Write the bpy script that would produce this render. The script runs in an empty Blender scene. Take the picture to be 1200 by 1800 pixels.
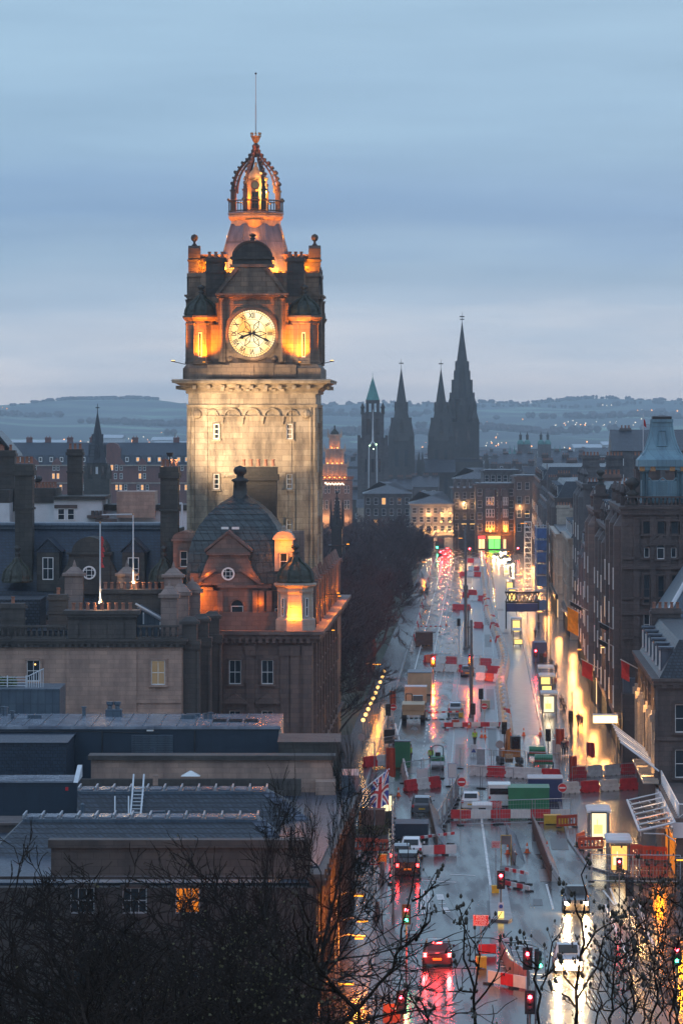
import bpy, bmesh, math, random
from mathutils import Matrix, Vector
random.seed(7)
R = math.radians
SC = bpy.context.scene
COL = SC.collection
# ------------------------------------------------------------------ camera
F, CAMZ, HY, CX = 6600.0, 33.0, 750.0, 600.0      # focal length in photo pixels, eye height, eye level row
cd = bpy.data.cameras.new('camera')
cam = bpy.data.objects.new('camera', cd); COL.objects.link(cam)
cam.location = (0, 0, CAMZ); cam.rotation_euler = (R(90), 0, 0)
cd.sensor_fit = 'HORIZONTAL'; cd.sensor_width = 24.0; cd.lens = 24.0 * F / 1200
cd.shift_y = -150.0 / 1200; cd.clip_start = 1.0; cd.clip_end = 20000
SC.camera = cam
# ------------------------------------------------------------------ dusk sky
SUN_EL, SUN_ROT = R(4.0), R(30)
w = bpy.data.worlds.new("World"); SC.world = w; w.use_nodes = True
nt = w.node_tree; nt.nodes.clear()
def nn(t, typ, **kw):
 n = t.nodes.new(typ)
 for k, v in kw.items(): setattr(n, k, v)
 return n
def ramp(n, stops):
 e = n.color_ramp.elements
 while len(e) > 1: e.remove(e[-1])
 e[0].position = stops[0][0]; e[0].color = (*stops[0][1], 1)
 for p, c in stops[1:]:
  x = e.new(p); x.color = (*c, 1)
def s2l(*c): return tuple((x / 255 / 12.92) if x < 10 else ((x / 255 + .055) / 1.055) ** 2.4 for x in c)
tc = nn(nt, 'ShaderNodeTexCoord'); sp = nn(nt, 'ShaderNodeSeparateXYZ')
nt.links.new(tc.outputs['Generated'], sp.inputs[0])
mp = nn(nt, 'ShaderNodeMapping'); mp.inputs['Scale'].default_value = (3.0, 3.0, 26)
nt.links.new(tc.outputs['Generated'], mp.inputs['Vector'])
nz = nn(nt, 'ShaderNodeTexNoise'); nz.inputs['Scale'].default_value = 1.7; nz.inputs['Detail'].default_value = 5; nz.inputs['Roughness'].default_value = .55
nt.links.new(mp.outputs[0], nz.inputs['Vector'])
# height of the view ray, wobbled by the cloud noise so that the bands are ragged
sub = nn(nt, 'ShaderNodeMath', operation='MULTIPLY_ADD'); sub.inputs[1].default_value = .050; nt.links.new(nz.outputs[0], sub.inputs[0])
ad = nn(nt, 'ShaderNodeMath', operation='ADD'); ad.inputs[1].default_value = -.025
nt.links.new(sp.outputs['Z'], sub.inputs[2]); nt.links.new(sub.outputs[0], ad.inputs[0])
rp = nn(nt, 'ShaderNodeValToRGB')
ml = nn(nt, 'ShaderNodeMath', operation='MULTIPLY'); ml.inputs[1].default_value = 4.0
nt.links.new(ad.outputs[0], ml.inputs[0]); nt.links.new(ml.outputs[0], rp.inputs[0])
K = lambda *c: s2l(*c)
ramp(rp, [(0.0, K(285, 270, 262)), (.03, K(262, 254, 252)), (.075, K(216, 224, 236)), (.12, K(174, 198, 222)), (.17, K(156, 187, 215)),
  (.225, K(134, 170, 208)), (.25, K(140, 175, 211)), (.32, K(154, 189, 219)), (.45, K(160, 194, 222)), (.7, K(164, 196, 224)), (1.0, K(170, 199, 236))])
bn = nn(nt, 'ShaderNodeTexNoise'); bn.inputs['Scale'].default_value = 5.5; bn.inputs['Detail'].default_value = 6
mp2 = nn(nt, 'ShaderNodeMapping'); mp2.inputs['Scale'].default_value = (1.6, 1.6, 16); nt.links.new(tc.outputs['Generated'], mp2.inputs['Vector'])
nt.links.new(mp2.outputs[0], bn.inputs['Vector'])
br = nn(nt, 'ShaderNodeValToRGB'); ramp(br, [(.3, (.91, .925, .94)), (.5, (1, 1, 1)), (.7, (1.08, 1.07, 1.05))])
nt.links.new(bn.outputs[0], br.inputs[0])
mx = nn(nt, 'ShaderNodeMixRGB', blend_type='MULTIPLY'); mx.inputs[0].default_value = 1
nt.links.new(rp.outputs[0], mx.inputs[1]); nt.links.new(br.outputs[0], mx.inputs[2])
sk = nn(nt, 'ShaderNodeTexSky', sky_type='NISHITA', sun_disc=False, sun_elevation=SUN_EL, sun_rotation=SUN_ROT)
bg1 = nn(nt, 'ShaderNodeBackground'); bg1.inputs[1].default_value = 1.14
bg2 = nn(nt, 'ShaderNodeBackground'); bg2.inputs[1].default_value = .05
nt.links.new(mx.outputs[0], bg1.inputs[0]); nt.links.new(sk.outputs[0], bg2.inputs[0])
ads = nn(nt, 'ShaderNodeMixShader'); ads.inputs[0].default_value = .12
out = nn(nt, 'ShaderNodeOutputWorld')
nt.links.new(bg1.outputs[0], ads.inputs[1]); nt.links.new(bg2.outputs[0], ads.inputs[2]); nt.links.new(ads.outputs[0], out.inputs[0])
sd = bpy.data.lights.new('sun', 'SUN'); sd.energy = .22; sd.angle = R(40); sd.color = (.82, .88, 1)
so = bpy.data.objects.new('sun', sd); COL.objects.link(so); so.rotation_euler = (R(48), 0, R(-35))
# exposure
SC.view_settings.view_transform = 'Standard'; SC.view_settings.look = 'None'
SC.view_settings.exposure = 0.0; SC.view_settings.gamma = 1
SC.render.engine = 'CYCLES'
cy = SC.cycles
cy.use_denoising = True; cy.max_bounces = 5; cy.diffuse_bounces = 2; cy.glossy_bounces = 3; cy.transmission_bounces = 3
cy.volume_bounces = 2; cy.transparent_max_bounces = 8; cy.sample_clamp_indirect = 4; cy.sample_clamp_direct = 0
cy.caustics_reflective = False; cy.caustics_refractive = False
# ------------------------------------------------------------------ places
ANG = math.atan(0.03636); CA, SA = math.cos(ANG), math.sin(ANG)
def P(px, py, Y): return ((px - CX) * Y / F, Y, CAMZ - (py - HY) * Y / F)
def G(px, py, z=0.0):
 Y = F * (CAMZ - z) / (py - HY); return ((px - CX) * Y / F, Y, z)
def W(X, S, z=0.0): return (X * CA + S * SA, -X * SA + S * CA, z)    # street frame to world
def toS(p): return (p[0] * CA - p[1] * SA, p[0] * SA + p[1] * CA)
def GS(px, py, z=0.0): return toS(G(px, py, z))
# ------------------------------------------------------------------ materials
M = {}
def newmat(name):
 m = bpy.data.materials.new(name); m.use_nodes = True; t = m.node_tree
 b = t.nodes['Principled BSDF']; return m, t, b
def plain(name, col, rough=.6, metal=0.0, var=.25, scale=3.0, emit=None, es=0.0, bump=0.0, ior=None):
 m, t, b = newmat(name)
 b.inputs['Roughness'].default_value = rough; b.inputs['Metallic'].default_value = metal
 tcn = nn(t, 'ShaderNodeTexCoord'); n = nn(t, 'ShaderNodeTexNoise'); n.inputs['Scale'].default_value = scale; n.inputs['Detail'].default_value = 4
 t.links.new(tcn.outputs['Object'], n.inputs['Vector'])
 r = nn(t, 'ShaderNodeValToRGB'); lo = tuple(c * (1 - var) for c in col); hi = tuple(min(1, c * (1 + var)) for c in col)
 ramp(r, [(.3, lo), (.7, hi)]); t.links.new(n.outputs[0], r.inputs[0]); t.links.new(r.outputs[0], b.inputs['Base Color'])
 if bump:
  bp = nn(t, 'ShaderNodeBump'); bp.inputs['Strength'].default_value = bump; bp.inputs['Distance'].default_value = .05
  t.links.new(n.outputs[0], bp.inputs['Height']); t.links.new(bp.outputs[0], b.inputs['Normal'])
 if emit:
  b.inputs['Emission Color'].default_value = (*emit, 1); b.inputs['Emission Strength'].default_value = es
 M[name] = m; return m
def glow(name, col, es, sample=True):
 m, t, b = newmat(name); t.nodes.remove(b)
 e = nn(t, 'ShaderNodeEmission'); e.inputs[0].default_value = (*col, 1); e.inputs[1].default_value = es
 t.links.new(e.outputs[0], t.nodes['Material Output'].inputs[0])
 m.cycles.emission_sampling = 'AUTO' if sample else 'NONE'
 M[name] = m; return m
def wallvec(t, uoff=0.0):
 tcn = nn(t, 'ShaderNodeTexCoord'); s = nn(t, 'ShaderNodeSeparateXYZ'); t.links.new(tcn.outputs['Object'], s.inputs[0])
 a = nn(t, 'ShaderNodeMath', operation='ADD'); t.links.new(s.outputs['X'], a.inputs[0]); t.links.new(s.outputs['Y'], a.inputs[1])
 c = nn(t, 'ShaderNodeCombineXYZ'); t.links.new(a.outputs[0], c.inputs[0]); t.links.new(s.outputs['Z'], c.inputs[1])
 return tcn, c
def stone(name, c1, c2, bw=.9, bh=.42, mortar=.6, stain=.45, rough=.62, stscale=.35, off=.5, bump=.4, msize=.02, streak=True):
 """coursed masonry or slates: two block colours, dark joints, ragged soot and run-off stains"""
 m, t, b = newmat(name); tcn, vec = wallvec(t)
 k = nn(t, 'ShaderNodeTexBrick', offset=off); k.inputs['Scale'].default_value = 1
 k.inputs['Brick Width'].default_value = bw; k.inputs['Row Height'].default_value = bh; k.inputs['Mortar Size'].default_value = msize
 k.inputs['Color1'].default_value = (*c1, 1); k.inputs['Color2'].default_value = (*c2, 1)
 k.inputs['Mortar'].default_value = (*[x * mortar for x in c1], 1); k.inputs['Bias'].default_value = -.1
 t.links.new(vec.outputs[0], k.inputs['Vector'])
 n = nn(t, 'ShaderNodeTexNoise'); n.inputs['Scale'].default_value = stscale; n.inputs['Detail'].default_value = 8; n.inputs['Roughness'].default_value = .65
 if streak:
  mpn = nn(t, 'ShaderNodeMapping'); mpn.inputs['Scale'].default_value = (1.6, 1.6, .45); t.links.new(tcn.outputs['Object'], mpn.inputs[0]); t.links.new(mpn.outputs[0], n.inputs['Vector'])
 else: t.links.new(tcn.outputs['Object'], n.inputs['Vector'])
 r = nn(t, 'ShaderNodeValToRGB'); d = 1 - stain; ramp(r, [(.36, (d, d, d * 1.04)), (.56, (1, 1, 1)), (.8, (1.12, 1.1, 1.05))]); t.links.new(n.outputs[0], r.inputs[0])
 x = nn(t, 'ShaderNodeMixRGB', blend_type='MULTIPLY'); x.inputs[0].default_value = 1
 t.links.new(k.outputs[0], x.inputs[1]); t.links.new(r.outputs[0], x.inputs[2]); t.links.new(x.outputs[0], b.inputs['Base Color'])
 n2 = nn(t, 'ShaderNodeTexNoise'); n2.inputs['Scale'].default_value = 5; t.links.new(tcn.outputs['Object'], n2.inputs['Vector'])
 rr = nn(t, 'ShaderNodeMapRange'); rr.inputs[3].default_value = rough - .15; rr.inputs[4].default_value = rough + .15
 t.links.new(n2.outputs[0], rr.inputs[0]); t.links.new(rr.outputs[0], b.inputs['Roughness'])
 bp = nn(t, 'ShaderNodeBump'); bp.inputs['Strength'].default_value = bump; bp.inputs['Distance'].default_value = .06
 a2 = nn(t, 'ShaderNodeMath', operation='SUBTRACT'); t.links.new(n2.outputs[0], a2.inputs[0]); t.links.new(k.outputs['Fac'], a2.inputs[1])
 t.links.new(a2.outputs[0], bp.inputs['Height']); t.links.new(bp.outputs[0], b.inputs['Normal'])
 M[name] = m; return m
stone('tower_stone', (.46, .37, .26), (.33, .255, .175), 1.15, .5, .6, .6, .6, .55)
stone('clock_stone', (.25, .175, .12), (.155, .115, .085), .8, .42, .5, .6)
stone('dark_stone', (.06, .055, .047), (.038, .037, .034), .8, .4, .5, .5)
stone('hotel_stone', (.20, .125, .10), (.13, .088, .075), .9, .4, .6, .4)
stone('cream_stone', (.48, .31, .235), (.37, .25, .195), 1.0, .36, .72, .38)
stone('shaded_stone', (.022, .02, .019), (.014, .014, .013), .8, .3, .5, .4)  # chimney stone with shade put into its colour, against the tower floodlight
stone('soot_stone', (.085, .07, .06), (.06, .052, .047), .9, .4, .6, .4)
stone('shaded_brown', (.045, .037, .034), (.03, .026, .025), .9, .4, .6, .4)  # shade of hill and trees put into the near wall's colour
stone('brown_stone', (.115, .085, .075), (.08, .063, .058), .9, .4, .6, .5)
stone('grey_stone', (.12, .11, .11), (.085, .08, .085), 1.1, .5, .6, .5)
stone('pink_stone', (.28, .20, .17), (.22, .165, .14), 1.2, .5, .6, .4)
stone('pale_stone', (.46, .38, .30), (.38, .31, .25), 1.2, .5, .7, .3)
stone('red_brick', (.20, .065, .05), (.16, .055, .045), .7, .3, .7, .3)
stone('slate', (.042, .055, .078), (.022, .028, .04), .34, .25, .2, .4, .34, .5, bump=.9, msize=.04)
stone('blue_slate', (.024, .044, .075), (.016, .028, .05), .32, .24, .25, .3, .36, .5, bump=.5)
stone('dome_slate', (.05, .065, .068), (.03, .04, .043), .6, .9, .3, .45, .4, .6, bump=1.0, msize=.045)
stone('navy_panel', (.012, .032, .058), (.010, .026, .048), 2.4, 1.9, .6, .25, .5, .4, off=0, bump=.1, msize=.015)
stone('zinc', (.085, .12, .155), (.065, .095, .13), .55, 3.0, .6, .3, .35, .6, off=0, bump=.3, msize=.03)
stone('lead', (.13, .15, .20), (.09, .11, .15), .9, 1.5, .5, .45, .38, .8, off=0, bump=.4, msize=.03)
stone('roof_membrane', (.26, .29, .34), (.17, .20, .25), 3.0, 3.0, .7, .45, .2, .5, off=.0, bump=.2, streak=False)
stone('copper', (.10, .30, .27), (.07, .24, .22), .8, .8, .5, .3, .5, .6)
stone('teal_copper', (.17, .30, .36), (.14, .26, .32), .9, 2.2, .6, .3, .45, .6, off=0, bump=.15)
stone('paving', (.15, .13, .125), (.11, .10, .10), .6, .6, .5, .4, .2, .2, bump=.3, streak=False)
plain('dome_green', (.028, .032, .02), .55, var=.6, scale=4, bump=.5)
plain('pot', (.30, .13, .08), .7)
plain('white_paint', (.78, .78, .76), .4, var=.06)
plain('white_wall', (.60, .62, .64), .6, var=.1, scale=1)
plain('black_iron', (.02, .02, .022), .4, var=.3)
plain('iron_red', (.16, .07, .05), .45, var=.4)
plain('rust_gold', (.38, .20, .08), .4, var=.4, scale=8)
plain('galv', (.45, .47, .5), .35, .6, var=.15)
plain('pole_paint', (.13, .13, .14), .4)
plain('barrier_white', (.74, .72, .70), .42, var=.12, scale=2)
plain('barrier_red', (.62, .03, .04), .42, var=.15, scale=2)
plain('barrier_orange', (.50, .07, .03), .45, var=.12)
plain('cone_orange', (.85, .14, .03), .45, var=.05)
plain('sign_red', (.62, .02, .03), .4, var=.05)
plain('sign_white', (.8, .8, .8), .4, var=.03)
plain('sign_yellow', (.72, .42, .03), .5, var=.12)
plain('sign_blue', (.04, .10, .35), .5, var=.1)
plain('rubber', (.015, .015, .016), .6)
plain('green_tank', (.02, .22, .10), .42, var=.12, scale=1)
plain('blue_tank', (.03, .05, .16), .45, var=.15, scale=1)
plain('cream_cabin', (.55, .42, .27), .55, var=.12, scale=1)
plain('brown_crate', (.12, .055, .04), .7, var=.3)
plain('digger_orange', (.6, .2, .03), .4, var=.15)
plain('hi_vis', (.45, .75, .05), .6, var=.1)
plain('jacket_dark', (.035, .04, .055), .8, var=.3)
plain('jacket_red', (.28, .04, .04), .8, var=.3)
plain('trousers', (.03, .032, .045), .8, var=.3)
plain('skin', (.45, .27, .2), .6, var=.1)
plain('hair', (.04, .025, .015), .7)
plain('flag_yellow', (.75, .38, .02), .7, var=.15)
plain('flag_red', (.5, .03, .03), .7, var=.15)
plain('flag_blue', (.03, .04, .25), .7, var=.15)
plain('flag_dark', (.03, .03, .035), .8)
plain('net_blue', (.03, .09, .26), .7, var=.3, scale=1.2)
plain('bark', (.045, .036, .032), .75, var=.4, scale=6)
plain('bark_dark', (.026, .018, .014), .95, var=.5, scale=12)
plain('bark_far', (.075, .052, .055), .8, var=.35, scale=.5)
plain('bud', (.05, .035, .022), .6, var=.4, scale=20)
plain('leaf_yellow', (.075, .062, .018), .7, var=.4, scale=2)
plain('hedge_leaf', (.09, .13, .03), .7, var=.5, scale=3)
plain('grass', (.03, .04, .018), .8, var=.5, scale=.3, bump=.6)
plain('glass', (.02, .03, .04), .08, var=.3, scale=.6)
plain('car_glass', (.01, .013, .016), .05, var=.1)
plain('canopy_glass', (.3, .27, .23), .12, var=.12)
plain('lantern_stone', (.42, .30, .18), .55, var=.2)
for n_, c_ in (('car_black', (.012, .012, .014)), ('car_silver', (.40, .41, .43)), ('car_white', (.75, .75, .75)), ('car_grey', (.09, .10, .115)), ('car_red', (.22, .01, .015))):
 m_ = plain(n_, c_, .22, .3 if 'silver' in n_ else 0, var=.05); m_.node_tree.nodes['Principled BSDF'].inputs['Coat Weight'].default_value = .6
SOD = (1.0, .235, .006); WARM = (1.0, .52, .2)
glow('sodium', (1, .34, .03), 3.4); glow('sodium_far', (1, .36, .08), 6, False); glow('white_far', (1, .8, .55), 4, False); glow('green_far', (.6, 1, .5), 6, False)
glow('lamp_warm', (1.0, .55, .16), 3.2); glow('headlight', (1, .74, .42), 420); glow('brake', (1, .03, .03), 75); glow('tail_small', (1, .02, .02), 26)
glow('light_red', (1, .03, .05), 75); glow('light_green', (.05, 1, .45), 26); glow('light_amber', (1, .4, .03), 12)
glow('window_warm', (1.0, .50, .16), 1.9); glow('window_orange', (1.0, .27, .02), .75); glow('window_far', (1.0, .48, .16), 1.2, False); glow('window_pale', (.95, .75, .5), .75)
glow('shop_light', (1.0, .6, .27), 2.2); glow('panel_white', (1.0, .84, .5), 1.5); glow('panel_yellow', (1, .7, .2), 1.7); glow('shop_green', (.15, 1, .12), 2.6); glow('shop_red', (1, .06, .05), 2.5)
glow('fascia_bright', (1, .72, .34), 3.0); glow('beacon_red', (1, .05, .06), 10, False); glow('panel_orange', (1, .5, .12), 1.7)
def dial_mat():
 m, t, b = newmat('dial'); t.nodes.remove(b)
 tcn = nn(t, 'ShaderNodeTexCoord'); n = nn(t, 'ShaderNodeTexNoise'); n.inputs['Scale'].default_value = .55
 t.links.new(tcn.outputs['Object'], n.inputs['Vector'])
 r = nn(t, 'ShaderNodeValToRGB'); ramp(r, [(.36, (1, .42, .10)), (.48, (1, .66, .27)), (.6, (1, .80, .45))]); t.links.new(n.outputs[0], r.inputs[0])
 e = nn(t, 'ShaderNodeEmission'); e.inputs[1].default_value = 1.7; t.links.new(r.outputs[0], e.inputs[0])
 t.links.new(e.outputs[0], t.nodes['Material Output'].inputs[0]); M['dial'] = m
dial_mat()
def road_mat():
 m, t, b = newmat('wet_asphalt'); tcn = nn(t, 'ShaderNodeTexCoord')
 def noise(sc, det=5, stretch=(1, 1, 1)):
  mpn = nn(t, 'ShaderNodeMapping'); mpn.inputs['Scale'].default_value = stretch; t.links.new(tcn.outputs['Object'], mpn.inputs[0])
  n = nn(t, 'ShaderNodeTexNoise'); n.inputs['Scale'].default_value = sc; n.inputs['Detail'].default_value = det; t.links.new(mpn.outputs[0], n.inputs['Vector']); return n
 a = noise(.5, 7, (1.6, .16, 1)); c = noise(3, 4)
 r = nn(t, 'ShaderNodeValToRGB'); ramp(r, [(.3, (.018, .02, .022)), (.5, (.03, .031, .034)), (.7, (.05, .049, .05))]); t.links.new(a.outputs[0], r.inputs[0])
 t.links.new(r.outputs[0], b.inputs['Base Color'])
 rr = nn(t, 'ShaderNodeValToRGB'); ramp(rr, [(.35, (.12,) * 3), (.5, (.2,) * 3), (.64, (.36,) * 3)]); t.links.new(a.outputs[0], rr.inputs[0]); t.links.new(rr.outputs[0], b.inputs['Roughness'])
 b.inputs['IOR'].default_value = 1.33
 bp = nn(t, 'ShaderNodeBump'); bp.inputs['Strength'].default_value = .12; bp.inputs['Distance'].default_value = .02
 t.links.new(c.outputs[0], bp.inputs['Height']); t.links.new(bp.outputs[0], b.inputs['Normal']); M['wet_asphalt'] = m
road_mat()
plain('road_paint', (.62, .62, .60), .3, var=.35, scale=1.5)
plain('rail', (.25, .2, .2), .15, .6, var=.2)
plain('wet_concrete', (.15, .155, .165), .3, var=.4, scale=.9, bump=.05)
plain('patch_dark', (.022, .022, .024), .36, var=.3, scale=1)
plain('patch_rust', (.14, .06, .04), .3, var=.5, scale=1)
M['bark_dark'].node_tree.nodes['Principled BSDF'].inputs['Specular IOR Level'].default_value = .05; M['bark_far'].node_tree.nodes['Principled BSDF'].inputs['Specular IOR Level'].default_value = .1
def hill_mat():
 m, t, b = newmat('hill_fields'); tcn = nn(t, 'ShaderNodeTexCoord')
 mpn = nn(t, 'ShaderNodeMapping'); mpn.inputs['Scale'].default_value = (1, .55, 1); t.links.new(tcn.outputs['Object'], mpn.inputs[0])
 v = nn(t, 'ShaderNodeTexVoronoi'); v.inputs['Scale'].default_value = .0042; t.links.new(mpn.outputs[0], v.inputs['Vector'])
 s = nn(t, 'ShaderNodeSeparateColor'); t.links.new(v.outputs['Color'], s.inputs[0])
 r = nn(t, 'ShaderNodeValToRGB'); ramp(r, [(.25, (.07, .10, .09)), (.45, (.12, .18, .13)), (.7, (.26, .38, .26)), (.95, (.15, .19, .15))]); r.color_ramp.interpolation = 'EASE'
 t.links.new(s.outputs[0], r.inputs[0])
 n = nn(t, 'ShaderNodeTexNoise'); n.inputs['Scale'].default_value = .004; n.inputs['Detail'].default_value = 8; t.links.new(tcn.outputs['Object'], n.inputs['Vector'])
 r2 = nn(t, 'ShaderNodeValToRGB'); ramp(r2, [(.42, (0, 0, 0)), (.52, (1, 1, 1))]); t.links.new(n.outputs[0], r2.inputs[0])
 x = nn(t, 'ShaderNodeMixRGB'); t.links.new(r2.outputs[0], x.inputs[0]); t.links.new(r.outputs[0], x.inputs[1]); x.inputs[2].default_value = (.06, .08, .09, 1)
 t.links.new(x.outputs[0], b.inputs['Base Color']); b.inputs['Roughness'].default_value = .9; M['hill_fields'] = m
hill_mat()
# ------------------------------------------------------------------ mesh builder
class MB:
 def __init__(s): s.v = []; s.f = []; s.m = []; s.mi = 0
 def add(s, vs, fs):
  o = len(s.v); s.v += [tuple(p) for p in vs]; s.f += [tuple(i + o for i in f) for f in fs]; s.m += [s.mi] * len(fs); return s
 def box(s, x0, x1, y0, y1, z0, z1):
  return s.add([(x0, y0, z0), (x1, y0, z0), (x1, y1, z0), (x0, y1, z0), (x0, y0, z1), (x1, y0, z1), (x1, y1, z1), (x0, y1, z1)],
     [(0, 3, 2, 1), (4, 5, 6, 7), (0, 1, 5, 4), (1, 2, 6, 5), (2, 3, 7, 6), (3, 0, 4, 7)])
 def cbox(s, cx, cy, z0, hx, hy, h): return s.box(cx - hx, cx + hx, cy - hy, cy + hy, z0, z0 + h)
 def frust(s, cx, cy, z0, z1, hx0, hy0, hx1, hy1):
  return s.add([(cx - hx0, cy - hy0, z0), (cx + hx0, cy - hy0, z0), (cx + hx0, cy + hy0, z0), (cx - hx0, cy + hy0, z0),
     (cx - hx1, cy - hy1, z1), (cx + hx1, cy - hy1, z1), (cx + hx1, cy + hy1, z1), (cx - hx1, cy + hy1, z1)],
     [(0, 3, 2, 1), (4, 5, 6, 7), (0, 1, 5, 4), (1, 2, 6, 5), (2, 3, 7, 6), (3, 0, 4, 7)])
 def lathe(s, cx, cy, prof, n=12, rot=0.0, sq=1.0):
  vs = []; fs = []
  for r, z in prof:
   for k in range(n):
    a = rot + 2 * math.pi * k / n; vs.append((cx + r * math.cos(a), cy + r * sq * math.sin(a), z))
  for j in range(len(prof) - 1):
   for k in range(n):
    k2 = (k + 1) % n; fs.append((j * n + k, j * n + k2, (j + 1) * n + k2, (j + 1) * n + k))
  fs.append(tuple(range(n - 1, -1, -1))); fs.append(tuple((len(prof) - 1) * n + k for k in range(n)))
  return s.add(vs, fs)
 def tube(s, a, b, r0, r1=None, n=6):
  r1 = r0 if r1 is None else r1
  a = Vector(a); b = Vector(b); d = b - a
  if d.length < 1e-6: return s
  d.normalize(); u = d.cross(Vector((0, 0, 1)) if abs(d.z) < .9 else Vector((1, 0, 0))); u.normalize(); q = d.cross(u)
  vs = []
  for p, r in ((a, r0), (b, r1)):
   for k in range(n):
    t = 2 * math.pi * k / n; vs.append(p + (u * math.cos(t) + q * math.sin(t)) * r)
  fs = [(k, (k + 1) % n, n + (k + 1) % n, n + k) for k in range(n)]
  if n > 3: fs += [tuple(range(n - 1, -1, -1)), tuple(range(n, 2 * n))]
  return s.add(vs, fs)
 def path(s, pts, r, n=6):
  for i in range(len(pts) - 1):
   s.tube(pts[i], pts[i + 1], r if not callable(r) else r(i), r if not callable(r) else r(i + 1), n)
  return s
 def prismy(s, poly, y0, y1):      # polygon in xz swept along y
  n = len(poly); vs = [(x, y0, z) for x, z in poly] + [(x, y1, z) for x, z in poly]
  return s.add(vs, [tuple(range(n)), tuple(range(2 * n - 1, n - 1, -1))] + [(i, i + n, (i + 1) % n + n, (i + 1) % n) for i in range(n)])
 def prismx(s, poly, x0, x1):      # polygon in yz swept along x
  n = len(poly); vs = [(x0, y, z) for y, z in poly] + [(x1, y, z) for y, z in poly]
  return s.add(vs, [tuple(range(n)), tuple(range(2 * n - 1, n - 1, -1))] + [(i, i + n, (i + 1) % n + n, (i + 1) % n) for i in range(n)])
 def prismz(s, poly, z0, z1):
  n = len(poly); vs = [(x, y, z0) for x, y in poly] + [(x, y, z1) for x, y in poly]
  return s.add(vs, [tuple(range(n - 1, -1, -1)), tuple(range(n, 2 * n))] + [(i, (i + 1) % n, (i + 1) % n + n, i + n) for i in range(n)])
 def ball(s, c, r, n=8, m=5, sz=1.0):
  return s.lathe(c[0], c[1], [(max(.001, r * math.sin(math.pi * j / m)), c[2] - sz * r * math.cos(math.pi * j / m)) for j in range(m + 1)], n)
 def mesh(s, name, mats, smooth=False, fix=True):
  me = bpy.data.meshes.new(name); me.from_pydata(s.v, [], s.f)
  for q in (mats if isinstance(mats, (list, tuple)) else [mats]): me.materials.append(M[q] if isinstance(q, str) else q)
  if any(s.m): me.polygons.foreach_set('material_index', s.m)
  if fix:
   bm = bmesh.new(); bm.from_mesh(me); bmesh.ops.recalc_face_normals(bm, faces=bm.faces); bm.to_mesh(me); bm.free()
  if smooth: me.polygons.foreach_set('use_smooth', [True] * len(me.polygons))
  return me
 def build(s, name, mats, parent=None, loc=(0, 0, 0), rz=0.0, smooth=False, label=None, fix=True):
  return place(s.mesh(name, mats, smooth, fix), name, parent, loc, rz, label)
def place(me, name, parent=None, loc=(0, 0, 0), rz=0.0, label=None):
 o = bpy.data.objects.new(name, me); COL.objects.link(o); o.location = loc; o.rotation_euler = (0, 0, rz)
 if parent is not None: o.parent = parent
 if label: o['label'] = label
 return o
def tag(o, label, cat, group=None):
 o['label'] = label; o['category'] = cat
 if group: o['group'] = group
 return o
def thing(name, label, cat, loc, rz=0.0, group=None):
 o = bpy.data.objects.new(name, None); COL.objects.link(o); o.location = loc; o.rotation_euler = (0, 0, rz); o.empty_display_size = .5
 return tag(o, label, cat, group)
def struct(o): o['kind'] = 'structure'; return o
KIDS = {}
def dup(root, loc, rz=0.0, label=None, group=None, sc=None):
 """copy of a thing with copies of its parts and their sub-parts"""
 def rec(o, par):
  c = o.copy(); COL.objects.link(c)
  if par is not None: c.parent = par
  for ch in o.children: rec(ch, c)
  return c
 r = rec(root, None); r.location = loc; r.rotation_euler = (0, 0, rz)
 if sc: r.scale = (sc, sc, sc) if not isinstance(sc, tuple) else sc
 if label: r['label'] = label
 if group: r['group'] = group
 return r
LK = 5.0
def lamp(name, parent, loc, power, col=SOD, radius=.12, spot=None, aim=None, blend=.5):
 l = bpy.data.lights.new(name, 'SPOT' if spot else 'POINT'); l.energy = power * (1 if spot else LK); l.color = col; l.shadow_soft_size = radius
 if spot: l.spot_size = R(spot); l.spot_blend = blend
 o = bpy.data.objects.new(name, l); COL.objects.link(o); o.location = loc
 if parent is not None: o.parent = parent
 if aim is not None:
  d = Vector(aim) - Vector(loc); o.rotation_euler = d.to_track_quat('-Z', 'Y').to_euler()
 return o
_tx = {}
def text_mesh(s, size=1.0, ext=.01, mat='sign_white', align='CENTER'):
 k = (s, size, mat)
 if k in _tx: return _tx[k]
 c = bpy.data.curves.new('lettering', 'FONT'); c.body = s; c.size = size; c.extrude = ext; c.align_x = align; c.align_y = 'CENTER'; c.space_line = .85; c.resolution_u = 2; c.offset = .018 if mat == 'black_iron' else 0
 o = bpy.data.objects.new('lettering', c); COL.objects.link(o)
 me = bpy.data.meshes.new_from_object(o); bpy.data.objects.remove(o)
 me.transform(Matrix.Rotation(R(90), 4, 'X')); me.materials.clear(); me.materials.append(M[mat]); _tx[k] = me; return me
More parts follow.
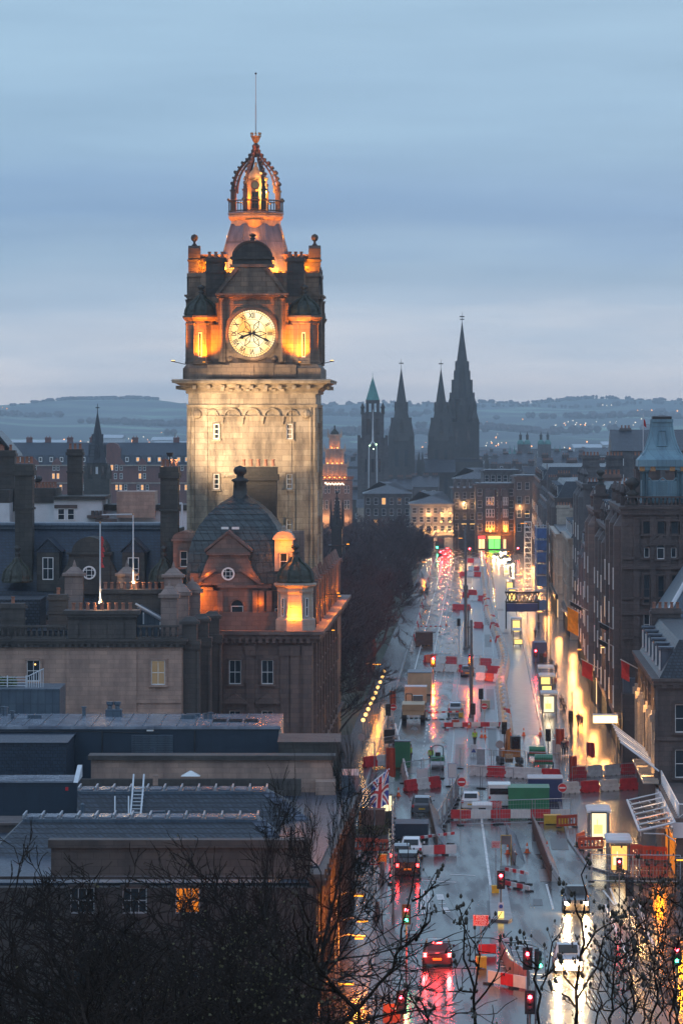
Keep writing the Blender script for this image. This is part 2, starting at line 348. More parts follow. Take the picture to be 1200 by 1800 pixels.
# windows: surround and sashes are the window, the glass is its pane
_wm = {}
def win(parent, x, y, z, w, h, rz=0.0, pane='glass', cols=2, rows=2, sur='cream_stone', frame='white_paint', arch=False, fw=.055, sw=.14, half=None):
 k = (round(w, 2), round(h, 2), cols, rows, sur, frame, arch, fw)
 if k not in _wm:
  b = MB(); a = w / 2
  if frame:
   b.mi = 0
   for q in ((-a, -a + fw), (a - fw, a)): b.box(q[0], q[1], -.09, 0, 0, h)
   b.box(-a + fw, a - fw, -.09, 0, 0, fw * 1.5); b.box(-a + fw, a - fw, -.09, 0, h - fw, h)
   for i in range(1, cols): b.box(-a + i * w / cols - fw * .35, -a + i * w / cols + fw * .35, -.075, 0, fw * 1.5, h - fw)
   for i in range(1, rows): b.box(-a + fw, a - fw, -.083, 0, i * h / rows - fw * .45, i * h / rows + fw * .45)
  if sur:
   b.mi = 1
   b.box(-a - sw, -a - .002, -.2, .02, -.002, h + .002); b.box(a + .002, a + sw, -.2, .02, -.002, h + .002)
   b.box(-a - sw * 1.5, a + sw * 1.5, -.27, .02, -.16, -.003)
   if arch:
    n = 8
    for i in range(n):
     t0, t1 = math.pi * i / n, math.pi * (i + 1) / n
     p = lambda r, t: (math.cos(t) * r, h + math.sin(t) * r)
     b.prismy([p(a, t0), p(a + sw, t0), p(a + sw, t1), p(a, t1)], -.2, .02)
   else: b.box(-a - sw, a + sw, -.22, .02, h + .003, h + sw * 1.1)
  me = b.mesh('window', ['white_paint' if not frame else frame, sur or 'cream_stone'])
  _wm[k] = me
 kp = (round(w, 2), round(h, 2), pane, arch, half)
 if kp not in _wm:
  b = MB(); a = w / 2 - .01
  pts = [(-a, -.03, .01), (a, -.03, .01), (a, -.03, h - .01)]
  if arch: pts += [(math.cos(t) * a, -.03, h + math.sin(t) * a) for t in [math.pi * i / 8 for i in range(1, 8)]]
  pts.append((-a, -.03, h - .01))
  b.add(pts, [tuple(range(len(pts)))])
  if half: b.mi = 1; b.add([(-a, -.035, .01), (a, -.035, .01), (a, -.035, h * .5), (-a, -.035, h * .5)], [(0, 1, 2, 3)])
  _wm[kp] = b.mesh('pane', [pane, half or pane], fix=False)
 o = place(_wm[k], 'window', parent, (x, y, z), rz); place(_wm[kp], 'pane', o)
 return o
# ================================================================== the ground, road and pavements
b = MB(); b.add([(-1800, -40, -.06), (1800, -40, -.06), (1800, 9700, -.06), (-1800, 9700, -.06)], [(0, 1, 2, 3)])
struct(b.build('ground', 'grass', fix=False))
def sheet(name, pts, z, mat, thick=None):
 b = MB()
 ps = [W(x, s) for x, s in pts]
 if thick: b.prismz([(p[0], p[1]) for p in ps], z - thick, z)
 else: b.add([(p[0], p[1], z) for p in ps], [tuple(range(len(ps)))])
 return struct(b.build(name, mat, fix=bool(thick)))
sheet('road', [(-13, 190), (60, 190), (60, 268), (9.5, 272), (9.5, 1060), (-13, 1060)], 0.0, 'wet_asphalt')
sheet('cross_road', [(-60, 960), (60, 960), (60, 1002), (-60, 1002)], .004, 'wet_asphalt')
sheet('pavement', [(7.2, 1000), (7.0, 420), (7.0, 380), (7.3, 300), (8.2, 282), (11, 274), (60, 272), (60, 700), (15.0, 700), (15, 958), (7.0, 958)], .13, 'paving', .2)
sheet('pavement', [(-20, 192), (-6.6, 192), (-6.6, 245), (-6.8, 290), (-8.4, 325), (-10.4, 345), (-10.6, 950), (-13.2, 950), (-13.6, 400), (-20, 398)], .13, 'paving', .2)
sheet('kerb_strip', [(-6.6, 192), (-6.4, 192), (-6.4, 245), (-6.6, 290), (-8.2, 325), (-10.2, 345), (-10.4, 950), (-10.6, 950), (-10.4, 345), (-8.4, 325), (-6.8, 290), (-6.6, 245)], .14, 'wet_concrete', .2)
sheet('kerb_strip', [(7.2, 958), (7.0, 420), (7.0, 380), (7.3, 300), (8.2, 282), (11, 274), (11, 273.7), (8.05, 281.7), (7.1, 300), (6.8, 380), (6.8, 420), (6.8, 958)], .14, 'wet_concrete', .2)
# tram bed: concrete strip with grooves where the rails go
sheet('tram_bed', [(-3.2, 345), (2.9, 345), (2.9, 950), (-3.2, 950)], .008, 'wet_concrete')
sheet('bus_lane', [(3.4, 402), (6.7, 402), (6.7, 955), (3.4, 955)], .008, 'wet_concrete')
for x in (-2.6, -1.15, .75, 2.2):
 b = MB(); b.box(x - .05, x + .05, 350, 945, .009, .022); o = b.build('tram_rail', 'rail', rz=-ANG); struct(o)
def paint(name, segs):
 b = MB()
 for x0, s0, x1, s1, w_ in segs:
  d = Vector((x1 - x0, s1 - s0)); d.normalize(); n = Vector((-d.y, d.x)) * w_ / 2
  ps = [W(x0 + n.x, s0 + n.y), W(x1 + n.x, s1 + n.y), W(x1 - n.x, s1 - n.y), W(x0 - n.x, s0 - n.y)]
  b.add([(p[0], p[1], .016) for p in ps], [(0, 1, 2, 3)])
 return struct(b.build(name, 'road_paint', fix=False))
paint('lane_line', [(-5.6, s, -5.6, s + 2, .12) for s in range(352, 940, 5)])
paint('edge_line', [(-8.6, 350, -8.6, 940, .15), (-6.4, 480, -6.4, 940, .12)])
p_ = lambda px, py: GS(px, py)
def seg(a, c, w_): return (*p_(*a), *p_(*c), w_)
paint('lane_line', [seg((848, 1455), (862, 1560), .18), seg((846, 1440), (848, 1456), .18), seg((738, 1560), (736, 1605), .12)])
paint('stop_line', [seg((790, 1538), (835, 1540), .3), seg((738, 1548), (802, 1552), .3)])
paint('lane_line', [seg((738 + i * 7, 1564 + i), (739 + i * 7, 1600), .2) for i in range(3)])
paint('arrow_mark', [seg((772, 1573), (775, 1583), .5), seg((770, 1590), (783, 1590), .35), seg((744, 1595), (745, 1610), .3), seg((785, 1604), (780, 1596), .5)])
paint('crossing_line', [seg((870 + i * 2, 1650 + i * 10), (932 + i * 4, 1655 + i * 10), .25) for i in range(8)])
paint('edge_line', [seg((1063, 1590), (1110, 1700), .2), seg((1060, 1566), (1080, 1592), .15), seg((1072, 1562), (1083, 1590), .15), seg((1125, 1590), (1137, 1640), .2), seg((1130, 1625), (1150, 1665), .2), seg((960, 1555), (972, 1600), .15)])
# a raised traffic island with the keep-left bollard
ISL = [p_(858, 1560), p_(890, 1560), p_(900, 1618), p_(893, 1622), p_(862, 1620)]
b = MB(); b.prismz([W(*q)[:2] for q in ISL], 0, .14); struct(b.build('traffic_island', 'wet_concrete'))
rp_ = random.Random(2)
for _ in range(46):
 S_ = rp_.choice((rp_.uniform(235, 340), rp_.uniform(345, 930))); X_ = rp_.uniform(-9.5, 6.5) if S_ > 345 else rp_.uniform(-6, 7); w_, l_ = rp_.uniform(.5, 1.6), rp_.uniform(1.5, 9); h_ = .0115 + _ * .0001
 sheet('road_patch', [(X_, S_), (X_ + w_, S_), (X_ + w_, S_ + l_), (X_, S_ + l_)], h_, 'patch_rust' if _ % 9 == 0 else 'patch_dark')
for i, (x0, x1) in enumerate(((-2.3, -1.4), (1.05, 1.95))):
 for k in range(9): s0 = 356 + k * 62 + i * 20; sheet('trench', [(x0, s0), (x1, s0), (x1, s0 + 34), (x0, s0 + 34)], .0107, 'patch_dark')
# slope of the hill the camera stands on
def hillz(y):
 pts = [(-40, 33), (-5, 31.3), (15, 27), (40, 20), (90, 11), (150, 3.6), (188, -.05)]
 for (a, za), (c, zc) in zip(pts, pts[1:]):
  if a <= y <= c: return za + (zc - za) * (y - a) / (c - a)
 return -.05
b = MB(); nx, ny = 40, 40
for j in range(ny + 1):
 for i in range(nx + 1):
  x = -90 + 180 * i / nx; y = -38 + 226 * j / ny
  b.v.append((x, y, hillz(y) + (random.uniform(-.35, .35) if 0 < j < ny else -.03)))
for j in range(ny):
 for i in range(nx):
  a = j * (nx + 1) + i; b.f.append((a, a + 1, a + nx + 2, a + nx + 1)); b.m.append(0)
struct(b.build('hillside', 'grass', smooth=True, fix=False))
# far hills
def hz(x, y):
 def bump(cx_, cy_, sx, sy, h): return h * math.exp(-((x - cx_) / sx) ** 2 - ((y - cy_) / sy) ** 2)
 base = 0
 t = max(0, min(1, (y - 3800) / 5000)); base = 66 * t * t * (3 - 2 * t)
 base += bump(-560, 8600, 260, 900, 27) + bump(-900, 7600, 300, 700, 10) + bump(200, 9000, 500, 700, 16) + bump(700, 8800, 420, 800, 22) + bump(-1100, 9400, 500, 500, 24)
 base += 4 * math.sin(x / 97 + y / 450) + 2.2 * math.sin(x / 41 + 2 + y / 300)
 return base * (1 if t > .02 else t / .02) - .05
b = MB(); nx, ny = 110, 56
for j in range(ny + 1):
 for i in range(nx + 1):
  x = -1780 + 3560 * i / nx; y = 3800 + 5880 * j / ny; b.v.append((x, y, hz(x, y)))
for j in range(ny):
 for i in range(nx):
  a = j * (nx + 1) + i; b.f.append((a, a + 1, a + nx + 2, a + nx + 1)); b.m.append(0)
struct(b.build('hills', 'hill_fields', smooth=True, fix=False))
# far-off woods and hedgerows on the hills: nobody could count them
b = MB(); rnd = random.Random(3)
def clump(x, y, r, h, k=3):
 z = hz(x, y)
 for _ in range(k):
  b.lathe(x + rnd.uniform(-r, r), y + rnd.uniform(-r, r), [(r * .3, z - 1), (r * rnd.uniform(.6, 1), z + h * .5), (r * rnd.uniform(.3, .7), z + h * .85), (.1, z + h)], 5, rnd.random() * 6)
for _ in range(150): clump(rnd.gauss(-560, 62), rnd.uniform(8500, 8800), 7, rnd.uniform(3, 9))
for i in range(420):
 x = rnd.uniform(-60, 900); y = rnd.choice((8300, 8800, 9100)) + rnd.uniform(-40, 40)
 if rnd.random() < .75: clump(x, y, 5, rnd.uniform(4, 10), 2)
for i in range(500):
 cx_, cy_ = rnd.choice(((-700, 7200), (-300, 6600), (100, 7600), (500, 7000), (850, 7800), (300, 6000), (0, 5600)))
 clump(cx_ + rnd.gauss(0, 90), cy_ + rnd.gauss(0, 40), 8, rnd.uniform(7, 13), 2)
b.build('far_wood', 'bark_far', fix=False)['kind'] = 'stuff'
# distant lamps of the suburbs
fl = MB().ball((0, 0, 0), 1, 6, 4).mesh('distant_light', 'sodium_far', fix=False); fw_ = MB().ball((0, 0, 0), 1, 6, 4).mesh('distant_light', 'white_far', fix=False)
rnd = random.Random(11)
spots = [(4, 716, 0), (12, 718, 0), (1059, 712, 1), (1066, 713, 1), (1074, 712, 1), (575, 758, 0), (638, 770, 0), (633, 763, 1), (742, 786, 0), (748, 778, 0), (856, 742, 0), (918, 737, 0), (991, 744, 0), (993, 747, 0), (1020, 746, 0), (1028, 747, 0),
  (1120, 721, 0), (1128, 720, 1), (1145, 721, 0), (1162, 722, 0), (1190, 722, 0), (226, 771, 1), (252, 768, 1), (284, 760, 0), (311, 760, 0), (215, 775, 0), (240, 778, 0), (1034, 792, 0), (1037, 790, 0), (1040, 794, 0), (1001, 788, 0)]
for _ in range(40): spots.append((rnd.uniform(900, 1190), rnd.gauss(787, 5), rnd.random() < .3))
for _ in range(22): spots.append((rnd.uniform(970, 1130), rnd.gauss(742, 7), 1))
for _ in range(22): spots.append((rnd.uniform(95, 330), rnd.gauss(777, 3), rnd.random() < .3))
for _ in range(14): spots.append((rnd.uniform(840, 890), rnd.gauss(778, 10), rnd.random() < .3))
def ground_at(px, py):
 y = 3000
 while y < 9600:
  z = CAMZ - (py - HY) * y / F
  if z <= hz((px - CX) * y / F, y) + .5 if y > 3800 else z <= 0: return y
  y += 25
 return 9000
for i, (px, py, k) in enumerate(spots):
 Y = ground_at(px, py) - 60; p = P(px, py, Y)
 o = place(fw_ if k else fl, 'distant_light', None, p); s_ = Y / F * rnd.uniform(.55, 1.25) * (.75 if k else .9); o.scale = (s_, s_, s_)
 tag(o, ('one of the pale white' if k else 'one of the small orange') + ' lights scattered over the far suburbs', 'light', 'lights of the far suburbs')
# long pale sheds under the hills
def shed(px0, px1, pyt, pyb, Y, label, mat='white_wall'):
 s = F / Y; o = thing('warehouse', label, 'warehouse', ((px0 + px1) / 2 / s - CX / s, Y, 0)); wd = (px1 - px0) / s / 2; zt = CAMZ - (pyt - HY) / s
 MB().box(-wd, wd, 0, 60, -1, zt - 3).build('wall', mat, o)
 MB().prismx([(-1, zt - 3), (30, zt), (61, zt - 3)], -wd - 1, wd + 1).build('roof', 'roof_membrane', o)
 b = MB()
 n = max(3, int(wd / 8))
 for i in range(n): b.box(-wd + (i + .25) * 2 * wd / n, -wd + (i + .6) * 2 * wd / n, -.4, -.1, zt * .4, zt * .62)
 b.build('window_band', 'glass', o)
shed(15, 118, 773, 784, 3600, 'long low pale shed left of the spire, under the hills')
shed(178, 213, 764, 786, 3300, 'square white block right behind the dark spire'); shed(267, 309, 768, 784, 3400, 'white ribbed depot just left of the clock tower')
shed(270, 330, 776, 788, 3150, 'low pale depot in front of the white ribbed depot')
shed(1060, 1120, 776, 790, 3300, 'wide pale retail shed left of the teal cupola'); shed(1110, 1215, 775, 788, 3500, 'bright white retail shed behind the teal cupola'); shed(1010, 1058, 781, 789, 3200, 'small grey depot among orange lights on the right')
# ================================================================== helpers for buildings
def chimney(par, x, y, z0, z1, w_, d_, pots=4, mat='dark_stone', axis='x'):
 b = MB(); h = z1 - z0
 b.cbox(x, y, z0, w_ / 2, d_ / 2, h * .9); b.cbox(x, y, z0 + h * .9, w_ / 2 + .16, d_ / 2 + .16, h * .035 + .1); b.cbox(x, y, z1 - h * .065 + .1, w_ / 2 + .05, d_ / 2 + .05, h * .05)
 b.cbox(x, y, z0 + h * .62, w_ / 2 + .1, d_ / 2 + .1, .18)
 c = b.build('chimney', mat, par)
 pm = _pot(); L = w_ if axis == 'x' else d_
 for i in range(pots):
  t = (i + .5) / pots * L - L / 2
  place(pm, 'chimney_pot', c, (x + (t if axis == 'x' else 0), y + (0 if axis == 'x' else t), z1))
 return c
_pm = []
def _pot():
 if not _pm: _pm.append(MB().lathe(0, 0, [(.17, 0), (.15, .1), (.12, .45), (.16, .5), (.16, .58), (.1, .58)], 8).mesh('chimney_pot', 'pot'))
 return _pm[0]
def rib_dome(par, x, y, z0, r, h, mat='dome_green', n=8, fin=True):
 prof = [(r * 1.05, z0), (r * 1.06, z0 + h * .06), (r, z0 + h * .14), (r * .98, z0 + h * .3), (r * .86, z0 + h * .5), (r * .62, z0 + h * .68), (r * .35, z0 + h * .82), (r * .2, z0 + h)]
 b = MB().lathe(x, y, prof, 16)
 for k in range(n):
  a = 2 * math.pi * (k + .5) / n
  pts = [(x + math.cos(a) * pr * 1.03, y + math.sin(a) * pr * 1.03, pz) for pr, pz in prof[1:]]
  b.path(pts, r * .085, 5)
 d = b.build('dome', mat, par)
 if fin: finial(d, x, y, z0 + h * .95, r * .24, h * .62)
 return d
def finial(par, x, y, z, r, h, mat='dark_stone'):
 return MB().lathe(x, y, [(r * 1.1, z), (r * .8, z + h * .12), (r * .5, z + h * .3), (r * .95, z + h * .4), (r * .45, z + h * .5), (r * .4, z + h * .58), (r * .95, z + h * .72), (r * 1.0, z + h * .82), (r * .5, z + h * .95), (.02, z + h)], 10).build('finial', mat, par, smooth=True)
def cornice(par, x0, x1, y0, y1, z, d=.5, h=.6, mat='dark_stone', dent=0, name='cornice'):
 b = MB()
 b.box(x0 - d * .35, x1 + d * .35, y0 - d * .35, y1 + d * .35, z, z + h * .35)
 b.box(x0 - d * .7, x1 + d * .7, y0 - d * .7, y1 + d * .7, z + h * .352, z + h * .7)
 b.box(x0 - d, x1 + d, y0 - d, y1 + d, z + h * .702, z + h)
 if dent:
  n = int((x1 - x0) / dent)
  for i in range(n):
   cx_ = x0 + (i + .5) * (x1 - x0) / n; b.box(cx_ - dent * .25, cx_ + dent * .25, y0 - d * .68, y0 - d * .36, z + h * .02, z + h * .34)
  n = int((y1 - y0) / dent)
  for i in range(n):
   cy_ = y0 + (i + .5) * (y1 - y0) / n
   for sx in (x1 + d * .36, x0 - d * .68): b.box(sx, sx + d * .32, cy_ - dent * .25, cy_ + dent * .25, z + h * .02, z + h * .34)
 return b.build(name, mat, par)
def balustrade(par, x0, x1, y, z, h=1.0, step=.45, mat='soot_stone'):
 b = MB(); b.box(x0, x1, y - .16, y + .16, z, z + .16); b.box(x0, x1, y - .2, y + .2, z + h - .16, z + h)
 n = max(1, int((x1 - x0) / step))
 for i in range(n):
  cx_ = x0 + (i + .5) * (x1 - x0) / n; b.lathe(cx_, y, [(.09, z + .16), (.13, z + .3), (.06, z + h * .62), (.1, z + h - .16)], 6)
 return b.build('balustrade', mat, par)
# ================================================================== THE CLOCK TOWER
S0 = toS((-7.85, 330))
TW = thing('clock_tower', 'tall floodlit stone clock tower with crown spire, lit dial and dark domed turrets', 'clock tower', W(S0[0], S0[1] + 5.5), -ANG)
tz = lambda py: 33 - (py - 750) / 20.0
b = MB(); H = 5.5
b.box(-H, H, -H, H, 0, tz(690))
shaft = b.build('shaft', 'tower_stone', TW)
b = MB()   # clustered corner pilasters, string courses and blind arcade
for sx in (-1, 1):
 for sy in (-1, 1):
  b.box(min(sx * 3.9, sx * 5.62), max(sx * 3.9, sx * 5.62), min(sy * 5.503, sy * 5.62), max(sy * 5.503, sy * 5.62), 0, 34.6)
  b.box(min(sx * 5.503, sx * 5.622), max(sx * 5.503, sx * 5.622), min(sy * 3.9, sy * 5.622), max(sy * 3.9, sy * 5.622), 0, 34.6)
  for q in (5.15, 5.5): b.lathe(sx * q, sy * 5.62, [(.13, 0), (.13, 34.7)], 8); b.lathe(sx * 5.62, sy * q, [(.13, 0), (.13, 34.7)], 8)
 b.box(-.0 + sx * 3.35 - .12, sx * 3.35 + .12, -5.58, -5.502, 0, 34.6)
pil = b.build('pilaster', 'tower_stone', TW)
b = MB()
def ring(z0, z1, h0, h1): b.frust(0, 0, z0, z1, h0, h0, h1, h1)
ring(34.7, 34.95, 5.7, 5.78); ring(34.95, 35.9, 5.6, 5.6); ring(35.9, 36.1, 5.78, 5.85); ring(36.1, 36.45, 5.75, 6.1); ring(36.45, 36.62, 6.25, 6.25); ring(36.62, 36.85, 6.3, 6.75); ring(36.85, 37.05, 6.95, 6.95); ring(37.05, 37.18, 7.05, 6.9)
for q in (-1, 1):
 for i in range(9):
  x = -5.0 + i * 1.25
  b.box(x - .16, x + .16, q * 6.75 if q < 0 else 6.25, q * 6.25 if q < 0 else 6.75, 36.3, 36.62)
  b.box(q * 6.75 if q < 0 else 6.25, q * 6.25 if q < 0 else 6.75, x - .16, x + .16, 36.3, 36.62)
for i in range(8):     # dark dentil openings under the cornice
 b.box(-1.9 - .9 + i * .75, -1.9 - .5 + i * .75, -6.16, -5.9, 36.12, 36.3)
b.build('cornice', 'tower_stone', TW)
b = MB()
for x, w_ in ((-3.55, 1.0), (-1.75, 1.25), (0, 1.25), (1.75, 1.25), (3.5, 1.0)):
 for t in range(8):
  t0, t1 = math.pi * t / 8, math.pi * (t + 1) / 8; r0, r1 = w_ / 2, w_ / 2 + .13
  for q in (0,):
   b.prismy([(x + r0 * math.cos(t0), 33.9 + r0 * math.sin(t0)), (x + r1 * math.cos(t0), 33.9 + r1 * math.sin(t0)), (x + r1 * math.cos(t1), 33.9 + r1 * math.sin(t1)), (x + r0 * math.cos(t1), 33.9 + r0 * math.sin(t1))], -5.75, -5.5)
for x in (-2.65, -.88, .88, 2.65): b.frust(x, -5.6, 33.2, 33.95, .08, .08, .2, .2)
b.box(-5.6, 5.6, -5.72, -5.5, 34.0 - .12, 34.0 - .02); b.box(-2.6, 2.6, -5.68, -5.5, 28.6, 28.75)
for x in (-4.8, 4.8): b.ball((x, -5.66, 34.1), .42, 8, 5)
b.build('arcade', 'tower_stone', TW)
for x, z in ((-3.15, 32.2), (3.3, 32.2), (-3.15, 27.8), (3.3, 27.8), (-3.15, 23.8), (3.3, 23.8)):
 win(TW, x, -5.5, z - .3, .5, 1.35, cols=1, rows=3, sur='tower_stone', sw=.1, fw=.07)
for z in (31.9, 27.5, 23.5, 19):
 for y in (-2.5, 2.5): win(TW, 5.5, y, z, .5, 1.35, R(90), cols=1, rows=3, sur='tower_stone', sw=.1, fw=.07)
# plinth of the clock stage
b = MB(); ring(37.2, 38.15, 6.05, 6.05); ring(38.15, 38.5, 6.0, 5.75)
for q in (-2.9, 2.9): b.box(q - 1.1 if q > 0 else q - 1, q + 1 if q > 0 else q + 1.1, -6.2, -6.0, 37.4, 38.45)
b.box(-1.95, 1.95, -6.26, -6.02, 37.4, 38.6); b.box(-.2, .2, -6.34, -6.2, 37.35, 38.5)
b.build('plinth', 'clock_stone', TW)
# core and the four corner turrets
b = MB(); b.box(-4.6, 4.6, -4.3, 4.3, 38.5, 46.6); b.box(-5.75, 5.75, -3.2, 3.2, 38.5, 46.7); b.box(-3.2, 3.2, -5.3, 5.3, 38.5, 43.9)
b.box(-5.9, 5.9, -3.35, 3.35, 44.3, 44.6); b.box(-5.9, 5.9, -3.35, 3.35, 46.3, 46.6)
b.build('clock_stage', 'clock_stone', TW)
for sx in (-1, 1):
 for sy in (-1, 1):
  b = MB(); cx_, cy_ = sx * 4.55, sy * 4.55; rt = R(22.5)
  b.lathe(cx_, cy_, [(1.5, 38.5), (1.5, 38.75), (1.36, 38.85), (1.36, 42.0), (1.42, 42.05), (1.42, 42.3), (1.52, 42.35), (1.72, 42.62), (1.72, 42.78), (1.4, 42.82)], 8, rt)
  for k in range(8):
   a = rt + k * math.pi / 4; b.lathe(cx_ + 1.3 * math.cos(a), cy_ + 1.3 * math.sin(a), [(.16, 38.8), (.13, 41.9), (.2, 42.1)], 6)
  t = b.build('turret', 'clock_stone', TW)
  rib_dome(t, cx_, cy_, 42.8, 1.42, 1.75); 
  for k in (4, 6, 0) if sy < 0 else (0, 2, 4): 
   a = math.pi / 4 * k + R(45) * (0 if k % 2 == 0 else 0); b2 = MB(); b2.box(-.15, .15, -.04, .02, 39.1, 41.3); b2.mi = 1; b2.box(-.09, .09, -.07, -.04, 39.2, 41.2)
   b2.build('slit_window', ['white_paint', 'glass'], t, (cx_ + 1.27 * math.cos(a), cy_ + 1.27 * math.sin(a), 0), a + R(90))
# gabled clock bays on the four sides (the front carries the dial that shows)
def clock_bay(rz):
 r = math.radians(rz)
 def bl(bb, name, mat, par=None, **kw): return bb.build(name, mat, par or TW, (0, 0, 0), r if par is None else 0, **kw)
 b = MB(); b.box(-2.85, 2.85, -5.6, -4.3, 38.5, 44.4)
 for sx in (-1, 1):
  b.box(min(sx * 2.35, sx * 2.95), max(sx * 2.35, sx * 2.95), -5.85, -5.6, 38.6, 44.3); b.box(min(sx * 2.0, sx * 3.9), max(sx * 2.0, sx * 3.9), -5.4, -4.3, 38.5, 42.0)
  b.lathe(sx * 2.65, -5.9, [(.17, 38.7), (.15, 44.0), (.24, 44.3)], 8)
  b.ball((sx * 1.95, -5.62, 38.95), .25, 8, 4)
 b.box(-3.1, 3.1, -6.0, -5.2, 44.4, 44.55); b.box(-3.2, 3.2, -6.15, -5.2, 44.55, 44.72); b.box(-1.7, 1.7, -5.7, -5.6, 43.55, 43.8)
 bay = bl(b, 'clock_bay', 'clock_stone')
 b = MB()       # tall tapered gable
 b.prismy([(-3.05, 44.72), (3.05, 44.72), (1.25, 47.0), (-1.25, 47.0)], -5.7, -4.6)
 for sx in (-1, 1): b.prismy([(sx * 3.2, 44.72), (sx * 2.85, 44.72), (sx * 1.15, 46.9), (sx * 1.45, 47.05)], -5.9, -5.7)
 b.box(-1.15, -1.0, -5.8, -5.7, 44.8, 46.9); b.box(1.0, 1.15, -5.8, -5.7, 44.8, 46.9); b.box(-1.95, 1.95, -5.8, -4.5, 47.02, 47.3)
 bl(b, 'gable', 'clock_stone', bay)
 b = MB(); kz = 1.0 if rz == 0 else .28; poly = [(1.75 * math.cos(math.pi * i / 12), 47.9 + kz * 1.45 * math.sin(math.pi * i / 12)) for i in range(13)]
 b.prismy(poly, -5.5, -3.2); b.box(-1.75, 1.75, -5.5, -3.2, 47.32, 47.9); b.box(-1.95, 1.95, -5.65, -3.1, 47.75, 47.95)
 for i in range(12):
  t0, t1 = math.pi * i / 12, math.pi * (i + 1) / 12
  b.prismy([(1.6 * math.cos(t0), 47.9 + kz * 1.35 * math.sin(t0)), (1.8 * math.cos(t0), 47.9 + kz * 1.52 * math.sin(t0)), (1.8 * math.cos(t1), 47.9 + kz * 1.52 * math.sin(t1)), (1.6 * math.cos(t1), 47.9 + kz * 1.35 * math.sin(t1))], -5.62, -5.5)
 ar = bl(b, 'arched_dormer', 'dark_stone', bay)
 if rz == 0: finial(ar, 0, -4.9, 49.3, .3, .75)
 # the dial
 cz = 41.2; RD = 2.12
 dial = bl(MB().add([(RD * math.cos(2 * math.pi * i / 48), -5.64, cz + RD * math.sin(2 * math.pi * i / 48)) for i in range(48)], [tuple(range(48))]), 'dial', 'dial', bay, fix=False)
 def arc(bb, r0, r1, y0, y1, n=48):
  for i in range(n):
   t0, t1 = 2 * math.pi * i / n, 2 * math.pi * (i + 1) / n
   bb.prismy([(r0 * math.cos(t0), cz + r0 * math.sin(t0)), (r1 * math.cos(t0), cz + r1 * math.sin(t0)), (r1 * math.cos(t1), cz + r1 * math.sin(t1)), (r0 * math.cos(t1), cz + r0 * math.sin(t1))], y0, y1)
 b = MB(); arc(b, RD - .02, RD + .2, -5.86, -5.6); arc(b, RD + .2, RD + .32, -5.78, -5.6)
 bl(b, 'dial_surround', 'clock_stone', dial)
 b = MB(); arc(b, RD - .06, RD - .01, -5.70, -5.66); arc(b, RD - .24, RD - .21, -5.70, -5.66); arc(b, 1.24, 1.275, -5.69, -5.66)
 for i in range(60):
  a = math.pi * i / 30; c_, s_ = math.cos(a), math.sin(a); b.tube((c_ * (RD - .23), -5.68, cz + s_ * (RD - .23)), (c_ * (RD - .03), -5.68, cz + s_ * (RD - .03)), .022, n=4)
 for i in range(12):
  a0, a1, a2 = (math.pi * (2 * i + q) / 12 for q in (0, 1, 2))
  pt = lambda r_, a: (r_ * math.cos(a), -5.675, cz + r_ * math.sin(a))
  if i % 2 == 0: b.path([pt(1.25, a0), pt(.78, a0 + math.pi / 12), pt(.14, a0), pt(.78, a0 - math.pi / 12), pt(1.25, a0)], .032, 4)
  b.tube(pt(.78, a0 + math.pi / 12), pt(.78, a0 - math.pi / 12), .018, n=4)
 bl(b, 'dial_tracery', 'black_iron', dial)
 for i, nm in enumerate(('XII', 'I', 'II', 'III', 'IIII', 'V', 'VI', 'VII', 'VIII', 'IX', 'X', 'XI')):
  a = math.pi / 2 - i * math.pi / 6
  me = text_mesh(nm, .62, .015, 'black_iron')
  o = place(me, 'numeral', dial, (1.56 * math.cos(a), -5.69, cz + 1.56 * math.sin(a))); o.rotation_euler = (0, math.pi / 2 - a, 0); o.scale = (.72, 1, 1.05)
 for nm, ang, ln, wd in (('minute_hand', 114.0, 1.86, .07), ('hour_hand', 249.5, 1.3, .1)):
  b = MB(); b.prismy([(-wd, -.35), (wd, -.35), (wd * .8, ln * .6), (wd * 1.9, ln * .68), (0, ln), (-wd * 1.9, ln * .68), (-wd * .8, ln * .6)], -.03, .03); b.lathe(0, 0, [(.01, 0)] * 2, 3)
  o = b.build(nm, 'black_iron', dial, (0, -5.78 if nm[0] == 'm' else -5.74, cz)); o.rotation_euler = (0, R(ang), 0)
 return bay
clock_bay(0); clock_bay(90); clock_bay(-90)
# tall piers with ball tops, parapet, chimneys
for sx in (-1, 1):
 for y in (-1.9,):
  b = MB(); x = sx * 5.35
  b.cbox(x, y, 43.2, .62, .62, 3.0); b.frust(x, y, 42.3, 43.2, .3, .3, .62, .62); b.frust(x, y, 46.2, 46.7, .66, .66, .45, .45); b.cbox(x, y, 46.7, .5, .5, .9); b.frust(x, y, 47.6, 47.85, .5, .5, .62, .62)
  b.cbox(x, y, 47.85, .52, .52, 1.0); b.prismx([(y - .52, 48.85), (y + .52, 48.85), (y + .3, 49.1), (y - .3, 49.1)], x - .52, x + .52)
  pr = b.build('pier', 'dark_stone', TW); MB().lathe(x, y, [(.28, 49.1), (.12, 49.3), (.1, 49.45), (.26, 49.6), (.33, 49.8), (.26, 50.02), (.02, 50.15)], 10).build('ball_finial', 'dark_stone', pr, smooth=True)
b = MB()
b.box(-4.8, 4.8, -1.5, -1.1, 46.7, 48.2); b.box(-5.2, 5.2, 1.1, 1.5, 46.7, 48.2); b.box(-5.25, 5.25, -1.6, -1.0, 48.2, 48.35); b.box(-5.25, 5.25, 1.0, 1.6, 48.2, 48.35)
b.build('parapet', 'clock_stone', TW)
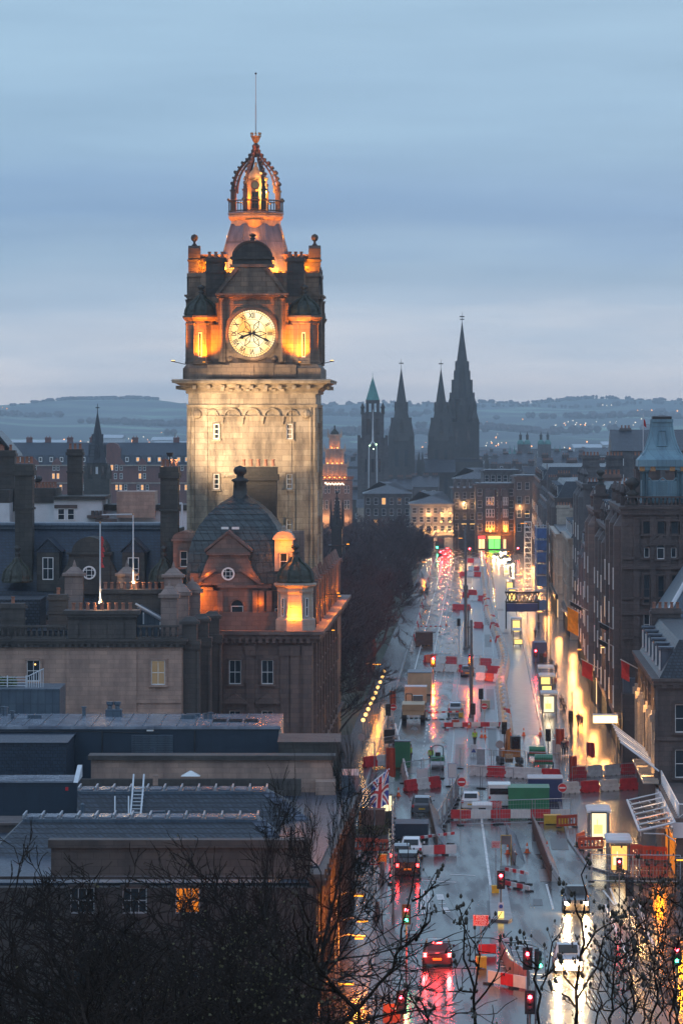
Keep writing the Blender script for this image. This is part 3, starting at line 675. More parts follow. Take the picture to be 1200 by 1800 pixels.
for x, w_, y in ((-3.3, 1.7, -3.9), (3.75, 1.5, -3.9), (-3.3, 1.7, 3.9), (3.75, 1.5, 3.9)): chimney(TW, x, y, 44.5, 47.9, w_, .9, 3, 'dark_stone')
# lead spire roof, drum, gallery, lantern and crown
b = MB(); pr_ = [(3.55, 46.6), (3.3, 47.4), (2.9, 48.9), (2.5, 50.3), (2.25, 51.1)]; b.lathe(0, 0, pr_, 8, R(22.5))
for k in range(8):
 a = R(22.5) + k * math.pi / 4; b.path([(r_ * 1.01 * math.cos(a), r_ * 1.01 * math.sin(a), z) for r_, z in pr_], .08, 5)
sp_ = b.build('spire_roof', 'lead', TW)
b = MB(); b.lathe(0, 0, [(2.2, 50.9), (2.2, 51.4), (2.3, 51.45), (2.45, 51.7), (2.45, 51.85), (2.3, 51.9)], 16)
b.lathe(0, -1.4, [(.1, 49.9), (.5, 50.2), (.95, 50.9), (1.15, 51.4)], 12)
b.build('drum', 'lantern_stone', TW)
b = MB(); b.lathe(0, 0, [(2.42, 51.9), (2.5, 52.0), (2.5, 52.15), (2.3, 52.15)], 16); b.build('gallery_floor', 'lead', TW)
for k in range(8):
 a = R(22.5) + k * math.pi / 4; x, y = 2.15 * math.cos(a), 2.15 * math.sin(a)
 b = MB(); b.cbox(x, y, 52.1, .2, .2, 1.9); b.cbox(x, y, 54.0, .27, .27, .15); b.cbox(x, y, 54.15, .16, .16, .3); b.ball((x, y, 54.6), .17, 6, 4)
 # an arched rib with crockets up to the crown
 pts = []
 kn = [(2.15, 54.1), (2.13, 54.6), (2.03, 55.1), (1.84, 55.6), (1.55, 56.05), (1.2, 56.45), (.85, 56.8), (.55, 57.15), (.34, 57.55), (.2, 57.95), (.12, 58.3)]
 for r_, z in kn: pts.append((r_ * math.cos(a), r_ * math.sin(a), z))
 b.path(pts, .1, 5); b.path([(p[0] * .84, p[1] * .84, p[2] - .2) for p in pts[:-3]], .08, 5)
 for i in range(1, 10): p = pts[i]; b.ball((p[0] * 1.06, p[1] * 1.06, p[2] + .12), .18 if i % 2 else .12, 5, 3); b.tube(p, (p[0] * .84, p[1] * .84, p[2] - .2), .04, n=4)
 b.build('crown_rib', 'iron_red' if k % 2 else 'black_iron', TW)
b = MB()
for rr_, zz in ((2.45, 53.15), (2.42, 52.25)):
 b.path([(rr_ * math.cos(2 * math.pi * i / 16), rr_ * math.sin(2 * math.pi * i / 16), zz) for i in range(17)], .06, 5)
for i in range(48): a = math.pi * i / 24; b.tube((2.42 * math.cos(a), 2.42 * math.sin(a), 52.2), (2.42 * math.cos(a), 2.42 * math.sin(a), 53.1), .025, n=4)
for k in range(8):
 a = R(22.5) + k * math.pi / 4; b.ball((2.6 * math.cos(a), 2.6 * math.sin(a), 53.25), .14, 5, 3)
b.build('railing', 'black_iron', TW)
b = MB(); b.lathe(0, 0, [(1.0, 52.1), (1.0, 55.05), (1.12, 55.1), (1.12, 55.25), (.98, 55.3), (.6, 55.65), (.3, 56.0), (.22, 56.2), (.1, 56.35), (.14, 56.6), (.02, 56.7)], 16)
ln = b.build('lantern', 'lantern_stone', TW)
b = MB(); b.box(-.32, .32, -1.06, -.95, 52.4, 54.0); b.mi = 1
for i in range(2):
 for j in range(3): b.box(-.26 + i * .28, -.02 + i * .28, -1.08, -1.05, 52.5 + j * .5, 52.92 + j * .5)
b.build('lantern_door', ['iron_red', 'glass'], ln)
b = MB()
for i in range(20):
 t0, t1 = 2 * math.pi * i / 20, 2 * math.pi * (i + 1) / 20
 b.prismy([(.3 * math.cos(t0), 54.55 + .3 * math.sin(t0)), (.38 * math.cos(t0), 54.55 + .38 * math.sin(t0)), (.38 * math.cos(t1), 54.55 + .38 * math.sin(t1)), (.3 * math.cos(t1), 54.55 + .3 * math.sin(t1))], -1.1, -.95)
b.mi = 1; b.add([(.3 * math.cos(2 * math.pi * i / 20), -1.04, 54.55 + .3 * math.sin(2 * math.pi * i / 20)) for i in range(20)], [tuple(range(20))])
b.build('round_window', ['iron_red', 'window_pale'], ln)
b = MB(); b.lathe(0, 0, [(.16, 57.1), (.09, 57.5), (.08, 57.9), (.22, 58.0), (.09, 58.12), (.12, 58.5)], 8)
st = b.build('crown_stem', 'black_iron', TW)
b = MB(); b.lathe(0, 0, [(.12, 58.35), (.28, 58.55), (.42, 58.9), (.46, 59.0), (.3, 59.0)], 10)
for k in range(8): a = k * math.pi / 4; b.lathe(.42 * math.cos(a), .42 * math.sin(a), [(.09, 58.95), (.03, 59.1), (.1, 59.22), (.01, 59.35)], 5)
b.build('crown', 'rust_gold', TW)
b = MB(); b.lathe(0, 0, [(.07, 58.9), (.06, 61.8), (.045, 61.85), (.035, 64.5)], 8); b.mi = 1; b.ball((0, 0, 64.6), .1, 6, 4); b.build('flagpole', ['white_wall', 'black_iron'], TW)
# floodlights on the tower, plus added fill lamps
def fixture(par, loc, mat='sodium', r=.1, arm=None, dn='down'):
 b = MB(); b.box(loc[0] - r * 1.3, loc[0] + r * 1.3, loc[1] - r, loc[1] + r, loc[2] - r * .2, loc[2] + r * .5)
 b.mi = 1; b.box(loc[0] - r * 1.1, loc[0] + r * 1.1, loc[1] - r * .8, loc[1] + r * .8, loc[2] + r * .5, loc[2] + r * .9); b.mi = 0
 if arm: b.tube(arm, loc, .035, n=5)
 return b.build('floodlight', ['black_iron', mat], par)
for sx in (-1, 1):
 for sy in (-1, 1):
  x = sx * 4.2; y = sy * 6.15
  fixture(TW, (x, sy * 5.95, 38.62)); lamp('turret_light', TW, (x, sy * 7.1, 38.75), 6200 if sx < 0 else 5000, SOD, .12, 95, (x, sy * 5.9, 41.0), .7)
 lamp('turret_fill', TW, (x, sy * 7.2, 40.2), 130, SOD, .1); lamp('turret_light', TW, (sx * 3.5, -6.9, 38.8), 950, SOD, .1, 80, (sx * 3.6, -5.5, 40.8), .8)  # turret_fill is an added bare lamp without a fixture
 for x, y, p in ((4.3, -3.0, 200), (2.35, -3.3, 170)):
  fixture(TW, (sx * x, y, 46.75)); lamp('parapet_light', TW, (sx * x, y - .1, 47.0), p * (1.25 if x < 3 else 1), SOD, .12)
 # arms carrying floodlights out beyond the cornice
 fixture(TW, (sx * 7.0, -5.0, 38.75), 'lamp_warm', .13, (sx * 5.9, -5.0, 38.5))
for k in range(4): a = k * math.pi / 2 + R(45); lamp('spire_light', TW, (3.9 * math.cos(a), 3.9 * math.sin(a) , 47.6), 20, (1, .36, .2), .15)
for x, y in ((0, -3.4), (-3, 0), (3, 0), (0, 3.2)): lamp('drum_light', TW, (x, y, 50.2 if y == 0 else 50.6), 34, SOD, .1)
for x, y, p, c in ((1.15, -1.15, 120, (1, .5, .08)), (-1.25, -1.1, 45, SOD), (-1.2, 1.3, 14, SOD), (1.2, 1.3, 14, SOD)):
 fixture(TW, (x, y, 52.95), 'lamp_warm' if p == 120 else 'sodium', .08); lamp('lantern_light', TW, (x, y, 53.9 if p == 120 else 53.4), p, c, .08)
for x, p in ((-1.2, 60), (.3, 60)): lamp('crown_light', TW, (x, -1.2, 55.6), p * .12, (1, .4, .1), .1)
lamp('crown_light', TW, (0, -.8, 57.9), 5, SOD, .05)
lamp('dial_glow', TW, (0, -6.9, 39.0), 16, (1, .6, .3), .2)
# ================================================================== the hotel around the tower
def FR(Y, px0):           # front plane at distance Y, x measured from photo column px0
 s = F / Y; return s, (lambda px: (px - px0) / s), (lambda py: CAMZ - (py - HY) / s), ((px0 - CX) / s, Y, 0)
s, hx, hzf, loc = FR(312, 548)
HT = thing('grand_hotel', 'ornate sandstone hotel with slate dome, lit corner turret and pedimented dormers below the clock tower', 'hotel', loc, -ANG)
ZC = hzf(1130)          # main cornice
b = MB(); b.box(hx(392), 0, 0, 66, 0, ZC); b.box(hx(-60), hx(392), 6, 66, 0, ZC + 1.5)
b.box(hx(325), hx(500), 1.6, 14, ZC, hzf(1040)); b.box(hx(380), -.4, .5, 62, ZC, ZC + 2.5)
b.build('wall', 'hotel_stone', HT)
cornice(HT, hx(392), 0, 0, 66, ZC, 1.0, 1.0, 'hotel_stone', .55)
cornice(HT, hx(392), 0, 0, 66, hzf(1345), .3, .4, 'hotel_stone', name='string_course')
# pilasters and windows of the front below the cornice
b = MB()
for px in (440, 500, 518, 540): b.box(hx(px) - .35, hx(px) + .35, -.16, 0.02, 0, ZC - .2); b.box(hx(px) - .45, hx(px) + .45, -.26, -.002, ZC - 1.1, ZC - .2)
for y in (3.5, 9, 14.5, 20, 26, 32, 38, 44, 50): b.box(-.02, .25, y - .4, y + .4, 0, ZC - .1)
b.build('pilaster', 'hotel_stone', HT)
for px in (413, 470):
 win(HT, hx(px), 0, hzf(1203), .98, 2.0, sur='hotel_stone', rows=2)
 win(HT, hx(px), 0, hzf(1290), .95, 1.9, sur='hotel_stone', rows=2)
 b = MB(); x = hx(px); z = hzf(1235); b.box(x - 1.0, x + 1.0, -.4, 0, z - .12, z); b.prismy([(x - 1.05, z + .002), (x + 1.05, z + .002), (x, z + .75)], -.38, 0); b.build('window_pediment', 'hotel_stone', HT)
 win(HT, hx(px), 0, hzf(1390), .95, 2.0, sur='hotel_stone')
for y in (6.2, 11.7, 17.2, 23, 29, 35, 41, 47, 53):
 for z in (2.5, 6.3, 10.6): win(HT, 0, y, z, 1.0, 2.1, R(90), sur='hotel_stone', pane='window_warm' if (y, z) in ((11.7, 2.5), (23, 6.3), (35, 2.5)) else 'glass')
# attic storey: arched windows, oculus gable, lit piers
b = MB()
za, zb_ = ZC + 1.0, hzf(1035)
b.box(hx(385), hx(470), 1.2, 5, za, zb_)
for px in (385, 447, 458, 472): b.box(hx(px) - .22, hx(px) + .22, .95, 1.22, za, zb_ - .2)
b.box(hx(330), hx(385), 2.2, 6, za, hzf(1010))
b.box(hx(380), hx(475), 1.0, 5, zb_, zb_ + .25)
at = b.build('attic', 'hotel_stone', HT)
win(HT, hx(415), 1.2, hzf(1093), 1.0, 1.25, sur='hotel_stone', arch=True, rows=2, cols=1, pane='glass', half='window_orange')
b = MB(); x = hx(399)
def gabl(bb, x, y0, y1, z, hw, h, t=.3):
 bb.prismy([(x - hw, z), (x + hw, z), (x, z + h)], y0 + .15, y1)
 for q in (-1, 1): bb.prismy([(x + q * (hw + .15), z), (x + q * (hw + .15), z + t), (x, z + h + t), (x, z + h)], y0, y1)
z1_ = hzf(1035)
b.prismy([(hx(345), z1_ + .25), (hx(460), z1_ + .25), (hx(440), hzf(1000)), (hx(432), hzf(975)), (hx(366), hzf(975)), (hx(356), hzf(1000))], 1.5, 3.4)
b.box(hx(360), hx(438), 1.2, 3.4, hzf(977), hzf(972)); b.prismy([(hx(350), z1_ + .25), (hx(448), z1_ + .25), (hx(430), hzf(1010)), (hx(368), hzf(1010))], 1.2, 1.5)
gabl(b, x, 1.2, 3.2, hzf(972), (438 - 360) / 2 / s, (972 - 938) / s, .25)
for q in (-1, 1): b.prismy([(x + q * 2.6, z1_ + .3), (x + q * 3.0, z1_ + .3), (x + q * 1.1, hzf(998)), (x + q * .9, hzf(1003))], .95, 1.25)
gb = b.build('gable', 'hotel_stone', HT)
b = MB(); zc = hzf(1010)
for i in range(20):
 t0, t1 = 2 * math.pi * i / 20, 2 * math.pi * (i + 1) / 20
 b.prismy([(x + .42 * math.cos(t0), zc + .42 * math.sin(t0)), (x + .55 * math.cos(t0), zc + .55 * math.sin(t0)), (x + .55 * math.cos(t1), zc + .55 * math.sin(t1)), (x + .42 * math.cos(t1), zc + .42 * math.sin(t1))], 1.05, 1.3)
for q in ((-.2, -.16), (.16, .2)): b.box(x + q[0], x + q[1], 1.1, 1.18, zc - .38, zc + .38); b.box(x - .38, x + .38, 1.12, 1.19, zc + q[0], zc + q[1])
b.mi = 1; b.add([(x + .42 * math.cos(2 * math.pi * i / 20), 1.19, zc + .42 * math.sin(2 * math.pi * i / 20)) for i in range(20)], [tuple(range(20))])
b.build('round_window', ['white_paint', 'glass'], gb)
# big slate dome
def sqdome(par, x, y, z0, r, h, mat, name='dome', rings=None, ry=None):
 prof = rings or [(1.0, 0), (1.0, .2), (.97, .38), (.90, .53), (.78, .67), (.6, .8), (.38, .91), (.16, .985), (.13, 1.0)]
 ry = ry or r; b = MB(); vs = []
 if mat == 'dome_slate':      # lapped courses of slate
  fine = []
  for (q0, t0), (q1, t1) in zip(prof, prof[1:]):
   k = max(1, round((t1 - t0) * 17))
   for i in range(k): a, c = i / k, (i + 1) / k; fine += [(q0 + (q1 - q0) * a + .012, t0 + (t1 - t0) * a), (q0 + (q1 - q0) * c + .002, t0 + (t1 - t0) * c)]
  prof = fine
 for q, t in prof: vs += [(x - r * q, y - ry * q, z0 + h * t), (x + r * q, y - ry * q, z0 + h * t), (x + r * q, y + ry * q, z0 + h * t), (x - r * q, y + ry * q, z0 + h * t)]
 fs = []
 for j in range(len(prof) - 1):
  for k in range(4): fs.append((j * 4 + k, j * 4 + (k + 1) % 4, j * 4 + 4 + (k + 1) % 4, j * 4 + 4 + k))
 fs.append(tuple(range((len(prof) - 1) * 4, len(prof) * 4))); b.add(vs, fs); return b.build(name, mat, par)
xd = hx(412)
dm = sqdome(HT, xd, 7.6, hzf(1040), 88 / s, (1040 - 876) / s * 1.02, 'dome_slate', ry=5.2)
b = MB(); zt = hzf(880); b.lathe(xd, 7.2, [(1.0, zt - .3), (.9, zt), (.62, zt + .2), (.55, zt + 1.4), (.72, zt + 1.5), (.72, zt + 1.65), (.35, zt + 1.8), (.3, zt + 2.0), (.5, zt + 2.2), (.58, zt + 2.45), (.45, zt + 2.7), (.02, zt + 2.85)], 12)
b.build('finial', 'dark_stone', dm, smooth=True)
b = MB()
for px in (391, 410): b.box(hx(px) - .3, hx(px) + .3, 2.6, 3.0, hzf(932), hzf(928))
b.build('skylight', 'white_paint', dm)
chimney(HT, hx(437), 13.8, ZC + 2, hzf(822), 3.2, 1.4, 5, 'shaded_stone')
# round-topped stone dormers left and right of the dome, the right one lit, its light also put into paler stone
def barrel_dormer(px0, px1, pyb, pyt, y, lit):
 b = MB(); x0, x1 = hx(px0), hx(px1); zb, zt = hzf(pyb), hzf(pyt); r = (x1 - x0) / 2; zs = zt - r * .8; cx_ = (x0 + x1) / 2
 b.box(x0, x1, y, y + 3.2, zb, zs)
 b.prismy([(cx_ + (r + .1) * math.cos(math.pi * i / 10), zs + r * .8 * math.sin(math.pi * i / 10)) for i in range(11)], y - .1, y + 4.5)
 b.box(x0 - .15, x1 + .15, y - .15, y + 3.2, zs - .12, zs + .05)
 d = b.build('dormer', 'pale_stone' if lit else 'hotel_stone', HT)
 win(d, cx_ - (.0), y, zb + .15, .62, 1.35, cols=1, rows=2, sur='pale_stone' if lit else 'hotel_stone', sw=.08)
 return cx_, zb, zs
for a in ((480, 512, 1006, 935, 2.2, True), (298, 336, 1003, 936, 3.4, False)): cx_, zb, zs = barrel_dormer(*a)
lamp('dormer_light', HT, (hx(496), 1.2, hzf(960)), 60, SOD, .1)
b = MB(); b.cbox(hx(496), 2.6, hzf(935), .12, .12, .25); b.ball((hx(496), 2.6, hzf(929)), .2, 8, 5); b.build('finial', 'pale_stone', HT)
b = MB(); b.box(hx(509), hx(530), 4.2, 5.2, ZC, hzf(936)); b.build('stair_tower', 'pink_stone', HT)
# corner turret with the brightest light
xt = hx(518)
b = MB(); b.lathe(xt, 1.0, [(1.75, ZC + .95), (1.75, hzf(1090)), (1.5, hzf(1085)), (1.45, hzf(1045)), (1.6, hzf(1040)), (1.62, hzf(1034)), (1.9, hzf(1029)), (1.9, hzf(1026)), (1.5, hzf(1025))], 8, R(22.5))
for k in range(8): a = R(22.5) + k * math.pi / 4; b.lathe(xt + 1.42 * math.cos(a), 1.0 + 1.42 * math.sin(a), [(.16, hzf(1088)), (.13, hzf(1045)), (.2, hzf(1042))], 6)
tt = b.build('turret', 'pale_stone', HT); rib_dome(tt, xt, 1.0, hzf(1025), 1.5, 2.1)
for a in (-90 - 45, -90 + 45, -90 + 90):
 r_ = R(a); win(tt, xt + 1.36 * math.cos(r_), 1.0 + 1.36 * math.sin(r_), hzf(1084), .32, 1.55, r_ + R(90), cols=1, rows=2, sur=None, fw=.05)
fixture(HT, (xt, -.9, hzf(1092)), 'sodium', .09); lamp('turret_light', HT, (xt, -.75, hzf(1080)), 120, SOD, .12)
win(HT, hx(486), 1.3, hzf(1105), .4, 1.6, cols=1, rows=2, sur='hotel_stone', arch=True, half='window_orange')
for px, py, y, p in ((455, 1060, .6, 14), (345, 1048, .9, 50), (328, 1065, 1.0, 50), (372, 1080, .5, 10), (362, 1010, .8, 5), (442, 1010, .8, 4), (505, 990, 1.2, 22)): lamp('attic_light', HT, (hx(px), y, hzf(py)), p, SOD, .12)
# street side attic: lit piers receding behind the turret, lamps on arms
for i, y in enumerate(range(6, 62, 5)):
 b = MB(); b.box(-.9, .12, y - .45, y + .45, ZC + 1, ZC + 4.6); b.box(-1.0, .3, y - .6, y + .6, ZC + 4.6, ZC + 4.9); b.frust(-.4, y, ZC + 4.9, ZC + 5.8, .4, .4, .08, .08); b.build('attic_pier', 'hotel_stone', HT)
b = MB(); b.prismx([(4, ZC + 2.5), (62, ZC + 2.5), (62, ZC + 3), (4, ZC + 3)], -7, -1.4); b.build('roof', 'lead', HT)
for y in (8.5, 18, 30, 42, 54): lamp('street_attic_light', HT, (.9, y, ZC + 2.2), 60, SOD, .1)
for y, z, l in ((3, ZC + .8, 1.3), (9, ZC + 3.4, 1.6), (17, ZC + 3.3, 1.2), (36, ZC + 7.0, 1.4)): fixture(HT, (.35 + l, y, z), 'sodium', .11, (.1, y, z - .1))
# left wing: mansard, dormers, curved gable
ML = 23.0; sL = F / (312 + 6)
lx = lambda px: (px - 548) / sL; lz = lambda py: CAMZ - (py - HY) / sL
MB().prismx([(6, lz(1080)), (6.3, lz(1040)), (10.5, lz(932)), (17, lz(932)), (21, lz(1040))], lx(-80), lx(300)).build('mansard_roof', 'blue_slate', HT)
b = MB(); b.box(lx(-80), lx(275), 10.3, 17.2, lz(933), lz(924)); b.tube((lx(-80), 10.4, lz(926)), (lx(275), 10.4, lz(926)), .22, n=8); b.build('roof_ridge', 'zinc', HT)
for px in (77, 228):
 b = MB(); x = lx(px); b.box(x - .95, x + .95, 6.1, 9.5, lz(1040), lz(972)); d = b.build('dormer', 'dark_stone', HT)
 b = MB(); gabl(b, x, 5.9, 10.5, lz(972), 1.0, 1.1, .12); b.build('dormer_roof', 'blue_slate', d)
 win(d, x, 6.1, lz(1020), .92, 1.9, cols=2, rows=2, sur=None)
b = MB(); x = lx(151); b.box(x - 1.75, x + 1.75, 5.6, 10, lz(1045), lz(972)); b.prismy([(x + 1.5 * math.cos(math.pi * i / 12), lz(972) + 1.35 * math.sin(math.pi * i / 12)) for i in range(13)], 5.5, 10)
for q in (-1, 1): b.prismy([(x + q * 1.75, lz(1045)), (x + q * 3.1, lz(1045)), (x + q * 2.6, lz(1020)), (x + q * 1.75, lz(985))], 5.7, 7)
b.box(x - 1.9, x + 1.9, 5.4, 5.7, lz(975), lz(971)); cg = b.build('gable', 'dark_stone', HT)
b = MB(); zc = lz(1007)
for i in range(20):
 t0, t1 = 2 * math.pi * i / 20, 2 * math.pi * (i + 1) / 20
 b.prismy([(x + .45 * math.cos(t0), zc + .45 * math.sin(t0)), (x + .58 * math.cos(t0), zc + .58 * math.sin(t0)), (x + .58 * math.cos(t1), zc + .58 * math.sin(t1)), (x + .45 * math.cos(t1), zc + .45 * math.sin(t1))], 5.4, 5.6)
for q in ((-.24, -.19), (.19, .24)): b.box(x + q[0], x + q[1], 5.44, 5.5, zc - .4, zc + .4); b.box(x - .4, x + .4, 5.45, 5.51, zc + q[0], zc + q[1])
b.mi = 1; b.add([(x + .45 * math.cos(2 * math.pi * i / 20), 5.52, zc + .45 * math.sin(2 * math.pi * i / 20)) for i in range(20)], [tuple(range(20))]); b.build('round_window', ['white_paint', 'glass'], cg)
for px in (24, 283): rib_dome(HT, lx(px), 5.6, lz(1024), 1.25, 2.0)
for px, py, w_ in ((31, 815, 1.5), (289, 820, 1.5)):
 chimney(HT, lx(px), 8.0, lz(1030), lz(py), w_, 1.5, 4, 'dark_stone')
# floodlights that wash the tower shaft; the bank across the street is added fill
for x, y, z, p, lb, sz, rd, zz in ((-14.6, 319.6, 30.0, 19000, 'floodlight bank on the tall chimney left of the dome, aimed at the clock tower', 74, 1.4, 3.0), (25.6, 301, 11.6, 70000, 'floodlight bank on the roof across the street, aimed at the clock tower', 20, 3, 17.5)):
 fx_ = thing('floodlight', lb, 'floodlight', (x, y, z)); b = MB().tube((0, 0, -.1), (0, 0, .5), .06); b.build('stand', 'black_iron', fx_); MB().frust(0, 0, .5, .8, .2, .15, .3, .25).build('housing', 'black_iron', fx_)
 lamp('flood', fx_, (0, 0, 1.2), p, (1, .7, .41), rd, sz, (-6.0 - x, 330 - y, zz), .45)
# ================================================================== cream post-office building with balustrade
s2, gx, gz, loc = FR(300, 318)
GP = thing('cream_building', 'cream stone office building with roof balustrade, stacks of chimneys and a receding pilastered side', 'building', loc, 0)
zr = gz(1138)
b = MB(); b.box(gx(-60), gx(318), 0, 24, 0, zr)
SL = .17    # slant of the side elevation away from the camera
b.prismz([(gx(318), 0), (gx(318) + .05, 0), (gx(318) + 24 * SL, 24), (gx(318), 24)], 0, zr)
b.build('wall', 'cream_stone', GP)
b = MB(); b.box(gx(117), gx(240), -.12, 0, 0, zr - .3); b.box(gx(-60), gx(318), -.1, 0, gz(1236), gz(1228)); b.box(gx(105), gx(318), -.5, 0, gz(1262), gz(1252)); b.build('wall_trim', 'cream_stone', GP)
cornice(GP, gx(-60), gx(318), 0, 24, zr, .55, .7, 'soot_stone', .5)
zb = zr + .7
for a, c in ((22, 117), (242, 315), (-60, 20)): balustrade(GP, gx(a), gx(c), .1, zb, 1.05, .42)
b = MB(); b.box(gx(120), gx(238), 0, 1.6, zb, gz(1085)); b.box(gx(116), gx(242), -.25, 1.85, gz(1085), gz(1080)); b.box(gx(112), gx(246), -.4, 2.0, gz(1080), gz(1073))
for px in (128, 150, 178, 208, 230): b.box(gx(px) - .42, gx(px) + .42, -.1, 0, gz(1122), gz(1095))
for i in range(26): x = gx(122 + i * 4.4); b.box(x - .05, x + .05, -.16, 0, gz(1089), gz(1085))
at = b.build('chimney_block', 'soot_stone', GP)
for i in range(9): place(_pot(), 'chimney_pot', at, (gx(128 + i * 12.5), .8, gz(1073)))
b = MB(); b.box(gx(165), gx(295), 9, 11, zr, gz(1052)); b.box(gx(160), gx(300), 8.7, 11.3, gz(1052), gz(1045))
for px in (275, 290): b.box(gx(px) - .2, gx(px) + .2, 8.9, 9, gz(1100), gz(1056))
at = b.build('chimney_block', 'soot_stone', GP)
for i in range(11): place(_pot(), 'chimney_pot', at, (gx(172 + i * 11.5), 9.8, gz(1045)))
for px, py, y in ((208, 1020, 12), (296, 1020, 9), (112, 1020, 12)):     # pyramid-topped corner dies
 b = MB(); x = gx(px); zt = gz(py) - 1; b.cbox(x, y, zr, .75, .75, zt - zr + .9); b.cbox(x, y, zt + .9, .95, .95, .2); b.frust(x, y, zt + 1.1, zt + 1.6, .8, .8, .3, .3); b.frust(x, y, zt + 1.6, zt + 2.2, .18, .18, .02, .02)
 b.build('corner_die', 'pink_stone', GP)
chimney(GP, gx(95), 4.5, zr, gz(1050), 1.5, 1.1, 1, 'soot_stone'); chimney(GP, gx(20), 1.5, zr, gz(1063), 1.9, 1.3, 1, 'soot_stone')
b = MB(); b.box(gx(-60), gx(232), 2.5, 12, zr + .6, gz(1112)); b.box(gx(-60), gx(60), 6, 12, zr, gz(1060)); b.build('flat_roof', 'slate', GP)
b = MB(); b.add([(gx(238), 2, gz(1070)), (gx(305), 2, gz(1108)), (gx(305), 8, gz(1108)), (gx(238), 8, gz(1070))], [(0, 1, 2, 3)]); b.prismy([(gx(238), zr + .7), (gx(305), zr + .7), (gx(305), gz(1108)), (gx(238), gz(1072))], 2.2, 8); b.build('glass_roof', 'zinc', GP)
b = MB(); b.path([(gx(236), 1.7, gz(1063)), (gx(308), 1.7, gz(1104)), (gx(310), 1.7, gz(1104))], .09, 6)
for px in (250, 280): b.tube((gx(px), 1.7, gz(1071 + (px - 236) * .55)), (gx(px), 1.7, gz(1095 + (px - 236) * .3)), .07)
b.build('handrail', 'white_wall', GP)
win(GP, gx(59), 0, gz(1198), 1.05, 1.7, sur='cream_stone', cols=2, rows=2, pane='glass')
b = MB(); b.ball((gx(62), -.1, gz(1168)), .07, 6, 4); b.build('desk_lamp', 'lamp_warm', GP)
win(GP, gx(278), 0, gz(1204), 1.1, 1.95, sur='cream_stone', cols=2, rows=2, pane='window_pale')
M['window_pale'].node_tree.nodes['Emission'].inputs[1].default_value = .16
# the slanted side: paired columns under urns, repeated away from the camera
for i in range(6):
 t = 1.2 + i * 4.4; x = gx(318) + t * SL
 b = MB(); zt = zr + .7
 b.cbox(x + .5, t, 8.6, .55, .55, zr - 8.8); b.cbox(x + .55, t, zr - .2, .75, .75, .35)
 b.lathe(x + 1.1, t - .45, [(.22, 8.6), (.2, zr - .4), (.3, zr - .2)], 8); b.lathe(x + 1.1, t + .45, [(.22, 8.6), (.2, zr - .4), (.3, zr - .2)], 8)
 b.cbox(x + .55, t, zr + .15, .8, .8, .35)
 b.build('pier', 'soot_stone', GP)
 b = MB(); b.cbox(x + .45, t, zr + .5, .6, .6, 1.3); b.cbox(x + .45, t, zr + 1.8, .8, .8, .25); b.frust(x + .45, t, zr + 2.05, zr + 2.4, .7, .7, .35, .35); b.build('pedestal', 'soot_stone', GP)
 b = MB(); b.cbox(x - 1.2, t + .4, zr + .7, .65, .65, 3.2); b.cbox(x - 1.2, t + .4, zr + 3.9, .85, .85, .3); b.frust(x - 1.2, t + .4, zr + 4.2, zr + 4.8, .75, .75, .3, .3); b.frust(x - 1.2, t + .4, zr + 4.8, zr + 5.3, .15, .15, .02, .02)
 b.build('chimney', 'pink_stone', GP)
b = MB(); b.prismz([(gx(318), -.4), (gx(318) + 1.9, -.4), (gx(318) + 1.9 + 24 * SL, 24), (gx(318), 24)], 8.0, 8.6); b.prismz([(gx(318), -.1), (gx(318) + 1.4, -.1), (gx(318) + 1.4 + 24 * SL, 24), (gx(318), 24)], 6.8, 8.0)
b.build('entablature', 'soot_stone', GP)
# flag poles lit from below, standing on this roof and on the hotel
def mast(px, y, py0, py1, label, flag=False):
 s_ = F / y; x = (px - CX) / s_; z0 = CAMZ - (py1 - HY) / s_; z1 = CAMZ - (py0 - HY) / s_
 t = thing('flagpole', label, 'flagpole', (x, y, z0)); h = z1 - z0
 MB().lathe(0, 0, [(.2, 0), (.16, .15), (.075, .2), (.05, h)], 8).build('pole', 'white_wall', t); MB().ball((0, 0, h + .06), .09, 6, 4).build('ball_finial', 'rust_gold', t)
 fixture(t, (.18, -.18, .15), 'sodium', .05); lamp('pole_light', t, (.12, -.3, .4), 26, (1, .6, .28), .05)
 if flag:
  b = MB()
  for i in range(6):
   z = h * .84 - i * .42; b.add([(.06, 0, z), (.22 + .05 * math.sin(i), .08, z - .05), (.3 - .1 * math.sin(i * 2), .02, z - .42), (.06, 0, z - .42)], [(0, 1, 2, 3)])
  fo = b.build('furled_flag', 'flag_red', t, fix=False); sm = fo.modifiers.new('thickness', 'SOLIDIFY'); sm.thickness = .03
mast(176, 301, 920, 1061, 'tall white flagpole with furled flag rising above the chimney block', True)
mast(234, 310, 905, 1026, 'plain white flagpole rising right of the chimney block')
# ================================================================== roofs in front: plant rooms and slate ranges
s3, ax, az, loc = FR(268, 490)
PH = thing('penthouse', 'long dark navy rooftop plant room with pale flat roof and louvres', 'rooftop building', loc)
b = MB(); b.box(ax(-80), 0, 0, 11.5, 7.0, az(1282)); b.build('wall', 'navy_panel', PH)
b = MB(); b.box(ax(-80) - .1, .15, -.15, 11.7, az(1282), az(1277)); b.box(ax(-80), 0, .3, 11.2, az(1277), az(1277) + .02); b.build('roof', 'roof_membrane', PH)
b = MB()
for px in (371, 399, 427): b.box(ax(px), ax(px + 24), 3.4, 5.2, az(1277) + .02, az(1277) + .12)
b.build('skylight', 'glass', PH)
b = MB(); b.box(.002, .16, 0, 11.5, az(1345), az(1282) - .1); b.build('end_wall', 'pale_stone', PH)
b = MB(); b.box(ax(231), ax(304), -.06, 0, az(1329), az(1292))
for i in range(9): b.box(ax(232), ax(303), -.16, -.06, az(1327 - i * 4), az(1327 - i * 4) + .09)
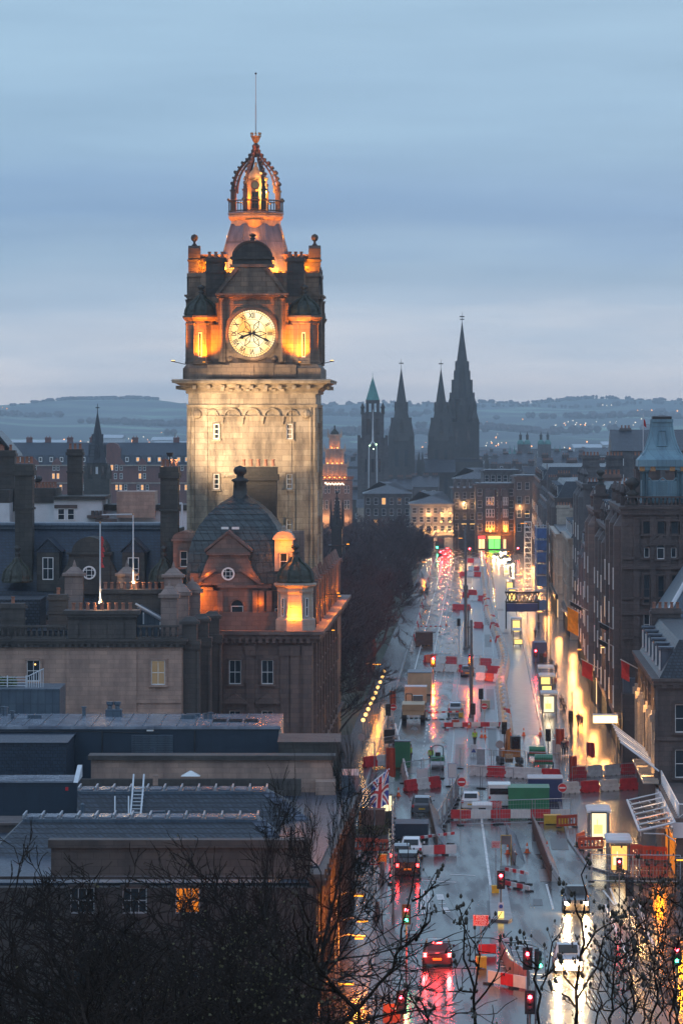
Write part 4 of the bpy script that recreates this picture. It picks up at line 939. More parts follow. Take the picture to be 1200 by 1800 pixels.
b.build('louvre', 'zinc', PH)
b = MB(); b.box(ax(258), ax(270), -.14, 0, az(1285.5), az(1283)); b.build('bulkhead_light', 'white_paint', PH)
b = MB(); b.path([(ax(183), -1.6, az(1330)), (ax(190), -1.6, az(1322)), (ax(268), -1.6, az(1322)), (ax(272), -1.6, az(1330))], .05, 5); b.box(ax(266), ax(273), -1.7, -1.5, az(1330), az(1312)); b.build('handrail', 'zinc', PH)
b = MB(); b.box(ax(-80), ax(131), -8, -.01, 6.5, az(1291)); b.box(ax(-80) - .1, ax(131) + .1, -8.1, 0, az(1291), az(1289)); b.build('side_plant_room', 'blue_slate', PH)
lamp('end_wall_light', PH, (3.2, 4, 8.6), 75, SOD, .15)
b = MB(); b.cbox(ax(187), 9, az(1277), .6, .5, .55); 
for q in (-.3, .25): b.lathe(ax(187) + q, 9, [(.2, az(1277) + .55), (.16, az(1277) + .8), (.26, az(1277) + .9), (.26, az(1277) + 1.1)], 8)
b.build('roof_vent', 'zinc', PH)
b = MB()
for i in range(19): x = -1.2 - i * 1.22; b.box(x - .03, x + .03, .2, 11.3, az(1277) + .02, az(1277) + .07)
b.build('roof_seam', 'zinc', PH)
rv = random.Random(4)
for i in range(9):
 x, y, h = -rv.uniform(2, 22), rv.uniform(6.3, 10.5), rv.uniform(.25, .7); b = MB()
 if i % 3: b.lathe(x, y, [(.14, az(1277)), (.14, az(1277) + h), (.22, az(1277) + h), (.22, az(1277) + h + .08)], 8)
 else: b.box(x - .5, x + .5, y - .3, y + .3, az(1277) + .02, az(1277) + h * .7)
 b.build('roof_vent', 'zinc', PH)
b = MB(); b.path([(-20, -.12, 11.2), (-14, -.12, 11.25), (-8.5, -.12, 11.1)], .03, 4); b.path([(-6, -.1, 11.3), (-6, -.1, 8.6)], .05, 6); b.path([(-12.6, -.1, 11.3), (-12.6, -.1, 8.6)], .05, 6); b.build('cable', 'black_iron', PH)
# terrace box at far left with hedge and railing
s4, qx, qz, loc = FR(284, 105)
TB = thing('terrace_box', 'grey zinc-clad roof terrace with white railing at the left edge', 'roof terrace', loc)
MB().box(qx(-70), 0, 0, 6, 6, qz(1214)).build('wall', 'zinc', TB)
b = MB(); b.box(qx(-70), 0, -.08, 6.05, qz(1214), qz(1211))
b.build('deck', 'zinc', TB)
b = MB()
for k in range(4): b.path([(qx(-70), 1.5, qz(1208 - k * 5)), (qx(43), 1.5, qz(1208 - k * 5))], .03, 4)
for px in (-20, 10, 43): b.tube((qx(px), 1.5, qz(1212)), (qx(px), 1.5, qz(1190)), .05)
for k in range(8): b.tube((qx(45 + k * 4), 1.5, qz(1212)), (qx(45 + k * 4), 1.5, qz(1192 - k * 1.8)), .03, n=4)
b.tube((qx(45), 1.5, qz(1192)), (qx(74), 1.5, qz(1178)), .05); b.build('railing', 'white_wall', TB)
def leafball(name, mat, boxes, n, sz, label, cat, loc=(0, 0, 0), seed=1, kind=None, parent=None):
 r_ = random.Random(seed); b = MB()
 for _ in range(n):
  x0, x1, y0, y1, z0, z1 = r_.choice(boxes); c = Vector((r_.uniform(x0, x1), r_.uniform(y0, y1), r_.uniform(z0, z1)))
  u = Vector((r_.gauss(0, 1), r_.gauss(0, 1), r_.gauss(0, 1))).normalized() * sz; v = u.cross(Vector((r_.gauss(0, 1), r_.gauss(0, 1), r_.gauss(0, 1)))).normalized() * sz * .6
  b.add([c - u, c - v * .8, c + u, c + v], [(0, 1, 2, 3)])
 o = b.build(name, mat, parent, loc, fix=False)
 if label: tag(o, label, cat)
 return o
hp = P(-5, 1205, 287)
leafball('hedge', 'hedge_leaf', [(-3.2, 1.5, -.5, .5, 0, .75)], 1500, .12, 'clipped yellow-green hedge behind the terrace railing at the left edge', 'hedge', (hp[0], 287, qz(1212)), 5)
# parapet walls between the plant rooms and the slate ranges
s5, bx, bz, loc = FR(256, 597)
PB = thing('parapet_block', 'stained beige parapet walls with dark copings right of the plant room', 'rooftop wall', loc)
b = MB(); b.box(bx(160), bx(585), 0, 1.5, 5, bz(1336)); b.build('wall', 'cream_stone', PB)
b = MB(); b.box(bx(155), bx(590), -.3, 1.8, bz(1336), bz(1328)); b.box(bx(137), bx(530), -2.5, -2.1, 5, bz(1364)); b.box(bx(137), bx(500), -5.2, -4.9, 5, bz(1378)); b.build('coping', 'soot_stone', PB)
b = MB(); b.box(bx(488), bx(597), 3.0, 10, 4, bz(1314)); b.box(bx(486), bx(599), 2.9, 10.2, bz(1314), bz(1311)); b.build('stair_block', 'dark_stone', PB)
b = MB(); b.frust(bx(336), -.9, bz(1362), bz(1353), .65, .5, .05, .05); b.build('skylight', 'white_paint', PB)
b = MB(); b.box(bx(272), bx(281), -2.6, -2.3, bz(1375), bz(1357)); b.build('vent_pipe', 'cream_stone', PB); b = MB(); b.box(bx(555), bx(590), -2, 2, bz(1400), bz(1370)); b.build('vent_pipe', 'cream_stone', PB)
s6, cx6, cz6, loc = FR(245, 135)
BX = thing('plant_room', 'blue panelled plant room with pinkish lead top at the left edge', 'rooftop building', loc)
MB().box(cx6(-70), 0, 0, 4.2, 4, cz6(1376)).build('wall', 'navy_panel', BX)
b = MB(); b.box(cx6(-70), cx6(128), -.15, 4.2, cz6(1376), cz6(1373)); b.build('roof', 'roof_membrane', BX)
b = MB(); b.prismx([(-.15, cz6(1376)), (4.2, cz6(1376)), (4.2, cz6(1355)), (3.8, cz6(1355))], cx6(129), cx6(137)); b.build('gutter', 'white_wall', BX)
b = MB(); b.box(cx6(115), cx6(120), -.06, 0, cz6(1390), cz6(1384)); b.build('alarm_bell', 'sign_red', BX)
b = MB(); b.box(cx6(-70), cx6(76), -8, -4, 3, cz6(1428)); b.box(cx6(-70), cx6(79), -8.2, -3.8, cz6(1428), cz6(1424)); b.build('lower_shed', 'brown_stone', BX)
# the near building with two slate ranges, hipped towards the street
SB = thing('slate_building', 'long stone building with two slate ranges, white rooflight ridges and a corniced street side', 'building', (0, 210, 0), 0)
def wp(px, py, Y): p = P(px, py, Y); return (p[0], p[1] - 210, p[2])
def range_(Yr, pyr, pxl, pxr, Yb, pyb, pxl2, pxr2, hp, dep=7):
 b = MB(); A, B_ = wp(pxl, pyr, Yr), wp(pxr, pyr, Yr); C_, D_ = wp(pxl2, pyb, Yb), wp(pxr2, pyb, Yb)
 B2 = (B_[0], B_[1] + 3, B_[2]); A2 = (A[0], A[1] + 3, A[2]); D2 = (D_[0], D_[1] + dep + 4, D_[2]); C2 = (C_[0], C_[1] + dep + 4, C_[2])
 b.add([A, B_, D_, C_, A2, B2, D2, C2], [(0, 1, 2, 3), (1, 5, 6, 2), (4, 7, 6, 5), (0, 4, 5, 1), (0, 3, 7, 4)])
 r_ = b.build('slate_roof', 'slate', SB)
 b = MB(); up = .08
 b.add([(A[0], A[1], A[2] + up), (B_[0], B_[1], B_[2] + up), (B2[0], B2[1], B2[2] + up), (A2[0], A2[1], A2[2] + up)], [(0, 1, 2, 3)])
 b.box(A[0], B_[0], A[1] - .12, A[1], A[2] - .35, A[2] + .1)
 b.build('lead_ridge', 'zinc', r_)
 b = MB(); n = int((B_[0] - A[0]) / 1.05)
 for i in range(n): x = A[0] + (i + .5) * (B_[0] - A[0]) / n; b.box(x - .38, x + .38, A[1] + .5, A[1] + 2.6, A[2] + .1, A[2] + .17); 
 b.mi = 1
 for i in range(n + 1): x = A[0] + i * (B_[0] - A[0]) / n; b.box(x - .05, x + .05, A[1] + .3, A[1] + 2.9, A[2] + .1, A[2] + .32)
 b.build('rooflight', ['roof_membrane', 'galv'], r_)
 b = MB(); d = Vector(D_) - Vector(B_); nrm = Vector((0, 0, .06)); sd_ = Vector((.42, 0, .0))
 b.add([Vector(B_) - sd_ + nrm, Vector(B_) + sd_ + nrm, Vector(D_) + sd_ + nrm, Vector(D_) - sd_ + nrm], [(0, 1, 2, 3)]); k = 12
 for i in range(k): p = Vector(B_) + d * (i + .5) / k + nrm * 1.4; b.box(p.x - .44, p.x + .44, p.y - .05, p.y + .05, p.z - .05, p.z + .04)
 b.build('hip_flashing', 'lead', r_)
 return A, B_, C_, D_
range_(240, 1394, 137, 468, 236.5, 1475, 132, 575, 1)
range_(227, 1443, 40, 452, 222, 1545, -60, 545, 1)
b = MB(); b.box(-24, -1.7, 0.0, 52, 0, 7.2); b.build('wall', 'shaded_brown', SB)
b = MB(); b.box(-24, -1.5, 1, 52, 7.2, 7.35); b.build('flat_roof', 'blue_slate', SB)
# front wall with its cornice and three sash windows
s7, ex, ez, _ = FR(210, 600)
b = MB(); b.box(ex(85), ex(545), -.35, .8, ez(1490), ez(1476)); b.build('cornice', 'soot_stone', SB)
b = MB(); b.box(ex(90), ex(545), -.1, .9, ez(1540), ez(1490)); b.build('parapet', 'soot_stone', SB)
b = MB(); b.box(ex(-60), ex(560), -.14, 0, ez(1546), ez(1541)); b.box(ex(-60), ex(560), -.14, 0, ez(1640), ez(1636)); b.build('string_course', 'shaded_brown', SB)
for px, pn in ((145, 'glass'), (237, 'glass'), (330, 'window_orange')):
 win(SB, ex(px), 0, ez(1606), 1.35, 1.45, cols=3, rows=2, sur='shaded_brown', pane=pn, frame='galv')
for px in (130, 237, 330, 425): win(SB, ex(px), 0, ez(1775), 1.2, 2.2, cols=2, rows=3, sur='shaded_brown', frame='pole_paint')
# street side: deep bracketed cornice over pilasters, following the pavement line
b = MB(); b2 = MB(); b3 = MB()
Aq = wp(578, 1500, 209.5); Bq = wp(634, 1341, 262)
nn_ = 20
zc_ = 8.6
for i in range(nn_):
 t = i / nn_; y = 0 + 52 * t; x = -1.7 + (Bq[0] - .6 + 1.7) * t
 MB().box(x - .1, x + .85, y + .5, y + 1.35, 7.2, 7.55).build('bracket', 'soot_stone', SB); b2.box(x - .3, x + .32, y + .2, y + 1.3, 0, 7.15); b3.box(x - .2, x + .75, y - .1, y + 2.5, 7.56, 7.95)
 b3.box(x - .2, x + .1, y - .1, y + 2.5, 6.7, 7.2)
b2.build('pilaster', 'shaded_brown', SB); b3.build('cornice', 'soot_stone', SB)
b = MB(); b.prismz([(-2.2, 3), (-1.7, 0), (Bq[0] - .6, 52), (-3, 52)], 0, 6.7); b.build('side_wall', 'shaded_brown', SB)
b = MB(); b.prismz([(-3.6, 3), (-1.3, 3), (Bq[0] - .2, 52), (-4, 52)], 7.951, 8.05)
b.build('gutter_roof', 'blue_slate', SB)
b = MB(); b.box(wp(600, 1345, 262)[0], wp(630, 1345, 262)[0], 46, 51, 8.05, 9.2); b.build('roof_hatch', 'zinc', SB)
for i in range(7):
 y = 4 + i * 6.6; win(SB, -1.66 + (Bq[0] + 1.1) * y / 52, y, 3.2, 1.0, 2.2, R(90) - .045, sur='brown_stone', pane='window_orange' if i == 2 else 'glass')
# roof ladder and guard rails
b = MB()
for q in (229, 247): b.path([wp(q + 6, 1362, 243), wp(q + 4, 1392, 239.5), wp(q, 1435, 236)], .06, 5)
for i in range(9): t = i / 8; b.tube(wp(231 + 5 * (1 - t), 1385 + 50 * t, 240 - 3.6 * t), wp(249 + 5 * (1 - t), 1385 + 50 * t, 240 - 3.6 * t), .035, n=4)
for q in (202, 226): b.path([wp(q, 1436, 236), wp(q, 1400, 238)], .04, 4)
b.build('roof_ladder', 'white_wall', SB)
b = MB(); p = wp(277, 1436, 236.2); b.box(p[0] - .35, p[0] + .45, p[1] - .2, p[1] + .3, p[2], p[2] + .35); p = wp(145, 1440, 232); b.lathe(p[0], p[1], [(.2, p[2]), (.12, p[2] + .4), (.15, p[2] + .9), (.02, p[2] + 1)], 6); b.build('roof_vent', 'zinc', SB)
# ================================================================== white flat-roofed block and stacks behind the left mansard
s8, wx, wz, loc = FR(372, 190)
WB = thing('white_roof_block', 'white-painted rooftop rooms with black eaves behind the slate mansard', 'building', loc)
b = MB(); b.box(wx(50), wx(96), 0, 8, 0, wz(884)); b.box(wx(96), wx(180), -1, 8, 0, wz(878)); b.box(wx(-60), wx(18), -1, 8, 0, wz(884)); b.box(wx(180), wx(330), 2, 9, 0, wz(898)); b.build('wall', 'white_wall', WB)
b = MB(); b.box(wx(94), wx(186), -1.4, 8.3, wz(878), wz(872)); b.box(wx(178), wx(332), 1.8, 9, wz(898), wz(888)); b.box(wx(50), wx(98), -.2, 8, wz(884), wz(858)); b.box(wx(-60), wx(18), -.9, 8, wz(884), wz(861)); b.build('roof', 'dark_stone', WB)
b = MB(); b.box(wx(205), wx(272), 0, 6, wz(910), wz(864)); b.build('stone_panel', 'cream_stone', WB)
for px in (109, 126): win(WB, wx(px), -1, wz(914), .68, 1.15, cols=1, rows=2, sur=None)
b = MB(); b.box(wx(97), wx(137), -1.15, -1, wz(893), wz(887)); b.build('lintel', 'brown_stone', WB)
for i in range(8): place(_pot(), 'chimney_pot', WB, (wx(54 + i * 5.6), 3, wz(858)))
chimney(WB, wx(126), 5, wz(900), wz(790), 1.5, 1.5, 3, 'dark_stone'); chimney(WB, wx(4), 4, wz(900), wz(792), 1.9, 1.8, 2, 'dark_stone')
b = MB(); b.tube((wx(63), 1, wz(905)), (wx(63), 1, wz(836)), .04); b.path([(wx(60), 1, wz(846)), (wx(68), 1, wz(846))], .12, 4); b.ball((wx(67), 1, wz(842)), .35, 6, 4); b.build('aerial', 'black_iron', WB)
b = MB(); b.box(wx(155), wx(192), -2, 0, wz(910), wz(905)); b.box(wx(170), wx(206), -2.2, -.2, wz(925), wz(912))
for i in range(4): b.box(wx(162 + i * 7), wx(167 + i * 7), -1.5, -1, wz(905), wz(897))
b.build('low_stack', 'brown_stone', WB)
b = MB(); b.path([(wx(182), -2.6, wz(904)), (wx(236), -2.6, wz(903))], .07, 5); b.path([(wx(300), -2.6, wz(884)), (wx(322), -2.6, wz(884)), (wx(322), -2.6, wz(930))], .1, 5); b.path([(wx(305), -2.6, wz(905)), (wx(313), -2.6, wz(905)), (wx(313), -2.6, wz(935))], .08, 5); b.build('handrail', 'white_wall', WB)
s9, ux, uz, loc = FR(390, 0)
DG = thing('gabled_house', 'dark stone house with a steep slate gable cut by the left edge', 'house', loc)
b = MB(); b.box(ux(-60), ux(14), 0, 8, 0, uz(830)); b.prismy([(ux(-60), uz(830)), (ux(24), uz(830)), (ux(2), uz(780)), (ux(-8), uz(762)), (ux(-60), uz(762))], 0, 8); b.build('wall', 'dark_stone', DG)
b = MB(); b.prismy([(ux(-10), uz(757)), (ux(2), uz(768)), (ux(26), uz(797)), (ux(28), uz(802)), (ux(0), uz(774))], -.4, 8.3); b.build('roof', 'slate', DG)
chimney(DG, ux(4), -3, uz(900), uz(793), 1.4, 1.4, 2, 'dark_stone')
# ================================================================== far red-brick hotel, spires and the west end
def far(Y, px0): return FR(Y, px0)
s_, fx, fz, loc = far(1300, 170)
RH = thing('brick_hotel', 'long red-brick hotel with slate mansard, dormers and many small lit windows behind the roofs', 'hotel', loc)
b = MB(); b.box(fx(-40), fx(345), 0, 30, -1, fz(818)); b.build('wall', 'red_brick', RH)
b = MB(); b.prismx([(0, fz(818)), (3, fz(800)), (8, fz(778)), (22, fz(778)), (30, fz(818))], fx(-40), fx(345)); b.build('roof', 'blue_slate', RH)
for px in (48, 81, 120, 160, 235, 308, 0): chimney(RH, fx(px), 9, fz(790), fz(769), 2.0, 2.0, 2, 'red_brick')
b = MB(); x0, x1 = fx(182), fx(212); b.box(x0, x1, -.8, 8, fz(818), fz(788)); b.prismy([((x0 + x1) / 2 + (x1 - x0) * .43 * math.cos(math.pi * i / 10), fz(788) + 2.0 * math.sin(math.pi * i / 10)) for i in range(11)], -.8, 8); b.prismy([(fx(212), fz(805)), (fx(222), fz(818)), (fx(212), fz(818))], -.6, 3); b.build('gable', 'red_brick', RH)
for px in (60, 100, 140, 250, 290): b = MB(); b.prismy([(fx(px - 10), fz(818)), (fx(px + 10), fz(818)), (fx(px + 7), fz(812)), (fx(px), fz(804)), (fx(px - 7), fz(812))], -.7, 3); b.build('gable', 'red_brick', RH)
for px in (33, 51, 71, 90, 108, 147, 223, 242, 262, 280, 299, 314, 328): 
 b = MB(); b.box(-.95, .95, 0, 2, -.2, 2.3); b.build('dormer', 'blue_slate', RH, (fx(px), .6, fz(812)))
 win(RH, fx(px), .55, fz(812), 1.2, 1.7, cols=1, rows=1, sur=None, fw=.22, pane='window_far' if px in (242, 262, 280, 314, 328) else 'glass')
rr = random.Random(5)
for z_, lst in ((826, (55, 62, 95, 102, 147, 190, 197, 205, 213, 246, 254, 285, 300, 320)), (841, (57, 60, 94, 102, 146, 203, 213, 246, 254, 288)), (861, (14, 97, 107, 145, 205, 212, 221, 243, 250, 259, 285, 314, 327))):
 for px in lst: win(RH, fx(px), -.05 - (.8 if 182 < px < 212 and z_ < 830 else 0), fz(z_ + 1), 1.0, 2.0, cols=1, rows=2, sur=None, fw=.12, pane='window_far' if rr.random() < (.2 if z_ == 826 else .35 if z_ == 841 else .7) else 'glass')
b = MB(); b.box(fx(-40), fx(345), -.5, -.02, fz(850), fz(848)); b.box(fx(-40), fx(345), -.8, .5, fz(819), fz(817)); b.build('string_course', 'pale_stone', RH)
# pinnacled stone spire (in front of the brick hotel)
def gspire(par, x, y, z0, z1, r, mat, n=8, crockets=0, cross=1.2):
 b = MB(); b.lathe(x, y, [(r, z0), (r * .02 + .05, z1)], n, math.pi / n)
 b.tube((x, y, z1 - .5), (x, y, z1 + cross * 1.8), .12, .06, 5); b.box(x - cross * .4, x + cross * .4, y - .1, y + .1, z1 + cross * .9, z1 + cross * 1.1)
 for k in range(4):      # lucarnes
  for q, sc in ((.12, 1), (.42, .6)):
   a = k * math.pi / 2; zz = z0 + (z1 - z0) * q; rr_ = r * (1 - q); hw = r * .17 * sc; h = r * .8 * sc
   ux_, uy_ = math.cos(a), math.sin(a); vx, vy = -uy_, ux_
   pts = [(-hw, 0), (hw, 0), (hw, h), (0, h * 1.7), (-hw, h)]
   vs = [(x + ux_ * (rr_ * 1.02) + vx * p, y + uy_ * (rr_ * 1.02) + vy * p, zz + t) for p, t in pts] + [(x + ux_ * rr_ * .3 + vx * p, y + uy_ * rr_ * .3 + vy * p, zz + t) for p, t in pts]
   b.add(vs, [(0, 1, 2, 3, 4), (9, 8, 7, 6, 5)] + [(i, i + 5, (i + 1) % 5 + 5, (i + 1) % 5) for i in range(5)])
 return b.build('spire', mat, par)
def pinn(b, x, y, z, r, h): b.cbox(x, y, z, r, r, h * .4); b.frust(x, y, z + h * .4, z + h, r * 1.05, r * 1.05, .02, .02)
s_, fx, fz, loc = far(760, 170)
SP = thing('church_spire', 'slim dark church steeple with iron cross, left of the clock tower', 'church steeple', (loc[0], loc[1], 0))
b = MB(); b.box(-2.6, 2.6, 0, 5.2, 0, fz(842)); b.lathe(0, 2.6, [(2.3, fz(842)), (2.2, fz(815)), (2.4, fz(814))], 8, R(22.5)); b.build('tower', 'dark_stone', SP)
gspire(SP, 0, 2.6, fz(815), fz(725), 2.0, 'slate', cross=1.0)
b = MB()
for sx in (-1, 1):
 for y in (.3, 4.9): pinn(b, sx * 2.35, y, fz(842), .4, 3.2)
b.build('pinnacle', 'dark_stone', SP)
for x in (-1.4, 0, 1.4): win(SP, x * .8, .35 if x == 0 else .7, fz(834), .6, 1.6, cols=1, rows=1, sur=None, frame='brown_stone', pane='glass' if x else 'white_wall')
# lit stepped tower behind the clock tower
s_, fx, fz, loc = far(1000, 588)
LT = thing('stepped_tower', 'stepped sandstone corner tower lit orange at three levels, right of the clock tower', 'building', (loc[0], loc[1], 0))
b = MB(); b.box(fx(556), fx(619), 0, 14, 0, fz(845)); b.build('wall', 'hotel_stone', LT)
cornice(LT, fx(556), fx(619), 0, 14, fz(843), .5, .9, 'hotel_stone')
cx_ = 0
for hw, zb, zt in ((3.3, 840, 818), (2.5, 815, 791), (1.5, 788, 766)):
 b = MB(); b.box(-hw, hw, 3.3 - hw, 3.3 + hw, fz(zb + 3), fz(zt)); b.box(-hw - .3, hw + .3, 3 - hw, 3.6 + hw, fz(zt), fz(zt - 2.5)); n = max(2, int(hw * 1.8))
 for i in range(n + 1): x = -hw + .15 + i * (2 * hw - .3) / n; b.lathe(x, 3.0 - hw, [(.2, fz(zb + 3)), (.16, fz(zt))], 6)
 for q in (-1, 1): pinn(b, q * (hw + .25), 3.2 - hw, fz(zt + 3), .22, 2.4)
 b.build('tier', 'pale_stone', LT)
 for i in range(n): x = -hw + i * 2 * hw / n + hw / n; lamp('tier_light', LT, (x, 2.2 - hw, fz(zb - 1)), 14, SOD, .1); 
 b = MB()
 for i in range(n): x = -hw + i * 2 * hw / n + hw / n; b.box(x - .15, x + .15, 2.5 - hw, 2.7 - hw, fz(zb) , fz(zb) + .25)
 b.build('uplighter', 'sodium_far', LT)
rib_dome(LT, 0, 3.3, fz(766), 1.1, 1.8, 'dome_green', 8); 
for px in (566, 572, 578, 590, 596, 607, 612): win(LT, fx(px), 0, fz(867), .55, 2.0, cols=1, rows=2, sur=None, pane='glass')
for px in (566, 574, 590, 596, 607, 612): win(LT, fx(px), 0, fz(895), .6, 2.4, cols=1, rows=2, sur=None, pane='glass')
b = MB(); wv = [(-2.6 + i * .16, -.3, fz(850.5) + .32 * math.sin(i * 1.15) * (1.6 if i in (1, 2, 3, 16) else .8)) for i in range(33)]; b.path(wv, .09, 4); b.build('script_sign', 'white_far', LT)
for px, p in ((562, 90), (572, 60), (580, 60), (604, 60), (614, 50)): lamp('wall_light', LT, (fx(px), -1.2, fz(912)), p, WARM, .15)
# dark gothic pinnacle beside the hotel
s_, fx, fz, loc = far(560, 592)
GM = thing('gothic_pinnacle', 'blackened gothic stone pinnacle with crockets standing beside the hotel', 'monument', (loc[0], loc[1], 0), -ANG)
b = MB(); b.box(-1.2, 1.2, -1.2, 1.2, 0, fz(1105)); b.box(-1.0, 1.0, -1.0, 1.0, fz(1105), fz(1000)); b.box(-1.35, 1.35, -1.35, 1.35, fz(1042), fz(1030)); b.box(-.8, .8, -.8, .8, fz(1000), fz(925)); b.box(-1.0, 1.0, -1.0, 1.0, fz(1002), fz(995)); b.box(-.95, .95, -.95, .95, fz(930), fz(925))
for z_ in (1060, 1105, 960): b.box(-1.25, 1.25, -1.25, 1.25, fz(z_ + 2), fz(z_ - 2))
for q in (-.55, 0, .55): b.box(q - .07, q + .07, -1.3, -1.0, fz(1100), fz(1045))
b.build('buttress', 'black_iron', GM)
b = MB()
for q in (-1, 1):
 for y in (-1, 1): pinn(b, q * .85, y * .85, fz(925), .22, 3.0); pinn(b, q * 1.1, y * 1.1, fz(1000), .28, 3.2)
 pinn(b, q * .9, 0, fz(900), .16, 2.0)
b.frust(0, 0, fz(925), fz(868), .7, .7, .06, .06)
for k in range(9):
 t = k / 9; z = fz(925) + (fz(870) - fz(925)) * t; r_ = .72 * (1 - t) + .08
 for q in (-1, 1): b.ball((q * r_, 0, z), .17, 5, 3); b.ball((0, q * r_, z), .17, 5, 3)
b.ball((0, 0, fz(866)), .25, 6, 4); b.build('pinnacle', 'black_iron', GM)
# tower with the green spire
s_, fx, fz, loc = far(1180, 655)
GT = thing('green_spired_tower', 'tall square stone church tower with a pointed green copper spire', 'church tower', (loc[0], loc[1], 0))
b = MB(); b.box(-4.2, 4.2, 0, 8.4, 0, fz(770)); b.box(-3.5, 3.5, .7, 7.7, fz(770), fz(726)); b.box(-2.1, -1.2, 2.2, 6.4, fz(726), fz(704)); b.box(1.2, 2.1, 2.2, 6.4, fz(726), fz(704)); b.box(-.45, .45, 2.2, 6.4, fz(726), fz(704)); b.box(-2.2, 2.2, 2.1, 6.5, fz(709), fz(703)); b.box(-2.4, 2.4, 1.9, 6.6, fz(728), fz(724))
for z_ in (770, 800, 850): b.box(-4.4, 4.4, -.2, 8.6, fz(z_ + 1.5), fz(z_ - 1))
for q in (-1, 1):
 b.box(q * 4.3 - .5, q * 4.3 + .5, -.4, .6, 0, fz(765)); b.box(q * 1.6 - .25, q * 1.6 + .25, -.25, 0, 0, fz(770))
b.build('tower', 'grey_stone', GT)
b = MB()
for q in (-1, 1):
 for y in (1, 7.4): b.lathe(q * 3.2, y, [(.55, fz(728)), (.5, fz(718)), (.7, fz(716)), (.45, fz(713)), (.1, fz(708))], 6)
b.build('pinnacle', 'dark_stone', GT)
b = MB(); b.frust(0, 4.3, fz(703), fz(662), 2.15, 2.15, .04, .04); b.tube((0, 4.3, fz(664)), (0, 4.3, fz(655)), .07); b.build('spire', 'copper', GT)
for x in (-1.5, 1.5): win(GT, x, .7, fz(764), 1.1, 5.0, cols=1, rows=1, sur=None, frame='dark_stone', pane='glass')
for x in (-1.9, 0, 1.9): win(GT, x, 0, fz(830), 1.0, 4.2, cols=1, rows=2, sur=None, frame='dark_stone', pane='glass')
s_, fx, fz, loc = far(1080, 655)
PL = thing('light_mast', 'thin pale mast on splayed legs with small lights in front of the green-spired tower', 'mast', (loc[0], loc[1], 0))
b = MB(); b.tube((0, 0, fz(775)), (0, 0, fz(720)), .3, .1, 6)
for q in (-1, 1): b.tube((0, 0, fz(775)), (q * 1.1, 0, fz(785)), .25); b.tube((q * 1.1, 0, fz(785)), (q * 1.3, .5, 0), .15)
b.build('pole', 'white_wall', PL)
b = MB(); b.ball((1.0, -.3, fz(781)), .22, 5, 3); b.ball((-.9, -.3, fz(783)), .2, 5, 3); b.ball((.2, -.3, fz(789)), .2, 5, 3); b.build('lamp', 'green_far', PL)
s_, fx, fz, loc = far(1100, 655)
CH = thing('chapel', 'low pale-walled chapel with slate roof below the green-spired tower', 'church', (loc[0], loc[1], 0))
b = MB(); b.box(fx(628), fx(690), 0, 10, 0, fz(893)); b.prismy([(fx(640), fz(893)), (fx(668), fz(893)), (fx(654), fz(872))], -.3, 10); b.build('wall', 'pale_stone', CH)
b = MB(); b.prismx([(0, fz(892.5)), (5, fz(878)), (10, fz(892.5))], fx(626), fx(692)); b.build('roof', 'slate', CH)
# cathedral
s_, fx, fz, loc = far(1620, 767)
CT = thing('cathedral', 'dark gothic cathedral with three tall stone spires on the skyline', 'cathedral', (loc[0], loc[1], 0))
def gtower(px, y, hw, pyt, zspb, pyap, r):
 x = fx(px); b = MB(); zt = fz(pyt)
 b.box(x - hw, x + hw, y - hw, y + hw, 0, zt)
 for q in (-1, 1):
  for u in (-1, 1):
   b.box(x + q * hw - .8, x + q * hw + .8, y + u * hw - .8, y + u * hw + .8, 0, zt - 2); pinn(b, x + q * hw * .9, y + u * hw * .9, zt - 2, 1.1, 10)
 for z in (zt, zt - 12, zt - 24): b.box(x - hw - .3, x + hw + .3, y - hw - .3, y + hw + .3, z - .5, z)
 t = b.build('tower', 'dark_stone', CT)
 for q in (-.42, .42): 
  for zz in (zt - 11, zt - 23): win(t, x + q * hw, y - hw, zz, 1.5, 6.5, cols=1, rows=1, sur=None, frame='black_iron', pane='glass', arch=True)
 gspire(t, x, y, zt - .5, fz(pyap), r, 'dark_stone', cross=2.4)
gtower(817, 40, 6.1, 742, 0, 566, 6.2)
# upper octagonal stage of the great spire
x = fx(817); b = MB(); b.lathe(x, 40, [(6.0, fz(744)), (5.7, fz(700)), (5.2, fz(698))], 8, R(22.5))
for k in range(4): a = R(45) + k * math.pi / 2; pinn(b, x + 5.6 * math.cos(a), 40 + 5.6 * math.sin(a), fz(735), 1.0, 13)
for k in range(4): a = k * math.pi / 2; b.cbox(x + 5 * math.cos(a), 40 + 5 * math.sin(a), fz(744), 1.5, 1.5, 8); b.frust(x + 5 * math.cos(a), 40 + 5 * math.sin(a), fz(744) + 8, fz(690), 1.5, 1.5, .05, .05)
b.build('octagon_stage', 'dark_stone', CT)
b = MB(); b.box(fx(817) + 5, fx(817) + 7.4, 35, 38, 0, fz(745)); b.frust(fx(817) + 6.2, 36.5, fz(745), fz(722), 1.5, 1.5, .05, .05); b.build('stair_turret', 'dark_stone', CT)
gspire(CT, fx(817), 40, fz(712), fz(562), 5.2, 'dark_stone', cross=2.6)
gtower(705, 0, 4.9, 775, 0, 648, 5.0); gtower(776, 12, 4.9, 775, 0, 648, 5.0)
for px in (705, 776):      # steep broach between tower and spire
 x = fx(px); y = 0 if px == 705 else 12; b = MB(); b.frust(x, y, fz(777), fz(712), 5.2, 5.2, 2.2, 2.2); b.build('broach', 'dark_stone', CT)
b = MB(); b.box(fx(735), fx(850), 8, 60, 0, fz(812)); b.build('nave_wall', 'dark_stone', CT)
